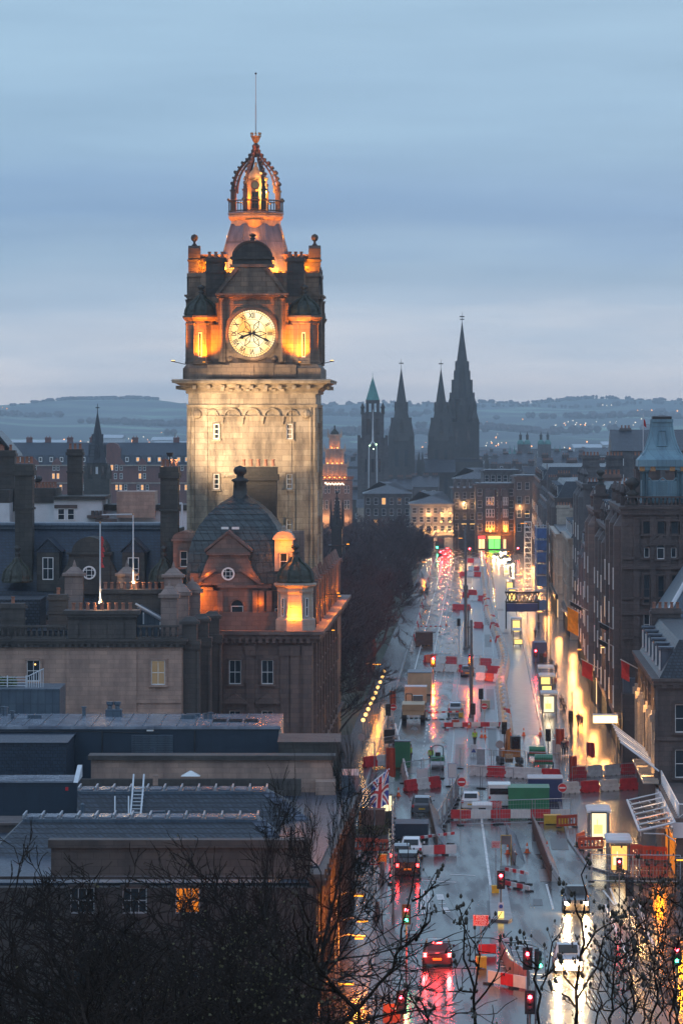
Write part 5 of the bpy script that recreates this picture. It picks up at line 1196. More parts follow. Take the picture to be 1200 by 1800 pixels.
b = MB(); b.prismy([(fx(733), fz(812)), (fx(852), fz(812)), (fx(840), fz(806)), (fx(744), fz(806))], 8, 60); b.prismx([(-2, fz(830)), (6, fz(808)), (14, fz(830))], fx(722), fx(800)); b.build('roof', 'slate', CT)
b = MB(); 
for px in (736, 742, 855): pinn(b, fx(px), -1, fz(830), .9, 9)
b.box(fx(733), fx(745), -2, 8, 0, fz(826)); b.build('pinnacle', 'dark_stone', CT)
# twin-turreted tower pair far right of the cathedral
s_, fx, fz, loc = far(1900, 940)
TT = thing('turreted_school', 'distant dark building with paired turrets and green copper domes', 'building', (loc[0], loc[1], 0))
b = MB(); b.box(fx(890), fx(995), 4, 20, 0, fz(806))
for px in (921, 957): b.box(fx(px - 11), fx(px + 11), 0, 7, 0, fz(781))
b.build('wall', 'grey_stone', TT)
for px in (915, 927, 951, 963):
 b = MB(); x = fx(px); b.lathe(x, 3.5, [(1.7, fz(781)), (1.75, fz(779)), (1.4, fz(775)), (.7, fz(773)), (.5, fz(772))], 8); b.build('dome', 'copper', TT)
 MB().lathe(x, 3.5, [(.7, fz(773)), (.7, fz(766)), (.9, fz(765)), (.3, fz(763)), (.05, fz(758))], 8).build('finial', 'dark_stone', TT)
for px in (896, 904, 932, 975, 984):
 b = MB(); x = fx(px); b.lathe(x, 1.5, [(1.8, fz(803)), (1.4, fz(799)), (.4, fz(794)), (.05, fz(782))], 8); b.cbox(x, 1.5, 0, 1.6, 1.4, fz(803)); b.build('corner_turret', 'copper', TT)
# the buildings that close the street at its west end
def endblock(name, label, Y, px0, px1, pyt, mat, floors, cols, roof=None, dep=22, lit=.1, winw=1.1, winh=2.0, sx_=0, pyb=965, sur=None, cat='building', shop=None):
 s_, fx, fz, loc = far(Y, px0); t = thing(name, label, cat, (loc[0], Y, 0)); Wd = fx(px1); zt = fz(pyt)
 MB().box(0, Wd, 0, dep, 0, zt).build('wall', mat, t)
 cornice(t, 0, Wd, 0, dep, zt, .45, .7, mat)
 h0 = 4.4; fh = (zt - h0) / floors
 rr = random.Random(name + label)
 for f in range(floors):
  for c in range(cols):
   win(t, (c + .5) * Wd / cols, 0, h0 + f * fh + fh * .22, winw, min(winh, fh * .62), cols=1, rows=2, sur=sur or mat, sw=.16, pane='window_far' if rr.random() < lit else 'glass')
 b = MB(); b.box(-.1, Wd + .1, -.35, 0, h0 - .6, h0 - .25); b.build('string_course', mat, t)
 if roof == 'hip':
  b = MB(); z = zt + .7; b.add([(-.4, -.4, z), (Wd + .4, -.4, z), (Wd + .4, dep + .4, z), (-.4, dep + .4, z), (dep * .4, dep * .45, z + 3.2), (Wd - dep * .4, dep * .45, z + 3.2)], [(0, 1, 5, 4), (1, 2, 5), (2, 3, 4, 5), (3, 0, 4)]); b.build('roof', 'slate', t)
 if roof == 'flat': MB().box(.3, Wd - .3, .3, dep, zt + .7, zt + 1.0).build('roof', 'slate', t)
 if roof == 'battle':
  b = MB(); n = int(Wd / 1.6)
  for i in range(n): b.box(i * Wd / n + .1, i * Wd / n + Wd / n * .62, -.35, .5, zt + .7, zt + 2.0); pinn(b, i * Wd / n + Wd / n * .35, 0, zt + 2.0, .3, 1.5)
  b.build('battlement', mat, t)
 return t, fx, fz, Wd, zt
t1, fx, fz, Wd, zt = endblock('corner_hotel', 'warmly floodlit classical corner hotel with hipped slate roof at the far end of the street', 1008, 722, 796, 890, 'pale_stone', 3, 6, 'hip', lit=.0)
for i in range(6):
 x = (i + 1) * Wd / 6 - .2 if i < 5 else Wd - .4; lamp('facade_light', t1, (x, -1.0, 5.0), 70, WARM, .12); 
for i in (2, 4, 5): lamp('facade_light', t1, (i * Wd / 6 + .9, -1.0, 9.6), 55, WARM, .12)
for i in range(6):
 b = MB(); b.ball((0, 0, 0), .32, 6, 4); b.build('uplighter', 'lamp_warm', t1, ((i + .95) * Wd / 6 - .2, -.6, 5.0))
for x, z in ((Wd * .72, 9.8), (Wd * .93, 9.8), (Wd * .72, 7.5), (Wd * .93, 7.5)): MB().ball((0, 0, 0), .3, 6, 4).build('wall_lamp', 'lamp_warm', t1, (x, -.6, z))
b = MB()
for x in (1.2, 4.2, 7.0): b.box(x, x + 1.9, -.12, -.02, .3, 3.4)
b.build('shop_window', 'glass', t1)
t2, fx, fz, Wd, zt = endblock('castellated_house', 'tall grey castellated building with bracket lamps at the end of the street', 1016, 796, 850, 862, 'grey_stone', 4, 4, 'battle', lit=.05, winw=1.0)
for x, z in ((2.9, 12.6), (5.9, 12.2)): MB().ball((0, 0, 0), .28, 6, 4).build('wall_lamp', 'lamp_warm', t2, (x, -.8, z)); lamp('wall_light', t2, (x, -1.0, z - .4), 160, WARM, .12)
t3, fx, fz, Wd, zt = endblock('bay_fronted_shop', 'dark building with orange-lit bay windows above a green and a red shopfront', 1004, 836, 905, 856, 'brown_stone', 4, 5, 'flat', lit=.06, winw=1.2)
for a, w__, c in ((.36, 1.75, 0), (.75, 1.1, 0)):
 b = MB()
 x = a * Wd
 b.prismz([(x - w__, 0), (x - w__ * .7, -1.1), (x + w__ * .7, -1.1), (x + w__, 0)], 4.8, zt - .6); b.build('bay_window', 'brown_stone', t3)
 for f in range(3):
  for q in (-.45, 0, .45): win(t3, x + q * w__, -1.1, 5.6 + f * 3.2, w__ * .38, 2.2, cols=1, rows=2, sur=None, fw=.1, pane='glass' if f else 'glass')
 for q in (-.5, .5): lamp('bay_light', t3, (x + q * w__, -2.0, 5.2), 150, SOD, .12)
 MB().ball((0, 0, 0), .35, 6, 4).build('uplighter', 'lamp_warm', t3, (x, -1.7, 5.2))
def shopfront(t, x0, x1, sign, body, zs=3.9, y=-.25):
 b = MB(); b.box(x0, x1, y, -.02, zs - .9, zs); b.build('fascia', sign, t); b = MB(); b.box(x0 + .15, x1 - .15, y + .1, -.02, .4, zs - 1.0); sf = b.build('shop_window', body, t)
 b = MB(); n = max(2, int((x1 - x0) / 1.4))
 for i in range(n + 1): x = x0 + .1 + i * (x1 - x0 - .2) / n; b.box(x - .06, x + .06, y - .0, y + .12, .1, zs - .95)
 b.build('glazing_bars', 'black_iron', sf)
shopfront(t3, .6, 2.5, 'shop_red', 'shop_light'); shopfront(t3, 3.3, 6.6, 'panel_yellow', 'shop_green'); shopfront(t3, 7.2, 8.2, 'brown_stone', 'shop_light')
t4, fx, fz, Wd, zt = endblock('dark_tenement', 'dark brown tenement with narrow windows right of the orange-lit bays', 996, 905, 962, 842, 'brown_stone', 4, 4, 'flat', lit=.12)
lamp('wall_light', t4, (1.2, -1, 11.5), 130, WARM, .1); MB().ball((0, 0, 0), .28, 6, 4).build('wall_lamp', 'lamp_warm', t4, (1.2, -.8, 12.0))
endblock('slate_offices', 'plain grey offices showing a slate roof left of the floodlit corner hotel', 1050, 640, 722, 872, 'grey_stone', 3, 6, 'hip', lit=.05)
endblock('grey_upper_block', 'long pale-topped block above the orange-lit bays', 1060, 850, 915, 832, 'grey_stone', 5, 6, 'flat', lit=.0)
endblock('roofline_block', 'grey rooftop block with chimneys just right of the castellated building', 1100, 800, 872, 846, 'brown_stone', 5, 5, 'hip', lit=.0)
# roofs of the town beyond, each its own building
rr = random.Random(21); n_ = 0
LBL = ['slate-roofed terrace', 'stone tenement', 'flat-roofed block', 'hip-roofed house', 'gabled hall']
def townhouse(x, Y, wd, dp, h, mat, kind, label, rmat='slate'):
 t = thing('town_building', label, 'building', (x, Y, 0), -ANG + rr.choice((0, 0, .1, -.12)))
 MB().box(-wd, wd, 0, dp, 0, h).build('wall', mat, t)
 b = MB(); z = h
 if kind == 0: b.prismx([(-.3, z), (dp / 2, z + dp * .22), (dp + .3, z)], -wd - .2, wd + .2)
 elif kind == 1: b.frust(0, dp / 2, z, z + 2.4, wd + .2, dp / 2 + .2, wd * .75, dp * .2)
 else: b.box(-wd + .2, wd - .2, .2, dp - .2, z, z + .5)
 b.build('roof', rmat, t)
 if kind != 2:
  for q in (-.7, .1, .75): chimney(t, q * wd, dp / 2, z, z + 4.2, 2.0, .9, 3, mat)
 wn = int(wd * 2 / 2.6)
 for f in range(2):
  for i in range(wn):
   if rr.random() < .7: win(t, -wd + (i + .5) * 2 * wd / wn, 0, h - 3 - f * 3.3, 1.1, 1.9, cols=1, rows=2, sur=None, fw=.12, pane='window_far' if rr.random() < .1 else 'glass')
 return t
where = lambda px: 'left of the clock tower' if px < 330 else 'between clock tower and green spire' if px < 650 else 'below the cathedral' if px < 860 else 'above the west end shops' if px < 930 else 'beyond the right-hand roofs'
town = []
for px, Y, pyt, wpx, k in ((30, 520, 905, 60, 2), (700, 1250, 850, 46, 0), (745, 1300, 846, 50, 0), (620, 1250, 868, 30, 0), (885, 1180, 828, 60, 0), (930, 1250, 822, 70, 1), (990, 1150, 812, 90, 0), (905, 1500, 806, 60, 0), (1000, 1600, 801, 60, 0), (1080, 1100, 806, 110, 2),
      (1140, 1300, 792, 120, 0), (870, 1700, 808, 40, 1), (1180, 1500, 788, 80, 1), (640, 1700, 812, 60, 1), (720, 2000, 806, 80, 0), (600, 1900, 806, 60, 0), (860, 2300, 796, 70, 0), (1060, 2200, 793, 90, 0), (960, 2500, 790, 80, 2), (1150, 2400, 788, 90, 0)):
 s_ = F / Y; h = CAMZ - (pyt - HY) / s_ ; mat = rr.choice(('grey_stone', 'brown_stone', 'dark_stone', 'grey_stone'))
 roofs = {0: 'slate roof and chimneys', 1: 'mansard roof and chimneys', 2: 'flat roof and parapet'}[k]
 tone = {'grey_stone': 'grey', 'brown_stone': 'brown', 'dark_stone': 'dark'}[mat]
 n_ += 1
 near = {(30, 520): 'behind the white roof block at far left', (700, 1250): 'under the left cathedral spire', (745, 1300): 'under the middle cathedral spire', (620, 1250): 'just left of the green-spired tower', (885, 1180): 'over the orange-lit bays', (930, 1250): 'over the dark tenement', (990, 1150): 'left of the small green dome', (905, 1500): 'below the twin turrets', (1000, 1600): 'right of the twin turrets', (1080, 1100): 'behind the small green dome',
   (1140, 1300): 'left of the teal cupola', (870, 1700): 'beside the great spire', (1180, 1500): 'behind the teal cupola', (640, 1700): 'behind the green-spired tower', (720, 2000): 'between the lesser spires', (600, 1900): 'behind the orange stepped tower', (860, 2300): 'right of the great spire on the plain', (1060, 2200): 'before the suburb lights', (960, 2500): 'behind the twin turrets', (1150, 2400): 'at the foot of the right-hand hills'}[(px, Y)]
 town.append(townhouse((px - CX) / s_, Y, wpx / s_ / 2, rr.uniform(12, 20), h - (2 if k != 2 else 0), mat, k, f'{tone} stone building with {roofs} {near}'))
# filler rows on the plain: the far town reads as one mass
b = MB(); rr = random.Random(8)
for _ in range(520):
 Y = rr.uniform(1400, 3600); px = rr.uniform(0, 1210); x = (px - CX) * Y / F
 if abs(px - 790) < 70 and Y < 1750: continue
 h = rr.uniform(6, 12); wd = rr.uniform(5, 14); dp = rr.uniform(4, 7); b.mi = 0; b.box(x - wd, x + wd, Y, Y + dp * 2, 0, h); b.mi = 1; b.prismx([(Y - .3, h), (Y + dp, h + dp * .5), (Y + 2 * dp + .3, h)], x - wd, x + wd)
 if rr.random() < .3: b.mi = 0; b.box(x - .8, x + .8, Y + dp - .6, Y + dp + .6, h, h + dp * .5 + 2)
b.build('far_town', ['grey_stone', 'slate'], fix=False)['kind'] = 'stuff'
b = MB()
for _ in range(600):
 Y = rr.uniform(1300, 3700); px = rr.uniform(0, 1210); x = (px - CX) * Y / F
 if abs(px - 790) < 60: continue
 r_ = rr.uniform(3, 6); b.lathe(x, Y, [(r_ * .4, 0), (r_, 5), (r_ * .7, 9), (.3, 12)], 6, rr.random() * 6)
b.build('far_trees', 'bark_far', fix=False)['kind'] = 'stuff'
s_, fx, fz, loc = far(1090, 1033)
t = thing('copper_dome', 'small green copper dome with lantern among the right-hand roofs', 'dome', (loc[0], loc[1], 0)); rib_dome(t, 0, 0, fz(812), 1.3, 1.9, 'copper'); MB().lathe(0, 0, [(1.3, 0), (1.25, fz(812))], 8).build('drum', 'white_wall', t)
for px, Y, py, lb in ((1075, 900, 822, 'right-hand glass roof pyramid below the long roof'), (1030, 880, 826, 'left-hand glass roof pyramid below the long roof')):
 s_, fx, fz, loc = far(Y, px); t = thing('roof_pyramid', lb, 'rooflight', (loc[0], loc[1], 0)); MB().box(-2.6, 2.6, 0, 5, 0, fz(835)).build('drum', 'grey_stone', t); MB().frust(0, 2.5, fz(835), fz(py - 4), 2.6, 2.5, .1, .1).build('glazing', 'white_wall', t)
# ================================================================== the shopping side: a row of buildings along the right pavement
def rowb(name, label, S0_, S1_, H, mat, floors, bays, dep=20, Xf=14.2, roof='mansard', extras=(), shop=True, side=True, sidecols=4, lit=.12, win_lit='window_warm', sidemat=None, shopm='shop_light', shopp=None):
 L = S1_ - S0_; t = thing(name, label, 'building', W(Xf, S0_), -ANG); rr = random.Random(label)
 MB().box(0, dep, 0, L, 0, H).build('wall', mat, t)
 if sidemat: MB().box(.6, dep, -.03, 0, 0, H).build('party_wall', sidemat, t)
 cornice(t, 0, dep, 0, L, H, .55, .8, mat, .9)
 h0 = 4.6; fh = (H - h0 - .4) / floors
 b = MB()
 for f in range(floors): b.box(-.22, 0, -.15, L, h0 + f * fh - .14, h0 + f * fh + .1); b.box(-.22, dep, -.2, 0, h0 + f * fh - .14, h0 + f * fh + .1)
 for c in range(bays + 1): y = c * L / bays; b.box(-.3, 0, max(-.1, y - .28), min(L, y + .28), h0, H)
 b.build('stone_trim', mat, t)
 for f in range(floors):
  for c in range(bays): win(t, 0, (c + .5) * L / bays, h0 + f * fh + .5, min(1.5, L / bays * .42), fh * .66, R(-90), cols=1, rows=2, sur=mat, pane=win_lit if rr.random() < lit else 'glass')
  if side and sidecols:
   for c in range(sidecols): win(t, (c + .6) * dep / sidecols * .5 + .6, 0, h0 + f * fh + .5, .95, fh * .62, cols=1, rows=2, sur=mat, pane='glass', sw=.18)
 if shop:
  b = MB(); b.box(-.5, -.02, .4, L - .3, 3.55, 4.35); b.build('fascia', rr.choice(('brown_stone', 'black_iron', 'navy_panel')), t)
  n = max(1, int(L / 7))
  for i in range(n):
   y0, y1 = .6 + i * (L - 1) / n, .3 + (i + 1) * (L - 1) / n
   b = MB(); b.box(-.12, -.02, y0, y1, .5, 3.4); b.build('shop_window', shopm if rr.random() < .75 else 'glass', t)
   b = MB(); 
   for q in range(4): yy = y0 + q * (y1 - y0) / 3; b.box(-.2, -.1, yy - .06, yy + .06, .1, 3.5)
   b.build('glazing_bars', 'black_iron', t)
 if shop and shopp: lamp('shop_glow', t, (-1.4, L * .4, 3.0), shopp * .6, (1, .4, .1), .5)
 if mat != 'pale_stone' and shop:      # projecting bays, urns and uplit fronts
  for c in range(0, bays, 2):
   y = (c + .5) * L / bays; hw = min(1.5, L / bays * .45); b = MB(); b.prismz([(0, y - hw), (-.95, y - hw * .6), (-.95, y + hw * .6), (0, y + hw)], h0 + .3, H - fh * .3); zt = H - fh * .3
   b.add([(0, y - hw, zt), (-.95, y - hw * .6, zt), (-.95, y + hw * .6, zt), (0, y + hw, zt), (0, y, zt + 1.6)], [(0, 1, 4), (1, 2, 4), (2, 3, 4)]); ob = b.build('oriel', mat, t)
   for f in range(floors - (1 if floors > 3 else 0)): win(ob, -.95, y, h0 + f * fh + .7, hw * .8, fh * .55, R(-90), cols=1, rows=2, sur=None, pane=win_lit if rr.random() < lit else 'glass')
   if roof != 'none': ub = MB(); ub.cbox(.1, y + hw * 1.2, H + .8, .32, .32, .9); ub.lathe(.1, y + hw * 1.2, [(.2, H + 1.7), (.42, H + 2.1), (.3, H + 2.4), (.06, H + 2.9)], 8); ub.build('urn', mat, t)
  lamp('facade_light', t, (-1.5, L * .25, 5.4), 26, (1, .42, .12), .15); lamp('facade_light', t, (-1.5, L * .75, 5.4), 20, (1, .42, .12), .15)
 if roof == 'mansard':
  b = MB(); z = H + .8; b.add([(.1, .1, z), (dep - .1, .1, z), (dep - .1, L - .1, z), (.1, L - .1, z), (1.7, 1.0, z + 3.0), (dep - 1.7, 1.0, z + 3.0), (dep - 1.7, L - 1.0, z + 3.0), (1.7, L - 1.0, z + 3.0)], [(0, 1, 5, 4), (1, 2, 6, 5), (2, 3, 7, 6), (3, 0, 4, 7), (4, 5, 6, 7)]); b.build('mansard_roof', 'slate', t)
  for c in range(bays):
   y = (c + .5) * L / bays; b = MB(); b.box(.3, 2.2, y - .7, y + .7, z + .2, z + 2.2); b.box(.15, 2.3, y - .85, y + .85, z + 2.2, z + 2.35); d = b.build('dormer', 'zinc', t); win(d, .3, y, z + .5, .9, 1.5, R(-90), cols=1, rows=2, sur=None)
 elif roof == 'flat': MB().box(.3, dep - .3, .3, L - .3, H + .8, H + 1.1).build('roof', 'slate', t); 
 elif roof == 'pitched': MB().prismx([(0, H + .8), (L / 2, H + .8 + min(5, L * .25)), (L, H + .8)], 0, dep).build('roof', 'slate', t)
 if roof != 'none':
  for x_ in (dep * .15, dep * .45, dep * .8): chimney(t, x_, L - .8, H, H + 4.6, 2.6, 1.0, 5, mat)
 return t
# nearest building with the glass canopy
N0 = rowb('corner_building', 'low stone corner building with lit giant pilasters at the right edge', 299, 336, 12.2, 'brown_stone', 2, 6, 16, 14.3, 'mansard', lit=0, side=True, sidecols=4, shop=False)
b = MB()
for i in range(7): y = 3 + i * 5.3; b.box(-.42, 0, y - .3, y + .3, 4.6, 10.2); b.box(-.6, 0, y - .45, y + .45, 9.3, 9.9)
b.build('pilaster', 'pale_stone', N0)
for i in range(4): y = 3 + i * 8; lamp('pilaster_light', N0, (-1.0, y + 1.2, 10.0), 40, (1, .5, .18), .1); lamp('pilaster_light', N0, (-1.0, y - 1.4, 5.0), 26, (1, .55, .22), .1)
b = MB(); b.box(0, 16, -27, -.05, 0, 3.3); b.box(-.1, 16, -27.2, -.02, 4.4, 4.7); b.build('ground_floor', 'brown_stone', N0)
b = MB(); b.box(-.25, 16.2, -27.4, -.03, 3.3, 4.4); b.build('fascia_band', 'white_wall', N0)
b = MB(); b.path([(.2, -27, 5.7), (16, -27, 5.7)], .05, 5); b.path([(.2, -27, 5.7), (.2, -.5, 5.7)], .05, 5)
for i in range(18): b.tube((.2, -27 + i * 1.5, 4.7), (.2, -27 + i * 1.5, 5.7), .04, n=4); b.tube((.2, -27 + i * 1.5, 4.75), (.2, -25.5 + i * 1.5, 5.65), .025, n=4)
for i in range(8): b.tube((.2 + i * 1.2, -27, 4.7), (.2 + i * 1.2, -27, 5.7), .04, n=4); b.tube((.2 + i * 1.2, -27, 4.75), (1.4 + i * 1.2, -27, 5.65), .025, n=4)
b.build('balcony_rail', 'white_paint', N0)
b = MB(); b.box(-.02, .0, -25, -18, .4, 3.1); b.box(-.03, 0, -15, -12, .4, 3.1); b.build('shop_window', 'window_orange', N0)
lamp('shop_glow', N0, (-.9, -21, 2.6), 70, SOD, .3)
b = MB()
for i in range(5): b.box(-.3, .05, -11 + i * 2.2 - .2, -11 + i * 2.2 + .2, 0, 3.28)
b.build('column', 'pale_stone', N0)
rowb('dormered_house', 'dark house with teal slate roof rising behind the corner building at the right edge', 338, 358, 14.5, 'brown_stone', 3, 3, 18, 16.8, 'none', lit=0, shop=False, sidecols=3)
hb = bpy.data.objects[[o.name for o in bpy.data.objects if o.name.startswith('dormered_house')][-1]]
b = MB(); b.add([(-.3, -.4, 15.3), (18, -.4, 15.3), (18, 20, 15.3), (-.3, 20, 15.3), (4.0, 4, 22.3), (18, 4, 22.3), (18, 16, 22.3), (4, 16, 22.3)], [(0, 1, 5, 4), (1, 2, 6, 5), (2, 3, 7, 6), (3, 0, 4, 7), (4, 5, 6, 7)]); b.build('roof', 'zinc', hb)
b = MB(); b.tube((-.3, -.4, 15.4), (4.0, 4, 22.4), .22); b.build('hip_flashing', 'white_wall', hb)
b = MB(); b.box(4, 7, 4, 20, 16, 16.5); b.box(9, 12, 2, 6, 15.9, 17.4); b.tube((3, 6, 15.9), (3, 6, 18.5), .06); b.tube((8, 3, 15.9), (8, 3, 18), .15); b.build('roof_plant', 'zinc', N0)
# cupola building
CB = rowb('cupola_building', 'tall dark department store with a teal copper cupola on its corner', 368, 398, 24.4, 'brown_stone', 5, 5, 24, 14.3, 'flat', lit=.05, sidecols=0, shopp=220)
fxl = lambda px: (px - CX) / (F / 368) - W(14.3, 368)[0]; fzl = lambda py: CAMZ - (py - HY) / (F / 368)
for px in (1135, 1160, 1184): 
 win(CB, fxl(px), 0, fzl(939), .72, 1.3, cols=1, rows=1, sur='brown_stone', frame='brown_stone'); win(CB, fxl(px), 0, fzl(1060 if px != 1160 else 1062), .6, 2.8, cols=1, rows=2, sur='brown_stone', frame='brown_stone'); win(CB, fxl(px), 0, fzl(1115), .6, 2.0, cols=1, rows=2, sur='brown_stone')
win(CB, fxl(1159), -.35, fzl(982), .7, 1.1, cols=1, rows=1, sur='brown_stone', arch=True); win(CB, fxl(1135), 0, fzl(980), .5, 1.0, cols=1, rows=1, sur='brown_stone'); win(CB, fxl(1182), 0, fzl(980), .5, 1.0, cols=1, rows=1, sur='brown_stone')
b = MB(); x = fxl(1159); b.box(x - 1.0, x + 1.0, -.35, 0, fzl(995), fzl(958)); b.prismy([(x - 1.4, fzl(958)), (x + 1.4, fzl(958)), (x, fzl(940))], -.5, 0)
for q in (1117, 1146, 1172, 1196): b.box(fxl(q) - .3, fxl(q) + .3, -.2, 0, 0, 24.2)
for z in (1000, 905, 1080): b.box(-.3, 10, -.3, 0, fzl(z), fzl(z) + .3)
b.build('front_trim', 'brown_stone', CB)
b = MB(); b.prismy([(-.2, fzl(1215)), (5, fzl(1215)), (4.2, fzl(1190)), (-.2, fzl(1190))], -1.6, 0); b.build('porch_roof', 'zinc', CB)
b = MB(); b.box(-.3, 4.4, -2.6, 0, 0, fzl(1216)); pb = b.build('porch', 'brown_stone', CB); win(CB, fxl(1137), -2.6, fzl(1302), 1.1, 3.0, cols=1, rows=1, sur='pale_stone', frame='brown_crate', pane='brown_crate')
b = MB(); x0, x1 = fxl(1122), fxl(1205); 
balustrade(CB, 0, 10, .2, 25.2, 1.0, .4, 'brown_stone')
cc = (x0 + x1) / 2
b = MB(); b.box(cc - 1.95, cc + 1.95, .9, 4.8, 25.2, fzl(845)); 
for i in range(4):
 for q in (-1.85, -1.55, 1.55, 1.85): 
  y = (.85, 4.85)[i % 2]; b.lathe(cc + q, y, [(.17, 25.6), (.15, fzl(832)), (.25, fzl(830)), (.25, fzl(826))], 8)
cp = b.build('cupola', 'teal_copper', CB)
for q in (-1.05, 0, 1.05):
 b = MB(); hw = .52 if q == 0 else .3
 for k in range(9): b.box(cc + q * 1.25 - hw, cc + q * 1.25 + hw, .78, .86, 25.7 + k * .22, 25.82 + k * .22)
 b.path([(cc + q * 1.25 - hw, .85, 25.6), (cc + q * 1.25 - hw, .85, 27.6), (cc + q * 1.25, .85, 28.0), (cc + q * 1.25 + hw, .85, 27.6), (cc + q * 1.25 + hw, .85, 25.6)], .07, 5); b.build('louvre', 'teal_copper', cp)
b = MB(); b.box(cc - 2.2, cc + 2.2, .6, 5.1, fzl(826), fzl(820)); b.box(cc - 2.45, cc + 2.45, .4, 5.3, fzl(820), fzl(808)); b.frust(cc, 2.85, fzl(808), fzl(800), 2.4, 2.4, 2.0, 2.0)
b.build('cupola_cornice', 'teal_copper', cp)
for q in (-2.0, -.95, .95, 2.0): MB().cbox(cc + q, .75, fzl(828), .25, .2, .5).build('capital', 'sign_yellow' if 0 else 'rust_gold', cp)
b = MB(); pr2 = [(1.0, 0), (.86, .12), (.72, .32), (.6, .58), (.52, .85), (.5, 1.0)]
vs = []
zb1, zt1 = fzl(800), fzl(742)
for q, t_ in pr2: r_ = 1.95 * q; vs += [(cc - r_, 2.85 - r_, zb1 + (zt1 - zb1) * t_), (cc + r_, 2.85 - r_, zb1 + (zt1 - zb1) * t_), (cc + r_, 2.85 + r_, zb1 + (zt1 - zb1) * t_), (cc - r_, 2.85 + r_, zb1 + (zt1 - zb1) * t_)]
b.add(vs, [(j * 4 + k, j * 4 + (k + 1) % 4, j * 4 + 4 + (k + 1) % 4, j * 4 + 4 + k) for j in range(5) for k in range(4)] + [(20, 21, 22, 23)])
for k in range(4):
 b.path([tuple(Vector(vs[j * 4 + k]) * 1.0) for j in range(6)], .1, 5)
b.cbox(cc, 2.85, zt1, 1.1, 1.1, .3); b.path([(cc - .5, 1.35, zb1 + .9), (cc - .35, 1.75, zb1 + 2.4), (cc + .35, 1.75, zb1 + 2.4), (cc + .5, 1.35, zb1 + .9), (cc - .5, 1.35, zb1 + .9)], .06, 4)
b.build('cupola_roof', 'teal_copper', cp)
b = MB(); b.cbox(cc, 2.85, fzl(740), .95, .95, .45); b.frust(cc, 2.85, fzl(740) + .45, fzl(729), 1.0, 1.0, .1, .1); b.build('lantern', 'black_iron', cp)
for x in (.8, 9.6): finial(CB, x, .8, 25.3, .75, 2.8)
fp = thing('flagpole', 'white flagpole with dark flag left of the teal cupola', 'flagpole', W(14.3, 368, 25)); fp.location = (fxl(1133) + W(14.3, 368)[0], 370, 26)
b = MB(); b.tube((0, 0, 0), (0, 0, fzl(728) - 26), .05); b.build('pole', 'white_wall', fp); b = MB(); b.add([(.05, 0, fzl(736) - 26), (.2, .1, fzl(739) - 26), (.32, .1, fzl(752) - 26), (.05, 0, fzl(748) - 26)], [(0, 1, 2, 3)]); fo = b.build('flag', 'flag_red', fp, fix=False); fo.modifiers.new('thickness', 'SOLIDIFY').thickness = .02
# onwards down the street
R1 = rowb('dark_stone_store', 'dark stone store with red framed bay windows and urn finials next to the cupola building', 402, 436, 21.5, 'brown_stone', 5, 6, 18, 14.2, 'mansard', lit=.1, sidecols=3, shopp=160)
R2 = rowb('sandstone_gabled_store', 'sandstone store with carved corner turret and tall finials', 440, 466, 22.5, 'hotel_stone', 5, 4, 16, 13.9, 'mansard', lit=.15, sidecols=2, shopp=160)
for t_, x, y, z in ((R1, .5, .5, 22.3), (R2, .4, .4, 23.3), (R2, 6, .5, 23.3)):
 b = MB(); b.cbox(x, y, z, .8, .8, 1.6); b.cbox(x, y, z + 1.6, 1.0, 1.0, .25); b.cbox(x, y, z + 1.85, .6, .6, 1.0); tb = b.build('turret', 'brown_stone', t_); finial(tb, x, y, z + 2.8, .5, 2.0)
R3 = rowb('green_glass_block', 'narrow modern block with green glazed stair tower and red fascia', 470, 500, 17.0, 'grey_stone', 4, 5, 14, 14.2, 'flat', lit=.1, sidecols=2, shopp=170)
MB().box(1.0, 4.2, -2.5, -.05, 4, 18.5).build('stair_tower', 'copper', R3); MB().box(.8, 4.4, -2.7, -.04, 7.2, 8.4).build('red_band', 'car_red', R3)
R4 = rowb('blank_party_wall_block', 'tall block showing a blank grey party wall topped by a row of chimney pots', 540, 575, 24.0, 'grey_stone', 5, 5, 12, 15.4, 'flat', lit=.05, sidecols=0, shopp=200)
for i in range(22): place(_pot(), 'chimney_pot', R4, (.6 + i * .5, .5, 25.1))
R5 = rowb('slate_gable_house', 'low slate-roofed building with a glowing shopfront before the blank party wall', 504, 536, 12.5, 'brown_stone', 3, 5, 12, 14.4, 'pitched', lit=.15, sidecols=2, shopp=170)
R6 = rowb('white_fronted_shop', 'pale lit shop building beside the scaffold with projecting bay', 580, 620, 15.0, 'pale_stone', 3, 5, 14, 14.2, 'mansard', lit=.15, sidecols=1, shopp=200)
MB().box(1.5, 4.5, -.12, -.04, 12.5, 15.5).build('red_gable', 'car_red', R6)
R7 = rowb('cream_corner_shop', 'cream rendered building just beyond the blue scaffold sheeting', 640, 690, 14.0, 'pale_stone', 3, 6, 14, 13.6, 'flat', lit=.2, sidecols=1, shopp=240)
R8 = rowb('far_brown_terrace', 'brown stone terrace halfway to the end of the street', 700, 760, 19.0, 'brown_stone', 4, 8, 18, 14.6, 'mansard', lit=.15, sidecols=2, shopp=260)
R9 = rowb('far_grey_terrace', 'grey terrace near the end of the street', 770, 850, 17.0, 'grey_stone', 4, 9, 18, 14.4, 'flat', lit=.15, sidecols=2, shopp=260)
R10 = rowb('last_terrace', 'last dark terrace before the west end junction', 860, 950, 20.0, 'brown_stone', 4, 9, 20, 14.6, 'mansard', lit=.15, sidecols=2, shopp=260)
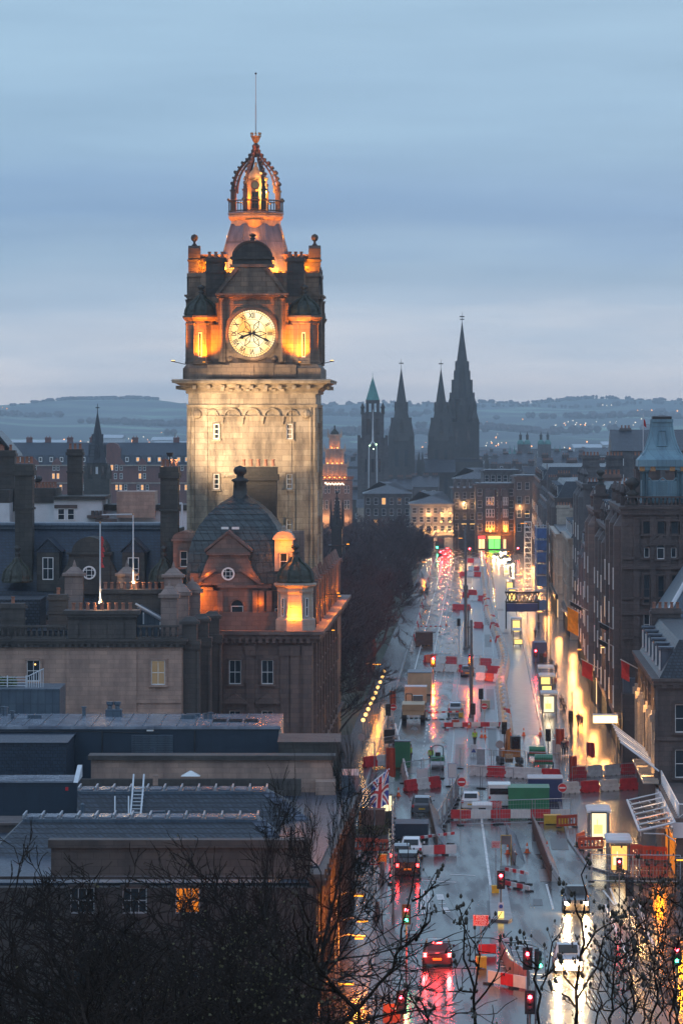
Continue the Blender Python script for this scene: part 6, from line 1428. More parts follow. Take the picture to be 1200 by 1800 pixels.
# rear blocks seen over the row
for X_, S_, wd, dp, h, mt, k, lb in ((40, 600, 12, 20, 27.0, 'grey_stone', 2, 'broad grey block with a stone parapet behind the street row'), (34, 700, 9, 18, 28.5, 'grey_stone', 0, 'slate-roofed block behind the broad grey one'), (48, 520, 10, 16, 26.5, 'brown_stone', 2, 'brown flat-topped block behind the cupola building'), (24, 480, 5, 10, 23.5, 'hotel_stone', 0, 'sandstone gable with chimneys beside the tall finials')):
 t = townhouse(*W(X_, S_)[:2], wd, dp, h, mt, k, lb)
# ================================================================== street objects
def at(px, py, z=0.0):
 X, S = GS(px, py, z); return W(X, S, z)
def sroot(name, label, cat, px, py, rz=0.0, group=None, z=0.0):
 p = at(px, py); return thing(name, label, cat, (p[0], p[1], z), -ANG + rz, group)
# ---- traffic barriers: one red and one white master, every other one a copy
def barrier_mesh(mat, L=2.0):
 b = MB(); h = 1.0
 def sec(x0, x1, z0, z1, w0, w1): b.add([(x0, -w0, z0), (x1, -w0, z0), (x1, w0, z0), (x0, w0, z0), (x0, -w1, z1), (x1, -w1, z1), (x1, w1, z1), (x0, w1, z1)], [(0, 3, 2, 1), (4, 5, 6, 7), (0, 1, 5, 4), (1, 2, 6, 5), (2, 3, 7, 6), (3, 0, 4, 7)])
 a = L / 2
 for q in (-.62, 0, .62): sec(q * a - .22, q * a + .22, 0, .1, .27, .27)
 sec(-a, a - .12, .1, .34, .25, .2); sec(-a + .12, a, .34, .62, .19, .13); sec(-a, a - .12, .62, h, .12, .09)
 for q in (-.5, 0, .5): b.box(q * a - .1, q * a + .1, -.215, .215, .4, .5)
 b.box(-a + .1, a - .25, -.06, .06, h, h + .05)
 return b.mesh('barrier', mat)
BM = {'r': barrier_mesh('barrier_red'), 'w': barrier_mesh('barrier_white'), 'y': barrier_mesh('sign_yellow')}
CN = {'r': 'red', 'w': 'white', 'y': 'yellow'}
def barrier(x, y, rz, c, desc, group, z=0.0):
 o = place(BM[c], 'traffic_barrier', None, (x, y, z), rz); return tag(o, f'{CN[c]} plastic barrier {desc}', 'barrier', group)
def brow(p0, p1, pat, desc, group, z=0.0, step=2.03):
 """row of barriers between two photo points"""
 a, c = at(*p0), at(*p1); d = Vector((c[0] - a[0], c[1] - a[1])); n = max(1, round(d.length / step)); rz = math.atan2(d.y, d.x)
 for i in range(n):
  t = (i + .5) / n; k = pat[i % len(pat)]
  same = [j for j in range(n) if pat[j % len(pat)] == k]
  if n <= 8 and len(same) > 1:
   q = same.index(i); dd = (['leftmost', 'second', 'third', 'fourth', 'fifth', 'sixth'][q] if q < len(same) - 1 else 'rightmost') + ' ' + desc
  else: dd = desc
  barrier(a[0] + d.x * t, a[1] + d.y * t, rz + R(rr.uniform(-3, 3)), k, dd, group, z)
rr = random.Random(77)
brow((985, 1399), (1122, 1390), 'wrwrwr', 'in the chunky row across the right pavement', 'barriers across the right pavement', .13)
brow((1000, 1372), (1120, 1362), 'rwwr', 'in the rear row across the right pavement', 'barriers across the right pavement', .13)
brow((826, 1364), (985, 1372), 'wrwwrr', 'behind the white van and containers', 'barriers behind the containers')
brow((712, 1392), (772, 1384), 'rwr', 'beside the drum of the junction fence', 'barriers left of the junction fence')
brow((640, 1352), (702, 1345), 'rwyrw', 'at the mouth of the left pavement', 'barriers at the left pavement', .13)
brow((694, 1288), (716, 1385), 'ww', 'edge-on along the left kerb', 'barriers along the left kerb')
brow((757, 1180), (880, 1185), 'wwrwrrww', 'in the main double row under the red signals', 'barriers under the red signals')
brow((765, 1166), (884, 1172), 'wrwwrwrr', 'in the back row under the red signals', 'barriers under the red signals')
brow((838, 1196), (884, 1200), 'wrw', 'in front of the double row, right of the tall mast', 'barriers right of the tall mast')
brow((745, 1165), (768, 1162), 'rr', 'left of the double row, by the red signal', 'barriers left of the red signals')
for py, x0, x1, pat, lb in ((1072, 796, 826, 'rrr', 'crosswise on the tram bed, fifth row from the far end'), (1056, 826, 855, 'wrwr', 'in the row level with the fourth cross row'), (1046, 822, 856, 'rwrw', 'in the row just behind the fourth cross row'), (1013, 808, 846, 'rwrwr', 'in the third cross row from the far end'), (1003, 824, 854, 'wrwrw', 'in the second cross row from the far end'), (989, 822, 856, 'rwrwr', 'in the farthest cross row'), (1104, 832, 850, 'rr', 'small pair beside the tall mast'), (1050, 812, 824, 'rr', 'pair left of the far mast')):
 brow((x0, py), (x1, py + 1), pat, lb.replace('cross row', 'row'), 'barriers across the far tram bed', 0)
# the long wavering line between tram works and the bus lane, drawn as one barrier after another
line = [(847, 975), (849, 1000), (852, 1040), (857, 1075), (866, 1100), (880, 1135), (887, 1165), (880, 1205), (884, 1240), (890, 1290)]
for i in range(len(line) - 1):
 a, c = line[i], line[i + 1]; Ya, Yc = at(*a), at(*c); L = (Vector(Ya[:2]) - Vector(Yc[:2])).length; n = int(L / 3.2)
 for j in range(n):
  t = (j + .5) / n; x = Ya[0] + (Yc[0] - Ya[0]) * t; y = Ya[1] + (Yc[1] - Ya[1]) * t
  k = 'r' if rr.random() < .07 else 'w'
  barrier(x + (-.25, .25)[j % 2], y, math.atan2(Yc[1] - Ya[1], Yc[0] - Ya[0]) + R((-17, 17)[j % 2]), k, 'in the long edge-on line beside the bus lane', 'barriers dividing tram works from bus lane')
ls = [(760, 990), (746, 1050), (734, 1100), (722, 1150)]
for i in range(3):
 Ya, Yc = at(*ls[i]), at(*ls[i + 1]); n = int((Vector(Ya[:2]) - Vector(Yc[:2])).length / 9)
 for j in range(n):
  t = (j + .5) / n; barrier(Ya[0] + (Yc[0] - Ya[0]) * t, Ya[1] + (Yc[1] - Ya[1]) * t, R(88), 'r' if j % 4 == 0 else 'w', 'edge-on along the garden side kerb', 'barriers along the garden side kerb')
# long low boards with red and white bands
def board(px0, py0, px1, py1, n, label, h=.75, z0=.12, group=None, first='r', lit=False):
 a, c = at(px0, py0), at(px1, py1); d = Vector((c[0] - a[0], c[1] - a[1])); L = d.length / n; rz = math.atan2(d.y, d.x)
 t = thing('barrier_board', label, 'barrier', (a[0], a[1], 0), rz, group)
 for i in range(n):
  b = MB(); b.box(i * L + .01, (i + 1) * L - .01, -.05, .05, z0, z0 + h); b.build('red_band' if (i % 2 == 0) == (first == 'r') else 'white_band', 'barrier_red' if (i % 2 == 0) == (first == 'r') else 'barrier_white', t)
 for i in range(0, n + 1, 2): MB().box(i * L - .2, i * L + .2, -.25, .25, 0, .1).build('foot', 'rubber', t, (0, -.0, 0))
 return t
board(792, 1442, 1002, 1441, 6, 'long low red and white board across the near road')
board(742, 1505, 802, 1503, 3, 'red and white board beside the black taxi', .7, .1, first='w')
board(738, 1492, 798, 1484, 9, 'narrow striped plank sloping behind the black taxi', .22, .75)
board(706, 1263, 752, 1263, 11, 'thin striped plank in front of the cream lorry', .18, .75); board(752, 1266, 806, 1264, 9, 'thin striped plank left of the silver car', .18, .75)
board(780, 1280, 892, 1279, 7, 'low orange-red board with cones at the junction', .5, .1)
board(858, 1730, 925, 1742, 3, 'red and white board at the foot of the near works', .7, .1, first='w'); board(840, 1680, 872, 1680, 1, 'single red board under the red closed sign', .6, .1)
board(888, 1548, 928, 1556, 6, 'short striped plank right of the near signal', .25, .7); board(888, 1558, 930, 1568, 4, 'short red and white board right of the near signal', .3, .1)
board(738, 1112, 776, 1112, 9, 'thin striped plank far up the left lane', .2, .9)
# ---- mesh fence panels
def fence_panel():
 b = MB(); b.path([(-1.7, 0, .12), (-1.7, 0, 2.0), (1.7, 0, 2.0), (1.7, 0, .12), (-1.7, 0, .12)], .035, 5)
 for i in range(1, 14): b.tube((-1.7 + i * .243, 0, .12), (-1.7 + i * .243, 0, 2.0), .007, n=3)
 for i in range(1, 5): b.tube((-1.7, 0, .12 + i * .38), (1.7, 0, .12 + i * .38), .008, n=3)
 b.mi = 1; b.box(-1.95, -1.5, -.3, .3, 0, .13); b.box(1.5, 1.95, -.3, .3, 0, .13)
 return b.mesh('fence_panel', ['galv', 'rubber'])
FM = fence_panel()
def frow(p0, p1, desc, group, z=0.0):
 a, c = at(*p0), at(*p1); d = Vector((c[0] - a[0], c[1] - a[1])); n = max(1, round(d.length / 3.5)); rz = math.atan2(d.y, d.x)
 for i in range(n):
  t = (i + .5) / n
  wh = desc if n < 3 else (('left end panel of ' if i == 0 else 'right end panel of ' if i == n - 1 else 'middle panel of ') + desc)
  tag(place(FM, 'fence_panel', None, (a[0] + d.x * t, a[1] + d.y * t, z), rz + R(rr.uniform(-3, 3))), 'galvanised mesh fence panel, ' + wh, 'fence', group)
frow((806, 1352), (985, 1362), 'the long fence behind the containers', 'mesh fence behind the containers'); frow((792, 1384), (900, 1390), 'the fence behind the white van', 'mesh fence behind the van'); frow((712, 1378), (772, 1370), 'the fence at the green roller', 'mesh fence at the roller')
frow((812, 1452), (1000, 1446), 'the fence across the near road', 'mesh fence at the near road'); frow((762, 1176), (884, 1180), 'the fence under the red signals', 'mesh fence under the signals'); frow((640, 1340), (700, 1330), 'the fence on the left pavement', 'mesh fence on the left pavement', .13)
frow((1000, 1390), (1122, 1382), 'the fence across the right pavement', 'mesh fence across the right pavement', .13); frow((690, 1555), (690, 1440), 'the edge-on fence beside the black taxi', 'mesh fence beside the taxi'); frow((1045, 1555), (1190, 1556), 'the fence below the lit ad panel', 'mesh fence on the near right pavement', .13)
frow((770, 1470), (806, 1400), 'the slanting fence by the striped boards', 'slanting mesh fence')
# orange mesh and chapter barriers
def chapter(px, py, rz, label, z=.13, mat='barrier_orange'):
 t = sroot('pedestrian_barrier', label, 'barrier', px, py, rz, z=z)
 b = MB(); b.path([(-.95, 0, .1), (-.95, 0, 1.0), (.95, 0, 1.0), (.95, 0, .1)], .04, 5); b.box(-.95, .95, -.03, .03, .78, .98); b.box(-.95, .95, -.03, .03, .12, .3)
 for i in range(7): b.box(-.85 + i * .28 - .05, -.85 + i * .28 + .05, -.02, .02, .3, .78)
 b.build('panel', mat, t); MB().box(-.9, -.6, -.25, .25, 0, .08).box(.6, .9, -.25, .25, 0, .08).build('feet', 'rubber', t)
 return t
for px, py, rz, lb in ((1105, 1512, .1, 'red pedestrian barrier right of the lit orange ad panel'), (1128, 1514, -.1, 'second red pedestrian barrier from the lit ad panel'), (1152, 1516, .05, 'third red pedestrian barrier from the lit ad panel'), (1172, 1518, .0, 'red pedestrian barrier nearest the right edge'), (1150, 1548, .05, 'low red pedestrian barrier in front of the others, right of the shelter'), (1038, 1498, .2, 'red pedestrian barrier between the two shelters'), (1020, 1490, 1.2, 'red pedestrian barrier left of the upper shelter'), (642, 1500, .1, 'orange-red barrier below the planter on the left pavement'), (660, 1502, .0, 'orange-red barrier right of the one below the planter'), (996, 1458, .5, 'red pedestrian barrier by the yellow boxes')): chapter(px, py, rz, lb)
# sheets of orange safety mesh hung on posts
def banner(px, py, w_, h_, label, mat='barrier_orange', z=0.13, rz=0.0):
 t = sroot('safety_sheet', label, 'sheet', px, py, rz, z=z); b = MB(); n = 6
 for i in range(n + 1): x = -w_ / 2 + w_ * i / n; y = .12 * math.sin(i * 1.7); b.v += [(x, y, .9 + .1 * math.sin(i)), (x + .1 * math.sin(i * 2), y + .08, .9 + h_)]
 for i in range(n): b.f.append((2 * i, 2 * i + 2, 2 * i + 3, 2 * i + 1)); b.m.append(0)
 o = b.build('sheet', mat, t, fix=False); o.modifiers.new('thickness', 'SOLIDIFY').thickness = .03
 MB().tube((-w_ / 2, 0, 0), (-w_ / 2, 0, 1.0 + h_), .05).build('post', 'galv', t)
for px, py, w_, h_, lb in ((686, 1385, .9, 2.6, 'tall orange sheet wrapped on a post by the flag'), (984, 1328, .9, 1.6, 'orange-red sheet on a post left of the far pavement'), (1038, 1350, .8, 1.4, 'dark red sheet on a post in the middle of the right pavement'), (1007, 1380, .7, 1.6, 'red-orange bagged sign head behind the barriers'), (690, 1262, .7, 2.0, 'orange sheet on a post under the left no-entry sign')): banner(px, py, w_, h_, lb, 'flag_red' if 'dark red' in lb else 'barrier_orange')
# ---- cones
CM = MB(); CM.box(-.2, .2, -.2, .2, 0, .05); CM.lathe(0, 0, [(.17, .05), (.115, .35)], 10); CM.lathe(0, 0, [(.08, .55), (.035, .8), (.01, .81)], 10); CM.mi = 1; CM.lathe(0, 0, [(.117, .35), (.078, .55)], 10)
CMM = CM.mesh('traffic_cone', ['cone_orange', 'sign_white'], smooth=False)
for px, py, lb in ((892, 1502, 'cone left of the brown hoarding, second from left'), (904, 1502, 'cone standing alone beside the hoarding mirror'), (926, 1500, 'cone against the near end of the brown hoarding'), (961, 1497, 'cone right of the brown hoarding'), (824, 1280, 'leftmost cone behind the orange digger boards'), (838, 1278, 'cone next to the tall mast base'), (846, 1297, 'left cone of the pair by the warning tripod'), (852, 1297, 'right cone of the pair by the warning tripod'), (896, 1293, 'cone left of the digger cab'), (920, 1293, 'cone behind the digger cab'), (949, 1293, 'cone right of the digger cab'), (976, 1296, 'cone at the bus lane edge'), (862, 1128, 'left of two cones far up the tram bed'), (874, 1122, 'right of two cones far up the tram bed'), (828, 1150, 'cone under the tall mast signals'), (784, 1100, 'single cone in the far left lane'), (700, 1400, 'cone beside the flag'), (1120, 1452, 'cone under the glass canopy')):
 p = at(px, py); tag(place(CMM, 'traffic_cone', None, p, rr.random()), 'orange and white ' + lb, 'traffic cone', 'traffic cones'); 
# ---- signs
def post_sign(px, py, zc, r, kind, label, cat='road sign', scale=1.0, z0=0.0):
 t = sroot('road_sign', label, cat, px, py, 0, z=z0)
 MB().tube((0, 0, 0), (0, 0, zc + (r if kind != 'tri' else r)), .045 * scale).build('post', 'galv', t)
 if kind in ('noentry', 'round_back'):
  b = MB(); pts = [(r * math.cos(2 * math.pi * i / 28), zc + r * math.sin(2 * math.pi * i / 28)) for i in range(28)]; b.prismy(pts, -.09, -.05)
  d = b.build('disc', 'sign_red' if kind == 'noentry' else 'galv', t)
  if kind == 'noentry':
   MB().box(-r * .68, r * .68, -.1, -.091, zc - r * .16, zc + r * .16).build('bar', 'sign_white', d)
   b = MB()
   for i in range(28):
    a0, a1 = 2 * math.pi * i / 28, 2 * math.pi * (i + 1) / 28; b.prismy([(r * .93 * math.cos(a0), zc + r * .93 * math.sin(a0)), (r * math.cos(a0), zc + r * math.sin(a0)), (r * math.cos(a1), zc + r * math.sin(a1)), (r * .93 * math.cos(a1), zc + r * .93 * math.sin(a1))], -.1, -.091)
   b.build('rim', 'sign_white', d)
 elif kind == 'tri':
  tr = lambda q: [(-q * .87, zc - q * .5), (q * .87, zc - q * .5), (0, zc + q)]
  d = MB().prismy(tr(r), -.09, -.05).build('plate', 'sign_red', t); MB().prismy(tr(r * .68), -.1, -.091).build('field', 'sign_white', d)
  b = MB(); b.box(-.09, -.04, -.11, -.101, zc - r * .25, zc + r * .25); b.box(.04, .09, -.11, -.101, zc - r * .25, zc + r * .12); b.prismy([(-.13, zc + r * .22), (0.0, zc + r * .22), (-.065, zc + r * .4)], -.11, -.101); b.build('symbol', 'black_iron', d)
 return t
def text_sign(px, py, zc, w_, h_, lines, label, size, posts=True, face='sign_red', ink='sign_white', border=True, z0=0.0):
 t = sroot('road_sign', label, 'road sign', px, py, 0, z=z0)
 if posts:
  b = MB()
  for q in (0,) if w_ < 1.4 else (-w_ * .35, w_ * .35): b.tube((q, 0, 0), (q, 0, zc), .035)
  b.build('post', 'galv', t)
 pl = MB().box(-w_ / 2, w_ / 2, -.07, -.04, zc - h_ / 2, zc + h_ / 2).build('plate', face, t)
 if border:
  b = MB(); e = .025
  b.box(-w_ / 2 + e, w_ / 2 - e, -.078, -.0705, zc + h_ / 2 - 2 * e, zc + h_ / 2 - e); b.box(-w_ / 2 + e, w_ / 2 - e, -.078, -.0705, zc - h_ / 2 + e, zc - h_ / 2 + 2 * e); b.box(-w_ / 2 + e, -w_ / 2 + 2 * e, -.078, -.0705, zc - h_ / 2 + 2 * e, zc + h_ / 2 - 2 * e); b.box(w_ / 2 - 2 * e, w_ / 2 - e, -.078, -.0705, zc - h_ / 2 + 2 * e, zc + h_ / 2 - 2 * e); b.build('border', ink, pl)
 place(text_mesh(lines, size, .004, ink), 'lettering', pl, (0, -.08, zc))
 return t
text_sign(871, 1434, .95, .98, .7, 'ROAD\nCLOSED', 'red ROAD CLOSED sign on the long striped board', .25)
text_sign(871, 1540, 2.3, .62, .5, 'ROAD\nAHEAD\nCLOSED', 'small red ROAD AHEAD CLOSED sign behind the near signal', .15)
text_sign(845, 1685, 2.35, .98, .68, 'ROAD\nAHEAD\nCLOSED', 'larger red ROAD AHEAD CLOSED sign above the yellow box', .22)
text_sign(795, 1388, 1.7, .85, 1.35, ' ', 'blue, white and yellow works information board on the junction fence', .1, face='sign_white', ink='sign_blue')
t = sroot('info_panel', 'blank white board on the mesh fence beside the green roller', 'sign', 742, 1378); MB().box(-.5, .5, -.05, 0, .4, 1.35).build('plate', 'sign_white', t); MB().path([(-.5, 0, .3), (-.5, 0, 1.4), (.5, 0, 1.4), (.5, 0, .3)], .03, 4).build('frame', 'galv', t)
post_sign(811, 1412, 1.85, .42, 'noentry', 'no entry sign left of the white car and van'); post_sign(988, 1435, 2.4, .38, 'noentry', 'no entry sign right of the blue container'); post_sign(691, 1290, 2.7, .38, 'noentry', 'no entry sign on the left pavement by the string of lamps', z0=.13); post_sign(851, 1262, 1.3, .38, 'noentry', 'no entry sign low beside the tall mast')
post_sign(657, 1595, 3.0, .45, 'tri', 'red triangular road narrows sign on the left pavement', z0=.13); post_sign(635, 1352, 2.9, .35, 'round_back', 'grey back of a round sign on the left pavement', z0=.13); post_sign(878, 1345, 2.0, .4, 'round_back', 'grey back of a round sign by the digger')
t = sroot('warning_tripod', 'white board with blue triangle warning stand by the workers', 'sign', 832, 1330); b = MB(); b.box(-.32, .32, -.05, 0, .3, 1.2); b.build('plate', 'sign_white', t); MB().prismy([(-.25, .4), (.25, .4), (0, .85)], -.07, -.051).build('symbol', 'sign_blue', t); b = MB(); b.tube((-.3, 0, 0), (-.2, 0, 1.2), .03); b.tube((.3, 0, 0), (.2, 0, 1.2), .03); b.tube((0, .6, 0), (0, .02, 1.1), .03); b.build('leg', 'galv', t)
t = sroot('sign_mirror', 'dull square back of a temporary sign on a frame beside the cones', 'road sign', 889, 1508); b = MB(); b.box(-.38, .38, -.03, .03, 1.0, 1.7); b.build('plate', 'wet_concrete', t); b = MB(); b.path([(-.38, 0, 0), (-.38, 0, 1.7), (.38, 0, 1.7), (.38, 0, 0)], .035, 5); b.build('frame', 'sign_yellow', t)
t = sroot('diversion_sign', 'orange sign board with a small no entry disc at the bottom edge', 'road sign', 691, 1822); b = MB(); b.box(-.55, .55, -.05, 0, .7, 1.75); b.build('plate', 'barrier_orange', t); MB().prismy([(.22 * math.cos(2 * math.pi * i / 20), 1.5 + .22 * math.sin(2 * math.pi * i / 20)) for i in range(20)], -.08, -.051).build('disc', 'sign_red', t); MB().box(-.15, .15, -.09, -.081, 1.46, 1.54).build('bar', 'sign_white', t); MB().tube((0, 0, 0), (0, 0, .8), .06).build('post', 'galv', t)
lamp('sign_glow', t, (0, -1.2, 1.6), 10, SOD, .2)
def crate(px, py, w_, h_, mat, label, cat='crate', name='equipment_box', z0=0.0, d_=None):
 t = sroot(name, label, cat, px, py, rr.uniform(-.08, .08), z=z0); d_ = d_ or w_ * .8
 MB().box(-w_ / 2, w_ / 2, 0, d_, .06, h_).build('body', mat, t); b = MB(); b.box(-w_ / 2 - .03, w_ / 2 + .03, -.03, d_ + .03, h_, h_ + .06)
 for q in (-.3, .3): b.box(q * w_ - .03, q * w_ + .03, -.025, 0, .1, h_)
 b.box(-w_ / 2, -w_ / 2 + .1, 0, d_, 0, .06); b.box(w_ / 2 - .1, w_ / 2, 0, d_, 0, .06)
 b.build('lid', mat, t); return t
crate(846, 1704, .62, .66, 'sign_yellow', 'yellow box at the foot of the larger red sign', 'box'); crate(870, 1574, .5, .6, 'sign_yellow', 'yellow box behind the near signal island', 'box'); crate(672, 1520, .62, .55, 'sign_yellow', 'yellow box on the left pavement by the timber posts', 'box', z0=.13)
crate(971, 1450, 1.4, .7, 'sign_yellow', 'left yellow skip at the end of the long board', 'skip'); crate(989, 1451, .9, .7, 'sign_yellow', 'right yellow skip under the no entry sign', 'skip'); crate(800, 1278, .8, .7, 'light_red' if 0 else 'barrier_orange', 'orange box at the left end of the cone board', 'box'); crate(810, 1262, .5, .5, 'sign_yellow', 'yellow box at the tall mast base', 'box')
crate(814, 1433, .9, .35, 'sign_yellow', 'flat yellow box in front of the white car', 'box'); crate(852, 1246, 1.1, .9, 'cream_cabin', 'stack of pale pallets beside the mast', 'pallets')
# keep-left bollard, lit from inside
t = thing('keep_left_bollard', 'lit yellow and white keep left bollard at the tip of the near island', 'bollard', at(880, 1614, .14), -ANG)
b = MB(); b.box(-.2, .2, -.12, .12, 0, .45); b.mi = 1; b.frust(0, 0, .45, 1.0, .2, .12, .17, .08); b.build('body', ['panel_yellow', 'barrier_white'], t); b = MB(); b.prismy([(.13 * math.cos(2 * math.pi * i / 16), .78 + .13 * math.sin(2 * math.pi * i / 16)) for i in range(16)], -.15, -.12); b.build('disc', 'sign_blue', t)
# wooden hoarding strips
def hoard(pts, h, label, mat='brown_stone', cap='galv'):
 a = at(*pts[0]); t = thing('hoarding', label, 'hoarding', a); b = MB(); c = MB()
 P_ = [Vector(at(*q)) - Vector(a) for q in pts]
 for p, q in zip(P_, P_[1:]):
  n = max(1, int((q - p).length / 1.3))
  for i in range(n):
   s_, e_ = p + (q - p) * (i / n), p + (q - p) * ((i + .92) / n)
   b.prismz([(s_.x - .06, s_.y), (s_.x + .06, s_.y), (e_.x + .06, e_.y), (e_.x - .06, e_.y)], .1, h)
   MB().tube((s_.x, s_.y, 0), (s_.x, s_.y, h + .15), .05).tube((s_.x, s_.y, h), (s_.x + .8, s_.y, 0), .035).build('strut', cap, t)
 b.build('board', mat, t)
hoard([(936, 1462), (968, 1552)], 1.25, 'long brown slatted hoarding running down the right of the near lane', 'brown_crate'); hoard([(754, 1430), (768, 1495)], 1.1, 'brown slatted hoarding beside the grey car'); hoard([(878, 1675), (895, 1715), (930, 1738)], 1.0, 'low grey hoarding curving round the near works', 'wet_concrete'); hoard([(890, 1470), (905, 1520)], .9, 'short boarded strip beside the cones', 'wet_concrete')
# ---- traffic signals
def signal(px, py, zc, lit, label, ntop=3, pole=True, z0=0.0, big=1.0, rzz=0.0, power=6.0, back=False):
 t = sroot('traffic_light', label, 'traffic light', px, py, rzz, z=z0)
 MB().tube((0, 0, 0), (0, 0, zc + .4), .065 * big).build('pole', 'pole_paint', t)
 b = MB(); b.box(-.17 * big, .17 * big, -.28, -.07, zc - .5 * big, zc + .5 * big); b.box(-.27 * big, .27 * big, -.075, -.055, zc - .62 * big, zc + .62 * big)
 for k in range(3):
  z = zc + (.31 - k * .31) * big
  b.path([(.13 * big * math.cos(q), -.3, z + .13 * big * math.sin(q)) for q in [math.pi * i / 6 for i in range(7)]], .025, 4); b.path([(.13 * big * math.cos(q), -.42, z + .13 * big * math.sin(q)) for q in [math.pi * i / 6 for i in range(7)]], .02, 4)
 hd = b.build('signal_head', 'rubber', t)
 for k, c in enumerate(('r', 'a', 'g')):
  z = zc + (.31 - k * .31) * big; on = c in lit
  m_ = {'r': 'light_red', 'a': 'light_amber', 'g': 'light_green'}[c] if on else 'rubber'
  MB().ball((0, -.29, z), .105 * big, 10, 6).build('lens', m_, hd)
  if on and power: lamp('signal_glow', t, (0, -.62, z), power, (1, .02, .03) if c == 'r' else (.05, 1, .35) if c == 'g' else SOD, .1)
 return t
signal(714, 1700, 3.2, 'rg', 'traffic light showing red and green among branches, left of centre', z0=.0); signal(880, 1612, 2.35, 'r', 'red traffic light on the near island', z0=.14); signal(927, 1790, 3.3, 'r', 'red traffic light left of the pair at lower right', power=8)
signal(941, 1792, 3.3, 'g', 'traffic light turned sideways right of the red one, green glow', rzz=1.1, power=3); signal(931, 1860, 2.9, 'r', 'lowest red traffic light near the bottom edge, right side', power=9); signal(705, 1860, 2.9, 'r', 'red traffic light near the bottom edge beside the orange sign', power=9); signal(1189, 1792, 3.6, 'rg', 'traffic light at the right edge showing red over green')
signal(761, 1195, 2.4, 'ra', 'left red traffic light over the double barrier row', power=170, big=1.2); signal(827, 1205, 3.2, 'ra', 'right red traffic light on the tall mast over the barriers', power=190, big=1.2); signal(941, 1182, 2.6, 'r', 'red traffic light by the right-hand bus stops', power=40); signal(951, 1192, 2.6, '', 'dark traffic light right of the red one by the bus stops')
signal(768, 972, 2.0, 'g', 'green traffic light at the far left junction corner', big=1.8, power=14); signal(838, 962, 1.6, 'g', 'green traffic light in the middle of the far junction', big=1.8, power=14); signal(774, 984, 1.5, 'r', 'far red traffic light beside the red tail lamps', big=1.6, power=60); signal(825, 982, 2.0, 'r', 'far red traffic light at the end of the tram works', big=1.6, power=60); signal(910, 984, 2.4, 'r', 'far red traffic light at the right kerb', big=1.6, power=14)
signal(845, 1252, 2.1, '', 'dark signal head beside the tall mast, upper one'); signal(831, 1272, 1.6, '', 'dark signal head at the mast base'); signal(682, 1293, 2.6, '', 'dark signal head on the left pavement near the lamps', z0=.13); signal(886, 1318, 2.2, '', 'dark signal head behind the digger'); signal(1088, 1590, 2.6, 'r', 'small red traffic light below the lit orange ad panel', power=3, big=.8, z0=.13); signal(1106, 1640, 3.0, '', 'dark traffic light head among the right-hand branches')
signal(963, 1330, 2.0, '', 'dark signal head at the kerb behind the white sign board', z0=.13); signal(1003, 1300, 2.4, '', 'dark signal head on the right pavement'); signal(806, 1150, 4.6, '', 'dark signal head left of the far mast', big=.9)
# ---- tram masts
def mast2(px, py, pyt, label, r=.16):
 p = at(px, py); s_ = F / p[1]; h = CAMZ - (pyt - HY) / s_; t = thing('tram_mast', label, 'mast', p)
 b = MB(); b.lathe(0, 0, [(r * 1.6, 0), (r * 1.5, .4), (r, .5), (r, h * .5), (r * .8, h * .52), (r * .7, h)], 10); b.lathe(0, 0, [(r * 1.5, h * .48), (r * 1.5, h * .52)], 10); b.build('pole', 'pole_paint', t); return t
mast2(828, 1262, 1090, 'tall dark tram mast in the middle of the works', .2); mast2(818, 1142, 925, 'tallest dark tram mast farther up the street', .24); mast2(823, 1140, 1065, 'short dark mast beside the tallest one', .14); mast2(961, 1150, 815, 'thin dark aerial pole before the right-hand roofs', .1); mast2(1005, 1300, 1215, 'slim dark pole on the right pavement', .07); mast2(663, 1620, 1585, 'dark timber post on the left pavement below the warning sign', .22); mast2(672, 1555, 1516, 'dark timber post with pale cap on the left pavement', .24); mast2(691, 1620, 1480, 'slim pole at the left kerb beside the taxi', .07); mast2(658, 1480, 1300, 'slim silver pole beside the lit ad panel', .06)
# ---- street lamps
def slamp(px, py, z, label, arm=1.4, power=60, mat='sodium', col=SOD, side=-1, r=.2, z0=0.0):
 """lamp head seen at photo point (px,py) at height z"""
 p = at(px, py, z); t = thing('street_lamp', label, 'street lamp', (p[0] + side * arm, p[1], z0), 0)
 b = MB(); b.lathe(0, 0, [(.14, 0), (.1, .8), (.06, 1.0), (.05, z)], 8); b.path([(0, 0, z), (-side * arm * .5, 0, z + .22), (-side * (arm - .1), 0, z + .12)], .04, 5); b.build('post', 'pole_paint', t)
 b = MB(); b.box(-side * arm - .35, -side * arm + .35, -.13, .13, z + .04, z + .15); b.build('hood', 'pole_paint', t)
 b = MB(); b.box(-side * arm - .3 * r * 5, -side * arm + .3 * r * 5, -.11, .11, z - .05, z + .035); b.build('lamp_glass', mat, t)
 lamp('street_light', t, (-side * arm, 0, z - .25), power, col, .15); return t
slamp(631, 1575, 4.6, 'uppermost sodium street lamp by the orange-lit wall', power=330); slamp(637, 1620, 4.6, 'second sodium street lamp by the orange-lit wall', power=330); slamp(631, 1650, 3.6, 'small third sodium street lamp by the orange-lit wall', power=200, r=.16); slamp(608, 1730, 4.8, 'lowest sodium street lamp, nearest the bottom edge', power=420, r=.26)
slamp(1196, 1512, 4.2, 'sodium street lamp cut by the right edge', power=150, side=1); slamp(920, 920, 10, 'orange street lamp glowing at the far right kerb', mat='sodium', power=400, r=.5, side=1); slamp(926, 903, 12, 'white street lamp above the orange one at the far kerb', mat='lamp_warm', col=WARM, power=300, r=.4, side=1)
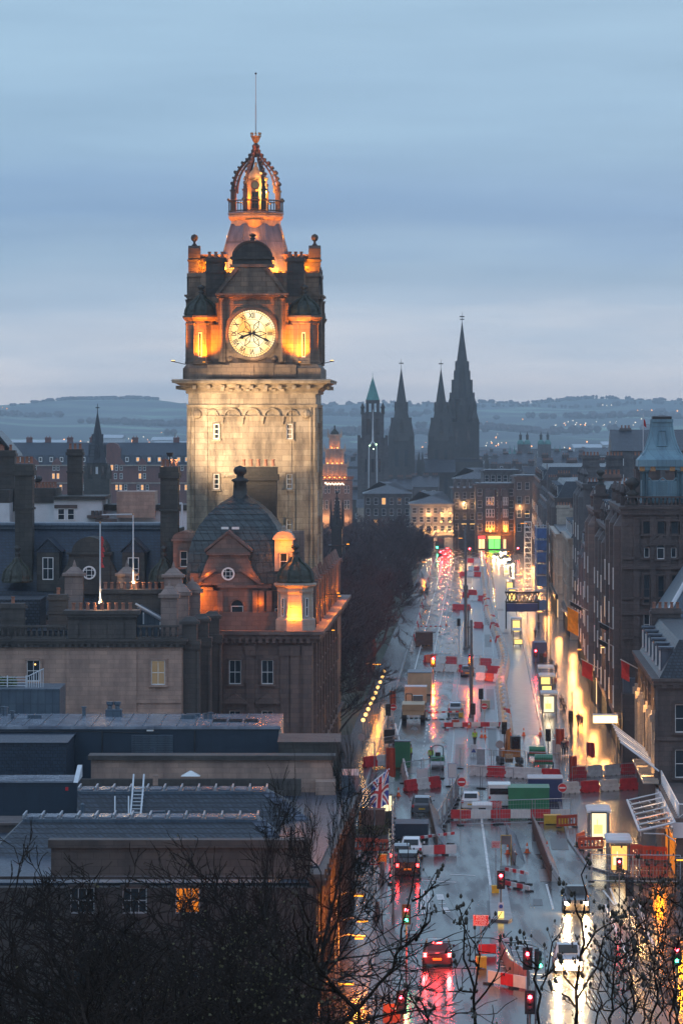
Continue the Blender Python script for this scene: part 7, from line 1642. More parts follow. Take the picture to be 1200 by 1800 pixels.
slamp(815, 921, 9, 'left of two white lamps over the far junction', mat='lamp_warm', col=WARM, power=260, r=.4); slamp(830, 921, 9, 'right of two white lamps over the far junction', mat='lamp_warm', col=WARM, power=260, r=.4, side=1); slamp(809, 946, 6, 'low amber lamp at the far junction', mat='sodium', power=120, r=.3)
slamp(912, 1010, 8, 'warm lamp over the far bus stops', mat='lamp_warm', col=WARM, power=220, r=.3, side=1); slamp(948, 1075, 8.5, 'warm lamp on the facade by the yellow flag', mat='lamp_warm', col=WARM, power=160, r=.2, side=1); slamp(1060, 1138, 9.5, 'pale lamp high on the dark stone facade', mat='lamp_warm', col=WARM, power=120, r=.15, side=1); slamp(1018, 1142, 5.6, 'orange lamp inside the red doorway bay', mat='sodium', power=160, r=.15, side=1)
slamp(745, 988, 3.5, 'amber lamp at the garden edge of the far junction', mat='sodium', power=120, r=.3)
slamp(662, 1168, 5.0, 'sodium lamp among the garden trees', power=120, r=.3)
# string of globe lamps along the left pavement
gm = None
for i in range(10):
 t = i / 9; px = 675 - 37 * t ** 1.1; py = 1180 + 86 * t; p = at(px, py, 3.0)
 lb = ['farthest globe lamp of the receding row by the hotel', 'second farthest globe lamp of the receding row', 'third farthest globe lamp of the receding row', 'fourth farthest globe lamp of the receding row', 'fifth farthest globe lamp of the receding row', 'fifth nearest globe lamp of the receding row', 'fourth nearest globe lamp of the receding row', 'third nearest globe lamp of the receding row', 'second nearest globe lamp of the receding row', 'nearest globe lamp of the receding row by the hotel'][i]
 if gm is None:
  gm = thing('globe_lamp', lb, 'street lamp', (p[0], p[1], 0), 0, 'globe lamps along the left pavement')
  MB().lathe(0, 0, [(.12, 0), (.08, .5), (.045, .6), (.04, 2.8), (.1, 2.85)], 8).build('post', 'pole_paint', gm); MB().ball((0, 0, 3.0), .2, 10, 6).build('globe', 'lamp_warm', gm); gl = gm
 else: gl = dup(gm, (p[0], p[1], 0), 0, lb, sc=1)
 if i % 2: lamp('globe_light', gl, (0, -.3, 3.0), 16, (1, .5, .15), .2)
# ---- bus shelters and lit panels
def shelter(px, py, label, panel='panel_yellow', w_=1.5, L=4.5, pw=1.25, ph=1.8, power=30, z0=.13, group=None):
 t = sroot('bus_shelter', label, 'bus shelter', px, py, 0, group, z=z0)
 b = MB(); b.box(-.2, w_ + .2, -.2, L + .2, 2.5, 2.65); b.box(-.1, w_ + .1, -.1, L + .1, 2.65, 2.7); b.build('roof', 'white_wall', t)
 b = MB()
 for x, y in ((0, 0), (0, L), (w_, 0), (w_, L)): b.cbox(x, y, 0, .05, .05, 2.5)
 b.box(w_ - .03, w_ + .03, 0, L, .15, .25); b.box(0, w_, L - .03, L, 2.3, 2.4); b.build('frame', 'pole_paint', t)
 b = MB(); b.box(w_ - .01, w_ + .01, .1, L - .1, .3, 2.3); b.build('glass_wall', 'glass', t)
 b = MB(); b.box(.1, w_ - .2, 1.0, L - 1, .42, .48); b.box(.3, .36, 1.2, 1.3, 0, .42); b.box(.3, .36, L - 1.4, L - 1.3, 0, .42); b.build('bench', 'galv', t)
 b = MB(); b.box(.1, .1 + pw, -.42, -.2, .45, .6 + ph); c = b.build('ad_case', 'rubber', t); MB().box(.16, .04 + pw, -.44, -.421, .55, .5 + ph).build('ad_panel', panel, c)
 if ph > 1.3: b = MB(); b.box(.3, .5 + pw * .4, -.46, -.441, .9, .8 + ph * .4); b.box(.55, .62, -.46, -.441, .8 + ph * .4, 1.0 + ph * .5); b.build('poster_figure', 'panel_white' if 'orange' in panel else 'window_warm', c)
 lamp('panel_light', t, (.1 + pw / 2, -1.0, 1.5), power * .3, (1, .82, .55), .4); lamp('shelter_light', t, (w_ / 2, L / 2, 2.3), power * .12, (1, .9, .7), .3); return t
shelter(1036, 1488, 'bus shelter with bright yellowish ad panel, upper of the near pair', 'panel_white', power=34, ph=2.0); shelter(1070, 1545, 'bus shelter with orange-lit ad panel, lower of the near pair', 'panel_orange', power=34)
shelter(953, 1262, 'bus shelter with pale ad panel across from the pallets', 'panel_white', 1.6, power=30); shelter(950, 1228, 'bus shelter with greenish stop light behind the pale-panelled one', 'panel_yellow', 1.6, ph=.9, power=22); shelter(948, 1212, 'bus shelter farthest back of the middle group', 'panel_yellow', 1.6, ph=.9, power=22)
shelter(899, 1118, 'bus shelter under the dark gantry with tall yellow panel', 'panel_yellow', 1.5, power=34); shelter(893, 1062, 'bus shelter beyond the gantry, tall bright panel', 'panel_yellow', 1.6, power=40, ph=2.1); shelter(889, 1042, 'bus shelter with squarish bright panel far up the kerb', 'panel_yellow', 1.6, power=40, ph=1.4); shelter(902, 1140, 'bus shelter just before the gantry with low yellow glow', 'panel_yellow', 1.0, ph=.7, power=22); shelter(884, 1015, 'farthest bus shelter near the far red signal', 'panel_white', 1.6, power=50, ph=1.5)
t = sroot('ad_kiosk', 'brightly lit ad drum beside the union flag on the left pavement', 'kiosk', 678, 1448, z=.13); MB().lathe(0, 0, [(.55, 0), (.55, .9), (.5, .95)], 14).build('base', 'rubber', t); MB().lathe(0, 0, [(.46, .95), (.46, 2.2)], 14).build('ad_panel', 'panel_white', t); b = MB(); b.lathe(0, 0, [(.52, 2.2), (.52, 2.35), (.1, 2.5)], 14)
for k in range(6): b.tube((.48 * math.cos(k * 1.05), .48 * math.sin(k * 1.05), .95), (.48 * math.cos(k * 1.05), .48 * math.sin(k * 1.05), 2.2), .03)
b.build('frame', 'pole_paint', t); lamp('kiosk_light', t, (0, -1.0, 1.8), 10, (1, .85, .55), .3)
# glowing projecting fascia on the right
p = at(1064, 1344); t = thing('lit_fascia', 'bright white-yellow projecting shop fascia on the right pavement', 'shop sign', (p[0], p[1], 0), -ANG); s_ = F / p[1]; z1 = CAMZ - (1258 - HY) / s_
MB().box(-1.2, 1.15, -.3, .9, z1 - .72, z1).build('light_box', 'fascia_bright', t); MB().box(-1.25, 1.2, -.34, .95, z1, z1 + .1).build('top', 'white_wall', t); MB().tube((1.1, .5, 0), (1.1, .5, z1), .12).build('post', 'pale_stone', t); lamp('fascia_light', t, (0, -.9, z1 - .9), 25, WARM, .4)
# ---- overhead gantry, scaffolds
p = at(945, 1105); s_ = F / p[1]; t = thing('site_gantry', 'dark lattice gantry with navy panel spanning the bus stops', 'gantry', p, -ANG)
zz = CAMZ - (1075 - HY) / s_; b = MB(); b.box(-5.3, .2, -1, 1.2, zz, zz + 1.3); b.build('panel', 'blue_tank', t); b = MB()
for y in (-1, 1.2):
 b.path([(-5.3, y, zz + 1.5), (.2, y, zz + 1.5)], .1, 4); b.path([(-5.3, y, zz + 3.1), (.2, y, zz + 3.1)], .1, 4)
 for i in range(8): x = -5.3 + i * .69; b.path([(x, y, zz + 1.5), (x + .69, y, zz + 3.1)], .07, 4); b.path([(x + .69, y, zz + 1.5), (x, y, zz + 3.1)], .07, 4)
b.box(-5.4, .3, -1.2, 1.4, zz + 3.15, zz + 3.3)
for x in (-5.2, .1):
 for y in (-1, 1.2): b.tube((x, y, 0), (x, y, zz + 1.5), .12)
b.build('lattice', 'black_iron', t)
def scaffold(px, py, pyt, w_, d_, mat, label, sheet=None):
 p = at(px, py); s_ = F / p[1]; h = CAMZ - (pyt - HY) / s_; t = thing('scaffold', label, 'scaffold', p, -ANG); b = MB(); nz_ = int(h / 2)
 nx_ = max(1, int(w_ / 1.2)); ny_ = max(1, int(d_ / 2.2))
 for i in range(nx_ + 1):
  for j in range(ny_ + 1): b.tube((i * w_ / nx_, j * d_ / ny_, 0), (i * w_ / nx_, j * d_ / ny_, h), .06, n=4)
 for k in range(1, nz_ + 1):
  z = k * h / nz_; b.tube((0, 0, z), (w_, 0, z), .06, n=4); b.tube((0, d_, z), (w_, d_, z), .06, n=4); b.tube((0, 0, z), (0, d_, z), .06, n=4); b.box(0, w_, 0, d_, z - 1.02, z - .96); b.tube((0, -.05, z), (w_, -.05, z - h / nz_), .04, n=4)
 b.build('frame', mat, t)
 if sheet:
  for k in range(nz_):
   if k == 1: continue
   z = k * h / nz_; MB().box(.05, w_ - .05, -.09, -.07, z + .25, z + h / nz_ - .1).box(-.09, -.07, .05, d_ - .05, z + .25, z + h / nz_ - .1).build('sheeting', sheet, t)
 return t
sc_ = scaffold(943, 1075, 928, 2.0, 18, 'galv', 'scaffold wrapped in blue sheeting over the pavement', 'net_blue'); lamp('site_light', sc_, (-.8, 2, 5), 50, SOD, .1); lamp('site_light', sc_, (-.8, 8, 9), 40, WARM, .1)
sc_ = scaffold(922, 1045, 918, 1.3, 4, 'white_wall', 'narrow white scaffold tower at the far right kerb'); lamp('site_light', sc_, (-.8, -1, 9), 160, WARM, .1); lamp('site_light', sc_, (.6, -1, 4), 90, WARM, .1)
crate(950, 1166, 1.7, 2.7, 'blue_tank', 'plain dark blue site hut under the scaffold', 'site hut', 'site_hut', .13, 4)
# ---- vehicles
def car(label, px, py, body='car_black', L=4.3, Wd=1.78, H=1.48, rz=0.0, tail=None, head=None, kind='car', cat='car', name='parked_car', z0=0.0, plate='sign_yellow'):
 """front of the vehicle points along local +y"""
 t = sroot(name, label, cat, px, py, rz, z=z0); w2 = Wd / 2; zb = .62 * H; bt = .62 if kind == 'car' else .8
 if kind == 'van': st = [(0, .96, 1.0, .94, 1.0), (.08, 1, 1.0, .96, 1.0), (.6, 1, 1.0, .96, 1.0), (.72, 1, .56, .86, .97), (.84, 1, .52, .8, .6), (.97, .97, .46, .8, .5), (1, .85, .36, .7, .4)]
 elif kind == 'taxi': st = [(0, .92, .58, .7, .62), (.03, .97, .62, .78, .80), (.09, 1, .63, .8, .97), (.5, 1, .62, .8, 1.0), (.62, 1, .62, .78, .96), (.72, .98, .62, .76, .66), (.95, .93, .56, .7, .6), (1, .8, .42, .6, .46)]
 else: st = [(0, .88, .52, .66, .57), (.03, .96, .60, .72, .66), (.12, 1, .62, .72, .94), (.3, 1, .62, .74, 1.0), (.5, 1, .6, .74, .99), (.66, 1, .58, .74, .66), (.93, .95, .5, .68, .54), (1, .82, .36, .6, .4)]
 b = MB(); n = len(st); rings = []
 for q, ws, zbelt, wr, zr in st:
  y = q * L; rings.append([(-w2 * ws * .96, y, .22), (-w2 * ws, y, H * .34), (-w2 * ws * .97, y, H * zbelt), (-w2 * wr, y, H * zr), (w2 * wr, y, H * zr), (w2 * ws * .97, y, H * zbelt), (w2 * ws, y, H * .34), (w2 * ws * .96, y, .22)])
 for r_ in rings: b.v += r_
 for i in range(n - 1):
  for k in range(8): k2 = (k + 1) % 8; b.f.append((i * 8 + k, i * 8 + k2, i * 8 + 8 + k2, i * 8 + 8 + k)); b.m.append(0)
 b.f += [tuple(range(7, -1, -1)), tuple(range((n - 1) * 8, n * 8))]; b.m += [0, 0]
 bo = b.build('body', body, t); mod = bo.modifiers.new('round', 'BEVEL'); mod.width = .06; mod.segments = 2; mod.limit_method = 'ANGLE'
 b = MB()     # windows lie a few millimetres proud of the body
 def qd(a, c, d, e, off, inset=.1):
  ps = [Vector(v) for v in (a, c, d, e)]; ce = sum(ps, Vector()) / 4; b.add([tuple(ce + (p - ce) * (1 - inset) + Vector(off)) for p in ps], [(0, 1, 2, 3)])
 rg = rings
 cab = [i for i in range(n - 1) if st[i][4] > .9 and st[i + 1][4] > .9]
 for i in cab:
  if kind == 'van': continue
  qd(rg[i][2], rg[i + 1][2], rg[i + 1][3], rg[i][3], (-.02, 0, .0), .16); qd(rg[i][5], rg[i + 1][5], rg[i + 1][4], rg[i][4], (.02, 0, .0), .16)
 for i in range(n - 1):
  if st[i][4] < .86 and st[i + 1][4] > .9: qd(rg[i][3], rg[i][4], rg[i + 1][4], rg[i + 1][3], (0, -.02, .03), .12)
  if st[i][4] > .9 and st[i + 1][4] < .7: qd(rg[i][3], rg[i][4], rg[i + 1][4], rg[i + 1][3], (0, .02, .03), .12)
 if kind == 'van': b.add([(-w2 * .8, -.015, H * .62), (w2 * .8, -.015, H * .62), (w2 * .8, -.015, H * .86), (-w2 * .8, -.015, H * .86)], [(0, 1, 2, 3)]); 
 if b.v: b.build('window', 'car_glass', t, fix=False)
 wm = MB().add([(x_, (-.1 if k < 16 else .1), 0) for k in range(0)], []) if 0 else None
 for sx in (-1, 1):
  for y in (.18 * L, .8 * L):
   b = MB(); r_ = .32; b.prismx([(y + r_ * math.cos(2 * math.pi * i / 16), .32 + r_ * math.sin(2 * math.pi * i / 16)) for i in range(16)], min(sx * (w2 - .18), sx * (w2 + .02)), max(sx * (w2 - .18), sx * (w2 + .02))); wh = b.build('wheel', 'rubber', t)
   b = MB(); b.prismx([(y + .19 * math.cos(2 * math.pi * i / 12), .32 + .19 * math.sin(2 * math.pi * i / 12)) for i in range(12)], min(sx * (w2 + .02), sx * (w2 + .035)), max(sx * (w2 + .02), sx * (w2 + .035))); b.build('rim', 'galv', wh)
 zt = H * .5
 for sx in (-1, 1):
  b = MB(); b.box(sx * w2 * .82 - .09, sx * w2 * .82 + .09, -.05, .05, zt - .11, zt + .11); tl = b.build('taillight', tail or 'sign_red', t)
  b = MB(); b.box(sx * w2 * .72 - .13, sx * w2 * .72 + .13, L - .06, L + .03, H * .36, H * .48); b.build('headlight', head or 'galv', t)
  b = MB(); b.box(sx * (w2 + .03), sx * (w2 + .03) + sx * .12, L * .6, L * .64, H * .6, H * .7) if sx > 0 else b.box(-(w2 + .15), -(w2 + .03), L * .6, L * .64, H * .6, H * .7); b.build('mirror', body, t)
 b = MB(); b.box(-.27, .27, -.03, .0, H * .3, H * .3 + .13); b.build('number_plate', plate, t)
 b = MB(); b.box(-w2 * .9, w2 * .9, -.06, .05, .24, .42); b.box(-w2 * .9, w2 * .9, L - .05, L + .04, .2, .34); b.build('bumper', 'rubber' if kind != 'car' else body, t)
 if tail == 'brake':
  MB().box(-.28, .28, -.0, .06, H * .93, H * .98).build('high_brake_light', 'brake', t, (0, .12 * L - .12, 0))
  for sx in (-1, 1): lamp('brake_glow', t, (sx * w2 * .82, -.5, zt), 60 if py > 1000 else 110, (1, .03, .03), .12)
  lamp('brake_glow', t, (0, -.4, H), 14, (1, .03, .03), .1)
 elif tail: 
  for sx in (-1, 1): lamp('tail_glow', t, (sx * w2 * .82, -.3, zt), 5, (1, .03, .03), .1)
 return t
car('dark car braking with three red lights and glowing tail lamps', 768, 1702, 'car_black', 4.2, 1.8, 1.55, tail='brake')
car('black taxi with lit red tail lamps waiting at the left kerb', 716, 1543, 'car_black', 4.5, 1.8, 1.78, kind='taxi', tail='tail_small', name='taxi', cat='taxi')
car('dark grey hatchback just ahead of the black taxi', 704, 1522, 'car_grey', 4.0, 1.7, 1.5, tail='tail_small'); car('white car ahead of the black taxi with its roof showing', 722, 1512, 'car_white', 4.2, 1.75, 1.6)
car('blue-grey parked car beside the slatted hoarding', 741, 1433, 'car_grey', 4.3, 1.8, 1.5, plate='sign_yellow'); car('small white car left of the white van', 827, 1425, 'car_white', 3.9, 1.72, 1.5); car('white van with pale roof between the white car and green container', 877, 1425, 'car_white', 5.0, 2.0, 2.2, kind='van', name='parked_van', cat='van')
car('silver car parked on the tram bed beyond the plank', 800, 1258, 'car_silver', 4.2, 1.75, 1.45); car('dark car on the tram bed behind the double barrier row', 821, 1190, 'car_grey', 4.2, 1.75, 1.45)
def oncoming(label, px, py, body, **kw):
 t = car(label, px, py, body, rz=math.pi, head='headlight', name='oncoming_car', plate='sign_white', **kw)
 Wd = kw.get('Wd', 1.78); L = kw.get('L', 4.3)
 kf = 3 if py < 1000 else 1
 for sx in (-1, 1): lamp('headlamp_beam', t, (sx * Wd * .36, L + .1, .64), 900, (1, .72, .4), .09, 75, (sx * Wd * .36, L + 12, -.3), .8); lamp('headlamp_glow', t, (sx * Wd * .36, L + .3, .64), 150 * kf, (1, .55, .2), .14)
 return t
oncoming('oncoming dark car with two blazing headlamps in the right lane', 1010, 1592, 'car_black', H=1.6); oncoming('nearer silver oncoming car half hidden by twigs at lower right', 996, 1695, 'car_silver', H=1.5)
p0 = at(890, 985)
for i, (px, py, lb) in enumerate(((880, 988, 'leftmost far car with dazzling headlamps'), (890, 986, 'middle far car with dazzling headlamps'), (884, 975, 'rear far car with dazzling headlamps behind the others'), (872, 982, 'far left car with dazzling headlamps in the second lane'), (896, 996, 'nearest far car with dazzling headlamps'))): oncoming(lb + ' at the end of the street', px, py, 'car_grey', L=4.2)
for px, py, lb in ((778, 978, 'left'), (786, 974, 'middle'), (782, 985, 'nearest')): 
 car(f'{lb} of three far cars with red tail lamps at the junction', px, py, 'car_grey', tail='brake', name='waiting_car')
# containers, cabins, plant
def container(px, py, w_, h_, d_, mat, label, name='container', cat='container', ribs=True, z0=0.0, top=None):
 t = sroot(name, label, cat, px, py, 0, z=z0); MB().box(-w_ / 2, w_ / 2, 0, d_, .12, h_).build('body', mat, t)
 b = MB(); b.box(-w_ / 2 - .04, w_ / 2 + .04, -.04, d_ + .04, h_, h_ + .08); b.build('roof', top or mat, t)
 b = MB(); n = int(w_ / .28)
 if ribs:
  for i in range(n): x = -w_ / 2 + (i + .5) * w_ / n; b.box(x - .05, x + .05, -.035, 0, .25, h_ - .1)
 b.box(-w_ / 2, w_ / 2, -.05, 0, .12, .24); b.box(-w_ / 2, -w_ / 2 + .1, -.05, 0, .24, h_ - .02); b.box(w_ / 2 - .1, w_ / 2, -.05, 0, .24, h_ - .02); b.build('rib', mat, t); return t
container(929, 1428, 3.5, 2.0, 3.5, 'green_tank', 'bright green site container'); container(958, 1412, 3.0, 2.1, 3.5, 'blue_tank', 'dark blue container with pale roof behind the green one', top='white_wall')
container(737, 1222, 2.9, 2.7, 6, 'cream_cabin', 'cream site cabin left of the tram bed', 'site_cabin', 'site cabin', top='zinc'); container(730, 1238, 2.6, 2.0, 3.0, 'cream_cabin', 'lower cream cabin with pale canopy in front of the site cabin', 'site_cabin', 'site cabin', top='white_wall')
container(745, 1135, 2.6, 1.9, 3, 'brown_crate', 'dark brown container at the left kerb'); container(707, 1352, 1.5, 2.6, 1.6, 'green_tank', 'dark green cabinet by the left barriers', 'cabinet', 'cabinet', top='zinc'); container(723, 1478, 2.6, 1.25, 3.6, 'navy_panel', 'dark blue skip beside the hoarding', 'container', 'skip'); container(684, 1312, 1.1, 1.5, .8, 'rubber', 'black utility cabinet on the left pavement', 'cabinet', 'cabinet', False, .13); container(655, 1470, 1.9, 1.9, 1.6, 'brown_crate', 'brown timber kiosk on the left pavement', 'kiosk', 'kiosk', z0=.13)
crate(636, 1466, .5, 1.5, 'digger_orange', 'tall orange bin beside the brown kiosk', 'bin', 'bin', .13); crate(845, 1345, .8, 1.5, 'galv', 'grey cabinet beside the warning stand', 'cabinet')
# small dump truck
t = sroot('dump_truck', 'cream site lorry with raised roll bar in front of the cabins', 'lorry', 726, 1270); b = MB(); b.box(-1.2, 1.2, 0, 3.6, .8, 1.3); b.prismx([(-.1, 1.3), (3.6, 1.3), (3.9, 2.1), (-.3, 2.0)], -1.25, 1.25); b.build('skip_body', 'cream_cabin', t); b = MB(); b.path([(-.9, 3.8, 1.0), (-.9, 3.8, 2.9), (-.2, 3.8, 2.9), (-.2, 3.8, 1.0)], .06, 5); b.build('roll_bar', 'black_iron', t); b = MB(); b.box(-.1, 1.0, 3.8, 4.8, 1.0, 2.7); b.build('cab', 'car_grey', t)
for sx in (-1, 1):
 for y in (.6, 3.6): MB().prismx([(y + .55 * math.cos(2 * math.pi * i / 16), .55 + .55 * math.sin(2 * math.pi * i / 16)) for i in range(16)], min(sx * .8, sx * 1.3), max(sx * .8, sx * 1.3)).build('wheel', 'rubber', t)
# excavator
t = sroot('excavator', 'orange excavator with folded arm working at the junction', 'excavator', 899, 1345, .15)
for sx in (-1, 1): MB().prismx([(-.2, .35), (0, .05), (2.4, .05), (2.7, .35), (2.4, .7), (0, .7)], min(sx * .75, sx * 1.15), max(sx * .75, sx * 1.15)).build('track', 'rubber', t)
b = MB(); b.box(-.9, .9, .1, 2.3, .75, 1.5); b.build('body', 'digger_orange', t); b = MB(); b.box(.1, .95, .5, 1.7, 1.5, 2.7); c = b.build('cab', 'rubber', t); MB().box(.16, .89, .47, .5, 1.6, 2.5).build('window', 'car_glass', c)
b = MB(); b.prismx([(.2, 1.2), (.6, 1.3), (-.6, 3.4), (-1.2, 3.5), (-1.1, 3.2)], -.65, -.35); b.build('boom', 'digger_orange', t); b = MB(); b.prismx([(-1.3, 3.6), (-.9, 3.4), (-1.2, 1.2), (-1.5, 1.2)], -.62, -.38); b.build('arm', 'digger_orange', t); b = MB(); b.prismx([(-1.6, 1.25), (-1.0, 1.2), (-.9, .5), (-1.5, .35), (-1.9, .8)], -.85, -.15); b.build('bucket', 'rust_gold', t); MB().tube((-.5, .2, 1.4), (-.5, -.7, 3.0), .06).build('ram', 'galv', t)
# green roller with roll bar; red barrow; generator
t = sroot('roller', 'green ride-on roller with black roll bar', 'roller', 769, 1352); MB().prismx([(-.1 + .42 * math.cos(2 * math.pi * i / 16), .42 + .42 * math.sin(2 * math.pi * i / 16)) for i in range(16)], -.6, .6).build('drum', 'galv', t); MB().prismx([(1.8 + .42 * math.cos(2 * math.pi * i / 16), .42 + .42 * math.sin(2 * math.pi * i / 16)) for i in range(16)], -.6, .6).build('drum', 'galv', t); MB().box(-.65, .65, -.3, 2.1, .75, 1.15).build('body', 'green_tank', t); MB().path([(-.55, .9, 1.1), (-.5, .9, 2.0), (-.3, .9, 2.2), (.3, .9, 2.2), (.5, .9, 2.0), (.55, .9, 1.1)], .05, 6).build('roll_bar', 'black_iron', t); MB().box(-.25, .25, .9, 1.3, 1.15, 1.5).build('seat', 'rubber', t)
for px, py, w_, lb in ((944, 1335, 1.6, 'upper green and orange generator by the digger'), (955, 1350, 1.7, 'lower green and orange generator by the digger')):
 t = sroot('generator', lb, 'generator', px, py); MB().prismx([(-.5, .35), (-.5, 1.0), (-.2, 1.25), (.8, 1.25), (1.1, 1.0), (1.1, .35)], -w_ / 2, w_ / 2).build('hood', 'green_tank', t); MB().box(-w_ / 2 - .02, w_ / 2 + .02, -.53, -.5, .6, .8).build('stripe', 'barrier_orange', t)
 for sx in (-1, 1): MB().prismx([(.3 + .28 * math.cos(2 * math.pi * i / 12), .28 + .28 * math.sin(2 * math.pi * i / 12)) for i in range(12)], min(sx * w_ * .5, sx * w_ * .58), max(sx * w_ * .5, sx * w_ * .58)).build('wheel', 'rubber', t)
t = sroot('compressor', 'white towed compressor in front of the white car', 'compressor', 847, 1434); MB().prismx([(-.4, .4), (-.5, .9), (-.2, 1.15), (.9, 1.15), (1.2, .8), (1.1, .4)], -.85, .85).build('hood', 'car_white', t); MB().box(-.3, .3, -.52, -.49, .5, .7).build('grille', 'rubber', t)
for sx in (-1, 1): MB().prismx([(.3 + .28 * math.cos(2 * math.pi * i / 12), .28 + .28 * math.sin(2 * math.pi * i / 12)) for i in range(12)], min(sx * .86, sx * 1.0), max(sx * .86, sx * 1.0)).build('wheel', 'rubber', t)
# ---- flags
def flagmesh(nx, ny, L, Hh, fn, drape):
 b = MB()
 for j in range(ny + 1):
  for i in range(nx + 1):
   u, v = i / nx, j / ny; b.v.append(drape(u, v))
 for j in range(ny):
  for i in range(nx): a = j * (nx + 1) + i; b.f.append((a, a + 1, a + nx + 2, a + nx + 1)); b.m.append(fn((i + .5) / nx, (j + .5) / ny))
 return b
def union(u, v):
 x, y = u * 2 - 1, v * 2 - 1; a = min(abs(x) * 2, abs(y))
 if abs(x) < .1 or abs(y) < .2: return 1
 if abs(x) < .17 or abs(y) < .33: return 2
 d = min(abs(x - y), abs(x + y))
 return 1 if d < .09 else 2 if d < .24 else 0
p = at(630, 1395, 6.8); t = thing('union_flag', 'union flag hanging from a slanting pole on the near building', 'flag', p, 0)
q = Vector(at(684, 1352, 8.2)) - Vector(p)
MB().tube((0, 0, 0), tuple(q), .045).build('pole', 'white_wall', t); MB().tube((0, 1.2, -.1), (q.x * .95, q.y + 1, q.z - .2), .035).build('stay', 'white_wall', t)
def dr(u, v):   # hoist along the pole, cloth falling
 a = q * (.45 + .52 * u); return (a.x + (.25 * v) * -1 * (1 - u), a.y + .18 * math.sin(v * 7 + u * 4), a.z - v * (1.9 + .7 * u) + .1 * math.sin(u * 9))
fo = flagmesh(30, 30, 1, 1, lambda u, v: union(v, u), dr).build('flag', ['flag_blue', 'flag_red', 'sign_white'], t, fix=False); fo.modifiers.new('thickness', 'SOLIDIFY').thickness = .02
def wallflag(X, S, z, L, mat, label, hh=1.6, rz=0.0):
 t = thing('wall_flag', label, 'flag', W(X, S, z), -ANG); tip = Vector((-L, -.8, L * .55)); MB().tube((0, 0, 0), tuple(tip), .05).build('pole', 'white_wall', t)
 o = flagmesh(8, 8, 1, 1, lambda u, v: 0, lambda u, v: (tip.x * (.5 + .45 * u), tip.y * (.5 + .45 * u) + .15 * math.sin(v * 6 + u * 3), tip.z * (.5 + .45 * u) - v * hh)).build('flag', mat, t, fix=False); o.modifiers.new('thickness', 'SOLIDIFY').thickness = .02
wallflag(14.0, 470, 9.0, 3.0, 'flag_yellow', 'long yellow flag on an angled pole over the right pavement', 3.0); wallflag(13.9, 415, 6.0, 2.6, 'flag_red', 'red and dark flag low on the right facade', 1.8); wallflag(13.9, 452, 10.5, 3.0, 'flag_dark', 'dark furled flag on the long pole right of the yellow one', .5); wallflag(14.0, 375, 12.5, 2.0, 'flag_dark', 'upper small dark flag on the cupola building', .5); wallflag(14.0, 380, 10.6, 2.0, 'flag_dark', 'lower small dark flag on the cupola building', .5); wallflag(14.2, 334, 11.5, 1.6, 'flag_red', 'dark red banner at the top of the corner building', 1.6); wallflag(14.0, 520, 6.5, 2.6, 'white_wall', 'bare white pole flag on the low shopfront', .3)
# ---- glass canopy and slanted fins on the corner building
t = thing('glass_canopy', 'tiered glass canopy on white ribs over the near right pavement', 'canopy', W(14.2, 271, 3.6), -ANG)
b = MB(); 
for i in range(7):
 y = i * 3.6
 b.tube((-2.5, y, .35), (-.1, y, .9), .06); b.tube((-2.5, y, .35), (-2.5, y, -.1), .04)
 if i < 6: b.add([(-2.5, y, .38), (-.1, y, .95), (-.1, y + 3.3, .75), (-2.5, y + 3.3, .2)], [(0, 1, 2, 3)]) if 0 else None
b.path([(-2.6, -.2, .3), (-2.6, 22, .3)], .09, 6); b.path([(-.05, -.2, .9), (-.05, 22, .9)], .09, 6); b.path([(-2.6, -.2, .3), (-.05, -.2, .9)], .1, 6); b.path([(-2.3, -.1, .1), (-.8, 0, .05), (0, .1, -.5)], .05, 5)
b.build('rib', 'white_wall', t)
for i in range(6):
 y = i * 3.6 + .2; b = MB(); b.prismx([(y, .42), (y + .06, .42), (y + 3.2, .2), (y + 3.2, .14)], -2.5, -.12); 
 g = b.build('glass_pane', 'canopy_glass', t); b = MB()
 for k in range(4): x = -2.45 + k * .75; b.tube((x, y, .5 + k * .0), (x, y + 3.2, .26), .03, n=4)
 b.build('glazing_bar', 'white_paint', g)
lamp('canopy_light', t, (-1.2, 5, 1.6), 16, (1, .6, .3), .3); lamp('canopy_light', t, (-1.2, 14, 1.6), 16, (1, .6, .3), .3)
t = thing('sunshade_fins', 'stack of slanting pale fins jutting from the corner building', 'sunshade', W(14.25, 300, 4.6), -ANG)
for i in range(7): b = MB(); b.tube((0, i * 3.0 - 3, 1.2), (-2.9, i * 3.0 + .5, 3.2), .07, n=5); b.build('fin', 'white_wall', t)
b = MB()
for i in range(14): b.box(-1.2, 0, i * 1.4 - 3, i * 1.4 - 2.85, .35, .5)
b.box(-1.25, 0, -3.2, 18, .2, .3); b.build('shelf', 'pale_stone', t)
lamp('fin_light', t, (-1.6, 3, 3.4), 22, (1, .6, .3), .2); lamp('fin_light', t, (-1.6, 12, 3.6), 22, (1, .6, .3), .2)
# ---- planters and hedge on the left pavement
for px, py, w_, lb in ((652, 1482, 2.6, 'yellow-leaved planting in front of the brown kiosk'), (665, 1470, 1.6, 'small yellow-leaved shrub right of the kiosk')):
 t = sroot('planter', lb, 'planter', px, py, z=.13); MB().box(-w_ / 2, w_ / 2, 0, .8, 0, .45).build('box', 'brown_stone', t); leafball('shrub', 'leaf_yellow', [(-w_ / 2, w_ / 2, 0, .8, .4, 1.2)], 420, .11, None, None, seed=4, parent=t)
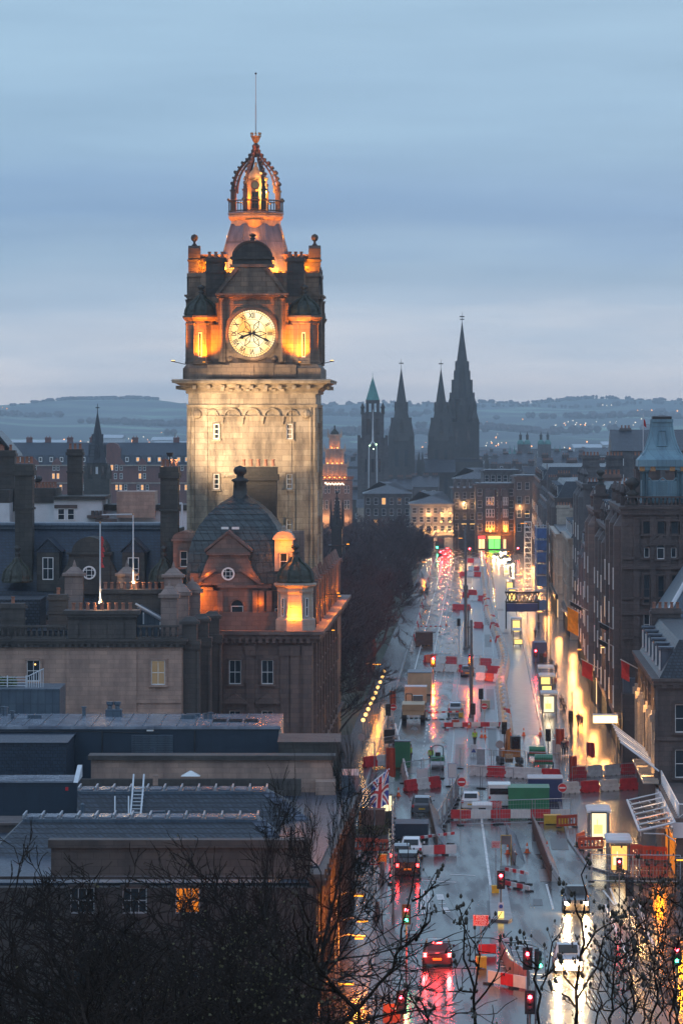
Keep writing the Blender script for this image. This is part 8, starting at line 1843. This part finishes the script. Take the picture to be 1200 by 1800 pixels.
# railings at the bottom
t = sroot('iron_railing', 'black iron railing at the bottom edge below the sodium lamp', 'railing', 640, 1790); b = MB(); b.path([(0, 0, 1.1), (2.2, 0, 1.1)], .03, 4); b.path([(0, 0, .15), (2.2, 0, .15)], .03, 4)
for i in range(16): b.tube((i * .145, 0, 0), (i * .145, 0, 1.2), .014, n=4)
b.build('railing_bars', 'black_iron', t)
t = sroot('iron_railing', 'curved black railing at the right kerb below the branches', 'railing', 1100, 1660); b = MB(); b.path([(0, 0, 1.0), (4.5, -3, 1.0)], .04, 4)
for i in range(18): b.tube((i * .25, -i * .167, 0), (i * .25, -i * .167, 1.0), .02, n=4)
b.build('railing_bars', 'black_iron', t)
# ---- people
def person_master(coat, pose=0):
 """one continuous skinned body; coat, trousers and hair over it"""
 def skin(name, verts, edges, mat, par, root=0):
  me = bpy.data.meshes.new(name); me.from_pydata([v[:3] for v in verts], edges, []); o = bpy.data.objects.new(name, me); COL.objects.link(o)
  o.modifiers.new('skin', 'SKIN')
  for i, v in enumerate(verts): me.skin_vertices[0].data[i].radius = (v[3], v[3] if len(v) < 5 else v[4]); me.skin_vertices[0].data[i].use_root = (i == root)
  sm = o.modifiers.new('smooth', 'SUBSURF'); sm.levels = sm.render_levels = 1
  dg = bpy.context.evaluated_depsgraph_get(); m2 = bpy.data.meshes.new_from_object(o.evaluated_get(dg)); bpy.data.objects.remove(o); m2.materials.clear(); m2.materials.append(M[mat]); m2.polygons.foreach_set('use_smooth', [True] * len(m2.polygons))
  return place(m2, name, par)
 t = bpy.data.objects.new('person', None); COL.objects.link(t); st_ = .18 if pose else .04
 body = [(0, 0, .95, .13, .1), (0, 0, 1.2, .13, .1), (0, 0, 1.42, .15, .1), (0, 0, 1.52, .055), (0, .01, 1.62, .075, .09), (0, .01, 1.72, .07, .085),
   (-.2, 0, 1.42, .05), (-.25, .03, 1.15, .04), (-.24, -.08 * (1 + pose), .9, .03), (-.24, -.12, .82, .035, .02), (.2, 0, 1.42, .05), (.25, .02, 1.15, .04), (.24, .06 * pose, .9, .03), (.24, .05 * pose, .82, .035, .02),
   (-.1, 0, .88, .085), (-.1, -st_, .5, .06), (-.1, -st_ * .6, .1, .04), (-.1, -st_ * .6 - .14, .04, .04), (.1, 0, .88, .085), (.1, st_ * .3, .5, .06), (.1, st_ * 1.4, .1, .04), (.1, st_ * 1.4 - .12, .04, .04)]
 be = [(0, 1), (1, 2), (2, 3), (3, 4), (4, 5), (2, 6), (6, 7), (7, 8), (8, 9), (2, 10), (10, 11), (11, 12), (12, 13), (0, 14), (14, 15), (15, 16), (16, 17), (0, 18), (18, 19), (19, 20), (20, 21)]
 skin('body', body, be, 'skin', t)
 c = [(0, 0, .86, .17, .13), (0, 0, 1.2, .155, .12), (0, 0, 1.43, .17, .12), (-.2, 0, 1.42, .075), (-.25, .03, 1.15, .06), (-.24, -.08 * (1 + pose), .9, .05), (.2, 0, 1.42, .075), (.25, .02, 1.15, .06), (.24, .06 * pose, .9, .05)]
 skin('coat', c, [(0, 1), (1, 2), (2, 3), (3, 4), (4, 5), (2, 6), (6, 7), (7, 8)], coat, t)
 k = [(0, 0, .9, .15, .11), (-.1, 0, .84, .1), (-.1, -st_, .5, .075), (-.1, -st_ * .6, .12, .06), (.1, 0, .84, .1), (.1, st_ * .3, .5, .075), (.1, st_ * 1.4, .12, .06)]
 skin('trousers', k, [(0, 1), (1, 2), (2, 3), (0, 4), (4, 5), (5, 6)], 'trousers', t)
 MB().ball((0, .03, 1.70), .095, 10, 6, 1.1).build('hair', 'hair', t, smooth=True)
 b = MB(); b.ball((0, -.09, 1.64), .018, 5, 3); b.build('nose', 'skin', t)
 return t
PM = {}
for nm, coat, ps in (('dark', 'jacket_dark', 1), ('red', 'jacket_red', 0), ('vis', 'hi_vis', 0)): PM[nm] = person_master(coat, ps)
used = set()
def person(px, py, k, label, rz=0.0, z=.13):
 p = at(px, py)
 if k not in used: used.add(k); o = PM[k]; o.location = (p[0], p[1], z); o.rotation_euler = (0, 0, rz)
 else: o = dup(PM[k], (p[0], p[1], z), rz)
 tag(o, label, 'person', 'people in the street')
person(757, 1345, 'vis', 'person in a hi-vis jacket standing at the green roller', 2.8, 0); person(834, 1312, 'vis', 'person in a hi-vis jacket beside the warning stand', .4, 0); person(722, 1340, 'vis', 'person in a hi-vis jacket by the dark green cabinet', 1.2, 0)
for px, py, k, lb, rz in ((1003, 1296, 'dark', 'person in dark clothes walking beside the slim pole', 3.1), (1016, 1282, 'dark', 'person in dark clothes walking left of the lit fascia', .2), (1022, 1286, 'red', 'person in a red coat on the right pavement', 2.9), (986, 1250, 'dark', 'person in dark clothes by the pale-panelled shelter', .1), (991, 1262, 'dark', 'person in dark clothes nearest the pale-panelled shelter', 3.0), (974, 1215, 'red', 'person in red walking past the shops', 3.2), (968, 1180, 'dark', 'person in dark clothes beyond the red signal', .1), (977, 1190, 'dark', 'person in dark clothes right of the red signal', 3.0), (958, 1168, 'red', 'person in red by the blue site hut', .3), (940, 1125, 'dark', 'person in dark clothes under the gantry', .2), (946, 1110, 'dark', 'person in dark clothes far up the right pavement', 3.1),
      (692, 1325, 'dark', 'person in dark clothes beside the black cabinet', .3), (990, 1332, 'dark', 'person in dark clothes left of the orange sheet', .0), (995, 1330, 'red', 'person in a red coat beside the white board', 3.0)): person(px, py, k, lb, rz)
crate(978, 1325, .9, 1.3, 'white_wall', 'pale leaning board on the right pavement', 'board')
# ================================================================== bare trees
def tree_mb(seed, H, levels=5, spread=.55, r0=None, trunk=.3, kids=(3, 4), ratio=.72, curl=.25, up=.25, n0=6, twig=.011, minn=3, wide=1.0):
 rn = random.Random(seed); T = MB(); B_ = MB()
 r0 = r0 or H * .022
 def grow(p, d, L, r, lv):
  k = 4 if lv < 2 else 3; pts = [p]; q = Vector(p); dd = Vector(d)
  for i in range(k):
   dd = (dd + Vector((rn.gauss(0, curl), rn.gauss(0, curl), rn.gauss(0, curl * .6) + up * .25))).normalized(); q = q + dd * (L / k); pts.append(tuple(q))
  dst = T if lv == 0 else B_
  r1 = max(twig * .6, r * .6)
  for i in range(k): dst.tube(pts[i], pts[i + 1], r + (r1 - r) * i / k, r + (r1 - r) * (i + 1) / k, n0 if lv < 2 else 4 if lv < 3 else minn)
  if lv >= levels: return
  nk = rn.randint(*kids) + (1 if lv == 0 else 0)
  for j in range(nk):
   t = rn.uniform(.45, 1.0) if j else 1.0; i = min(k - 1, int(t * k)); base = Vector(pts[i]).lerp(Vector(pts[i + 1]), t * k - i)
   ax = Vector((rn.gauss(0, 1), rn.gauss(0, 1), rn.gauss(0, .5))).normalized(); a = spread * rn.uniform(.6, 1.4) * (.5 if j == 0 else 1)
   nd = (dd * math.cos(a) + ax * math.sin(a)).normalized()
   grow(tuple(base), nd, L * ratio * rn.uniform(.75, 1.15), max(twig, r1 * (.85 if j == 0 else .62)), lv + 1)
 grow((0, 0, -.3), (rn.uniform(-.1, .1), rn.uniform(-.1, .1), 1), H * trunk, r0, 0)
 k = H / max(v[2] for v in B_.v)
 for q in (T, B_): q.v = [(v[0] * k * wide, v[1] * k * wide, v[2] * k) for v in q.v]
 return T, B_
def tree(name, label, cat, loc, args, mat='bark', leaves=0, lm='leaf_yellow', rz=0.0, group=None, lim=None):
 t = thing(name, label, cat, loc, rz, group); T, C_ = tree_mb(**args)
 if lim:      # crown pruned back on the street side
  k = min(1, lim / max(.1, max(v[0] for v in C_.v)))
  for q in (T, C_): q.v = [(v[0] * k if v[0] > 0 else v[0], v[1], v[2]) for v in q.v]
 T.build('trunk', mat, t, fix=False); C_.build('crown', mat, t, fix=False)
 if leaves:
  leaves = leaves // 2; rn = random.Random(args['seed'] + 5); b = MB()
  tips = C_.v[-int(len(C_.v) * .9):]
  for _ in range(leaves):
   c = Vector(rn.choice(tips)) + Vector((rn.gauss(0, .15), rn.gauss(0, .15), rn.gauss(0, .15))); u = Vector((rn.gauss(0, 1), rn.gauss(0, 1), rn.gauss(0, 1))).normalized() * .05; v = u.orthogonal() * .7
   b.add([c - u, c - v, c + u, c + v], [(0, 1, 2, 3)])
  b.build('leaves', lm, t, fix=False)
 return t
# gardens: four kinds grown once, then copied with their trunk and crown
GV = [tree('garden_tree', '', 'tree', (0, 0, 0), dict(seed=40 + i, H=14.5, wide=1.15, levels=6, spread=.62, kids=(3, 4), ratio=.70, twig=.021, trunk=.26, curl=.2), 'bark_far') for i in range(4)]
rr = random.Random(5); spots = []
tries = 0
while len(spots) < 88 and tries < 4000:
 tries += 1; S = rr.uniform(395, 930); X = -(13 + 33 * rr.random() ** 1.3) if S > 560 else -rr.uniform(13.5, 32)
 if S < 440 and X > -16: continue
 if all((X - a) ** 2 + (S - c) ** 2 > 26 for a, c in spots): spots.append((X, S))
spots.sort(key=lambda q: q[1])
zn = lambda S: 'nearest the hotel' if S < 470 else 'behind the gothic pinnacle' if S < 600 else 'half way along the gardens' if S < 760 else 'at the far end of the gardens'
for i, (X, S) in enumerate(spots):
 h = rr.uniform(.8, 1.12) * (.92 if X < -30 else 1) * (.62 if S > 780 and X > -23 else .8 if S > 780 else 1)
 lb = f"bare {'slender' if h < .9 else 'broad' if h < 1.02 else 'tall'} tree {'beside the street' if X > -22 else 'deep in the gardens' if X < -32 else 'in the gardens'} {zn(S)}"
 if i < 4: o = GV[i]; o.location = W(X, S, -.05); o.rotation_euler = (0, 0, rr.random() * 6); o.scale = (h, h, h); o['label'] = lb; o['group'] = 'bare trees of the gardens'
 else: dup(GV[i % 4], W(X, S, -.05), rr.random() * 6, lb, 'bare trees of the gardens', h)
leafball('garden_shrubs', 'leaf_yellow', [(-9.5, -4, 385, 470, 0, 2.2), (-12, -8, 430, 520, 0, 2.5)], 9000, .22, None, None, seed=9)['kind'] = 'stuff'
# young yellowish tree by the hotel
tree('young_tree', 'young tree with sparse yellow-green leaves between hotel and lamps', 'tree', W(-13.2, 372, 0), dict(seed=3, H=10, levels=5, spread=.5, twig=.02, trunk=.3), 'bark', 900)
# trees on the slope below the camera: the tall ones in front of the slate building
def zt_(px, py, Y): return P(px, py, Y)
def slope_tree(px, Y, top, seed, label, leaves=0, **kw):
 x = (px - CX) * Y / F; H = CAMZ - (top - HY) * Y / F - hillz(Y); a = dict(seed=seed, H=H, levels=6, spread=.62, kids=(3, 4), ratio=.73, twig=.0085 * Y / 100, trunk=.24, curl=.28); a.update(kw)
 return tree('bare_tree', label, 'tree', (x, Y, hillz(Y) - .1), a, 'bark_dark', leaves, lim=max(.6, ((715 if Y > 140 else 640) - px) * Y / F) if px > 380 else None)
slope_tree(455, 150, 1275, 101, 'tallest bare tree with spreading dark crown in front of the slate roofs', spread=.5, twig=.013, wide=.72)
slope_tree(40, 140, 1370, 103, 'slender forked bare tree at the far left edge', kids=(2, 3), spread=.42, twig=.014)
for q in ((325, 145, 1470, 'bushy bare tree before the lit window', 250), (500, 120, 1540, 'twiggy tree with yellow-green buds below the tallest one', 1600), (215, 130, 1585, 'round bare tree under the second sash window', 0), (410, 105, 1570, 'dense tangled tree in the lower middle', 900),
 (120, 110, 1590, 'dense tangled tree at lower left under the first window', 0), (10, 95, 1530, 'mossy twisted tree at the lower left corner', 200), (290, 90, 1640, 'twisted thicket tree at the bottom, left of centre', 0), (560, 100, 1600, 'thin tree at the bottom beside the lowest sodium lamp', 300), (190, 78, 1650, 'near twisted tree at the bottom left', 0),
 (470, 80, 1660, 'near twisted tree at the bottom centre', 400), (60, 70, 1650, 'low knotted tree filling the lower left corner', 0), (370, 72, 1680, 'low knotted tree filling the bottom between the others', 0), (590, 74, 1730, 'low thin tree under the railing', 0), 
 (62, 152, 1500, 'twiggy tree left of the first sash window', 0), (190, 156, 1510, 'twiggy tree between the first and second sash windows', 0), (278, 154, 1490, 'twiggy tree left of the lit window', 0), (400, 152, 1480, 'twiggy tree right of the lit window', 200),
 (160, 98, 1630, 'mid-slope tree behind the bottom left twisted one', 0), (450, 95, 1620, 'mid-slope tree behind the bottom centre twisted one', 500), (340, 100, 1600, 'mid-slope tree under the lit window', 300), (240, 108, 1625, 'mid-slope tree under the second window', 0), (80, 85, 1600, 'leaning tree at lower left between the corner and first window', 0), (530, 88, 1690, 'small tree left of the bottom sodium lamp', 200), (130, 64, 1700, 'closest knotted tree at the bottom left', 0), (270, 66, 1720, 'closest knotted tree at the bottom, under the second window', 0), (430, 62, 1740, 'closest knotted tree at the bottom centre', 0)):
 slope_tree(q[0], q[1], q[2], q[0] + q[1], q[3], q[4], wide=1.25 if q[0] < 480 else .75, spread=.72, levels=6 if q[1] > 75 else 5, kids=(2, 4))
# near branches with fat buds, traced as rising limbs and given real depth
def bud(b, p, r, d):
 b.lathe(p[0], p[1], [(r * .5, p[2] - r), (r, p[2]), (r * .8, p[2] + r * .9), (.002, p[2] + r * 1.8)], 5, d)
def limb(label, Y, lines, seed, r0=.028, side=.5, budr=.015, name='budding_branch'):
 rn = random.Random(seed); base = P(*lines[0][0], Y); zb = hillz(Y) - .1; root = (base[0], Y, zb)
 t = thing(name, label, 'sapling', root); b = MB(); bb = MB()
 L0 = lambda px, py, k=0.0: (lambda p: (p[0] - root[0], k, p[2] - root[2]))(P(px, py, Y + k))
 b.path([(0, 0, 0), tuple(Vector(L0(*lines[0][0])) * .5 + Vector((.1, .05, 0))), L0(*lines[0][0])], r0 * 1.2, 6)
 for li, ln in enumerate(lines):
  k0 = 0 if li == 0 else rn.uniform(-.3, .3); pts = []
  for i, (px, py) in enumerate(ln): pts.append(L0(px, py, k0 * i / len(ln)))
  n = len(pts) - 1; rs = (r0 if li == 0 else r0 * .62)
  for i in range(n):
   ra, rb = rs * (1 - .72 * i / n), rs * (1 - .72 * (i + 1) / n); a, c = Vector(pts[i]), Vector(pts[i + 1]); m = (a + c) / 2 + Vector((rn.gauss(0, .025), rn.gauss(0, .03), rn.gauss(0, .02)))
   b.tube(a, m, ra, (ra + rb) / 2, 6); b.tube(m, c, (ra + rb) / 2, rb, 6)
   for _ in range(rn.randint(2, 4)):
    q = a.lerp(c, rn.random()); bud(bb, q + Vector((rn.choice((-1, 1)) * ra * 1.4, 0, .01)), budr * rn.uniform(.5, .9), rn.random())
   if rn.random() < side:
    q = a.lerp(c, rn.random()); d = ((c - a).normalized() + Vector((rn.choice((-1, 1)) * .8, rn.gauss(0, .4), .3))).normalized() * rn.uniform(.18, .5)
    b.tube(q, q + d, rb * .6, rb * .4, 5); bud(bb, q + d, budr * rn.uniform(.8, 1.2), rn.random()); bud(bb, q + d * .6 + Vector((.02, 0, 0)), budr * .6, 0)
  e = Vector(pts[-1])
  for _ in range(3): bud(bb, e + Vector((rn.gauss(0, .025), rn.gauss(0, .02), rn.gauss(0, .03))), budr * rn.uniform(.9, 1.5), rn.random())
 b.build('stem', 'bark_dark', t, fix=False); bb.build('buds', 'bud', t, fix=False)['kind'] = 'stuff'
limb('long curving branch with fat buds sweeping up from bottom centre to the taxi', 45, [[(600, 1800), (650, 1750), (690, 1705), (704, 1665), (712, 1610), (724, 1560), (733, 1500)], [(704, 1668), (735, 1645), (750, 1610), (762, 1575), (765, 1535)], [(724, 1585), (750, 1570), (772, 1530)], [(690, 1705), (697, 1690), (697, 1662)], [(730, 1655), (755, 1620), (765, 1600)]], 1, .024)
limb('second long branch forking left of the first beside the sodium lamps', 42, [[(632, 1800), (610, 1760), (575, 1720), (552, 1690), (540, 1650), (534, 1600), (520, 1572)], [(552, 1690), (530, 1670), (515, 1620), (513, 1585)], [(600, 1745), (560, 1740), (530, 1725), (490, 1690), (482, 1662)], [(575, 1720), (556, 1700), (545, 1675), (548, 1640), (521, 1600)]], 2, .027)
limb('upright budding sapling right of the braking car', 38, [[(835, 1800), (832, 1760), (825, 1710), (815, 1660), (808, 1600), (810, 1590)], [(832, 1760), (840, 1700), (835, 1660), (812, 1625), (803, 1625)], [(832, 1770), (870, 1720), (878, 1690), (880, 1650)], [(840, 1700), (825, 1690), (818, 1640), (822, 1615)], [(790, 1790), (830, 1780)], [(838, 1745), (805, 1740), (798, 1690)]], 3, .018)
limb('short budding twigs at the bottom under the braking car', 36, [[(750, 1810), (752, 1790), (742, 1765), (737, 1755)], [(752, 1790), (765, 1775), (758, 1770)]], 4, .016)
limb('slender sapling leaning over the lower right red signal', 37, [[(948, 1810), (950, 1750), (945, 1700), (925, 1660), (918, 1645)], [(950, 1740), (965, 1690), (985, 1640), (992, 1600), (988, 1560)], [(945, 1705), (915, 1690), (905, 1660)], [(950, 1720), (975, 1700), (988, 1690)]], 5, .016)
limb('tall sapling in front of the oncoming headlamps', 35, [[(1010, 1810), (1012, 1740), (1020, 1680), (1022, 1620), (1030, 1570), (1035, 1510)], [(1012, 1740), (990, 1700), (985, 1690)], [(1020, 1680), (1045, 1640), (1085, 1620), (1100, 1600)], [(1012, 1760), (1050, 1700), (1060, 1650), (1080, 1630), (1075, 1600)], [(1010, 1770), (970, 1740), (965, 1730)], [(1022, 1620), (1010, 1590), (1005, 1570)]], 6, .018)
for i, (px, sd, tp) in enumerate(((1075, 11, 1640), (1110, 12, 1600), (1140, 13, 1590), (1170, 14, 1580), (1195, 15, 1560), (1050, 16, 1690), (1155, 17, 1650), (1095, 18, 1680), (1185, 19, 1640), (1125, 20, 1560))):
 rn = random.Random(sd); ls = []
 x0 = px
 main = [(x0, 1815)]; x = x0; y = 1815
 while y > tp: y -= rn.uniform(28, 48); x += rn.uniform(-12, 14); main.append((x, y))
 ls.append(main)
 for j in range(1, len(main) - 1):
  for q in (-1, 1):
   if rn.random() < .85:
    a = main[j]; w1 = rn.uniform(14, 34); ls.append([a, (a[0] + q * w1, a[1] - rn.uniform(10, 26)), (a[0] + q * w1 * rn.uniform(1.2, 1.9), a[1] - rn.uniform(40, 70))])
 ord_ = ['first', 'second', 'third', 'fourth', 'fifth', 'sixth', 'seventh', 'eighth', 'ninth', 'tenth']
 rank = sorted([1075, 1110, 1140, 1170, 1195, 1050, 1155, 1095, 1185, 1125]).index(px)
 limb(f'budding sapling in the thicket at lower right, {ord_[rank]} from its left', 30 + 1.3 * i, ls, sd, .011, .9, .012)
# ================================================================== air between here and the hills
b = MB(); b.box(-1830, 1830, -60, 9760, -1.2, 128)
hm = bpy.data.materials.new('haze'); hm.use_nodes = True; t = hm.node_tree; t.nodes.clear()
pv = nn(t, 'ShaderNodeVolumePrincipled'); pv.inputs['Color'].default_value = (.82, .93, 1, 1); pv.inputs['Density'].default_value = .00012; pv.inputs['Anisotropy'].default_value = 0.0
t.links.new(pv.outputs[0], nn(t, 'ShaderNodeOutputMaterial').inputs['Volume']); M['haze'] = hm
ho = b.build('haze', 'haze'); ho['kind'] = 'stuff'
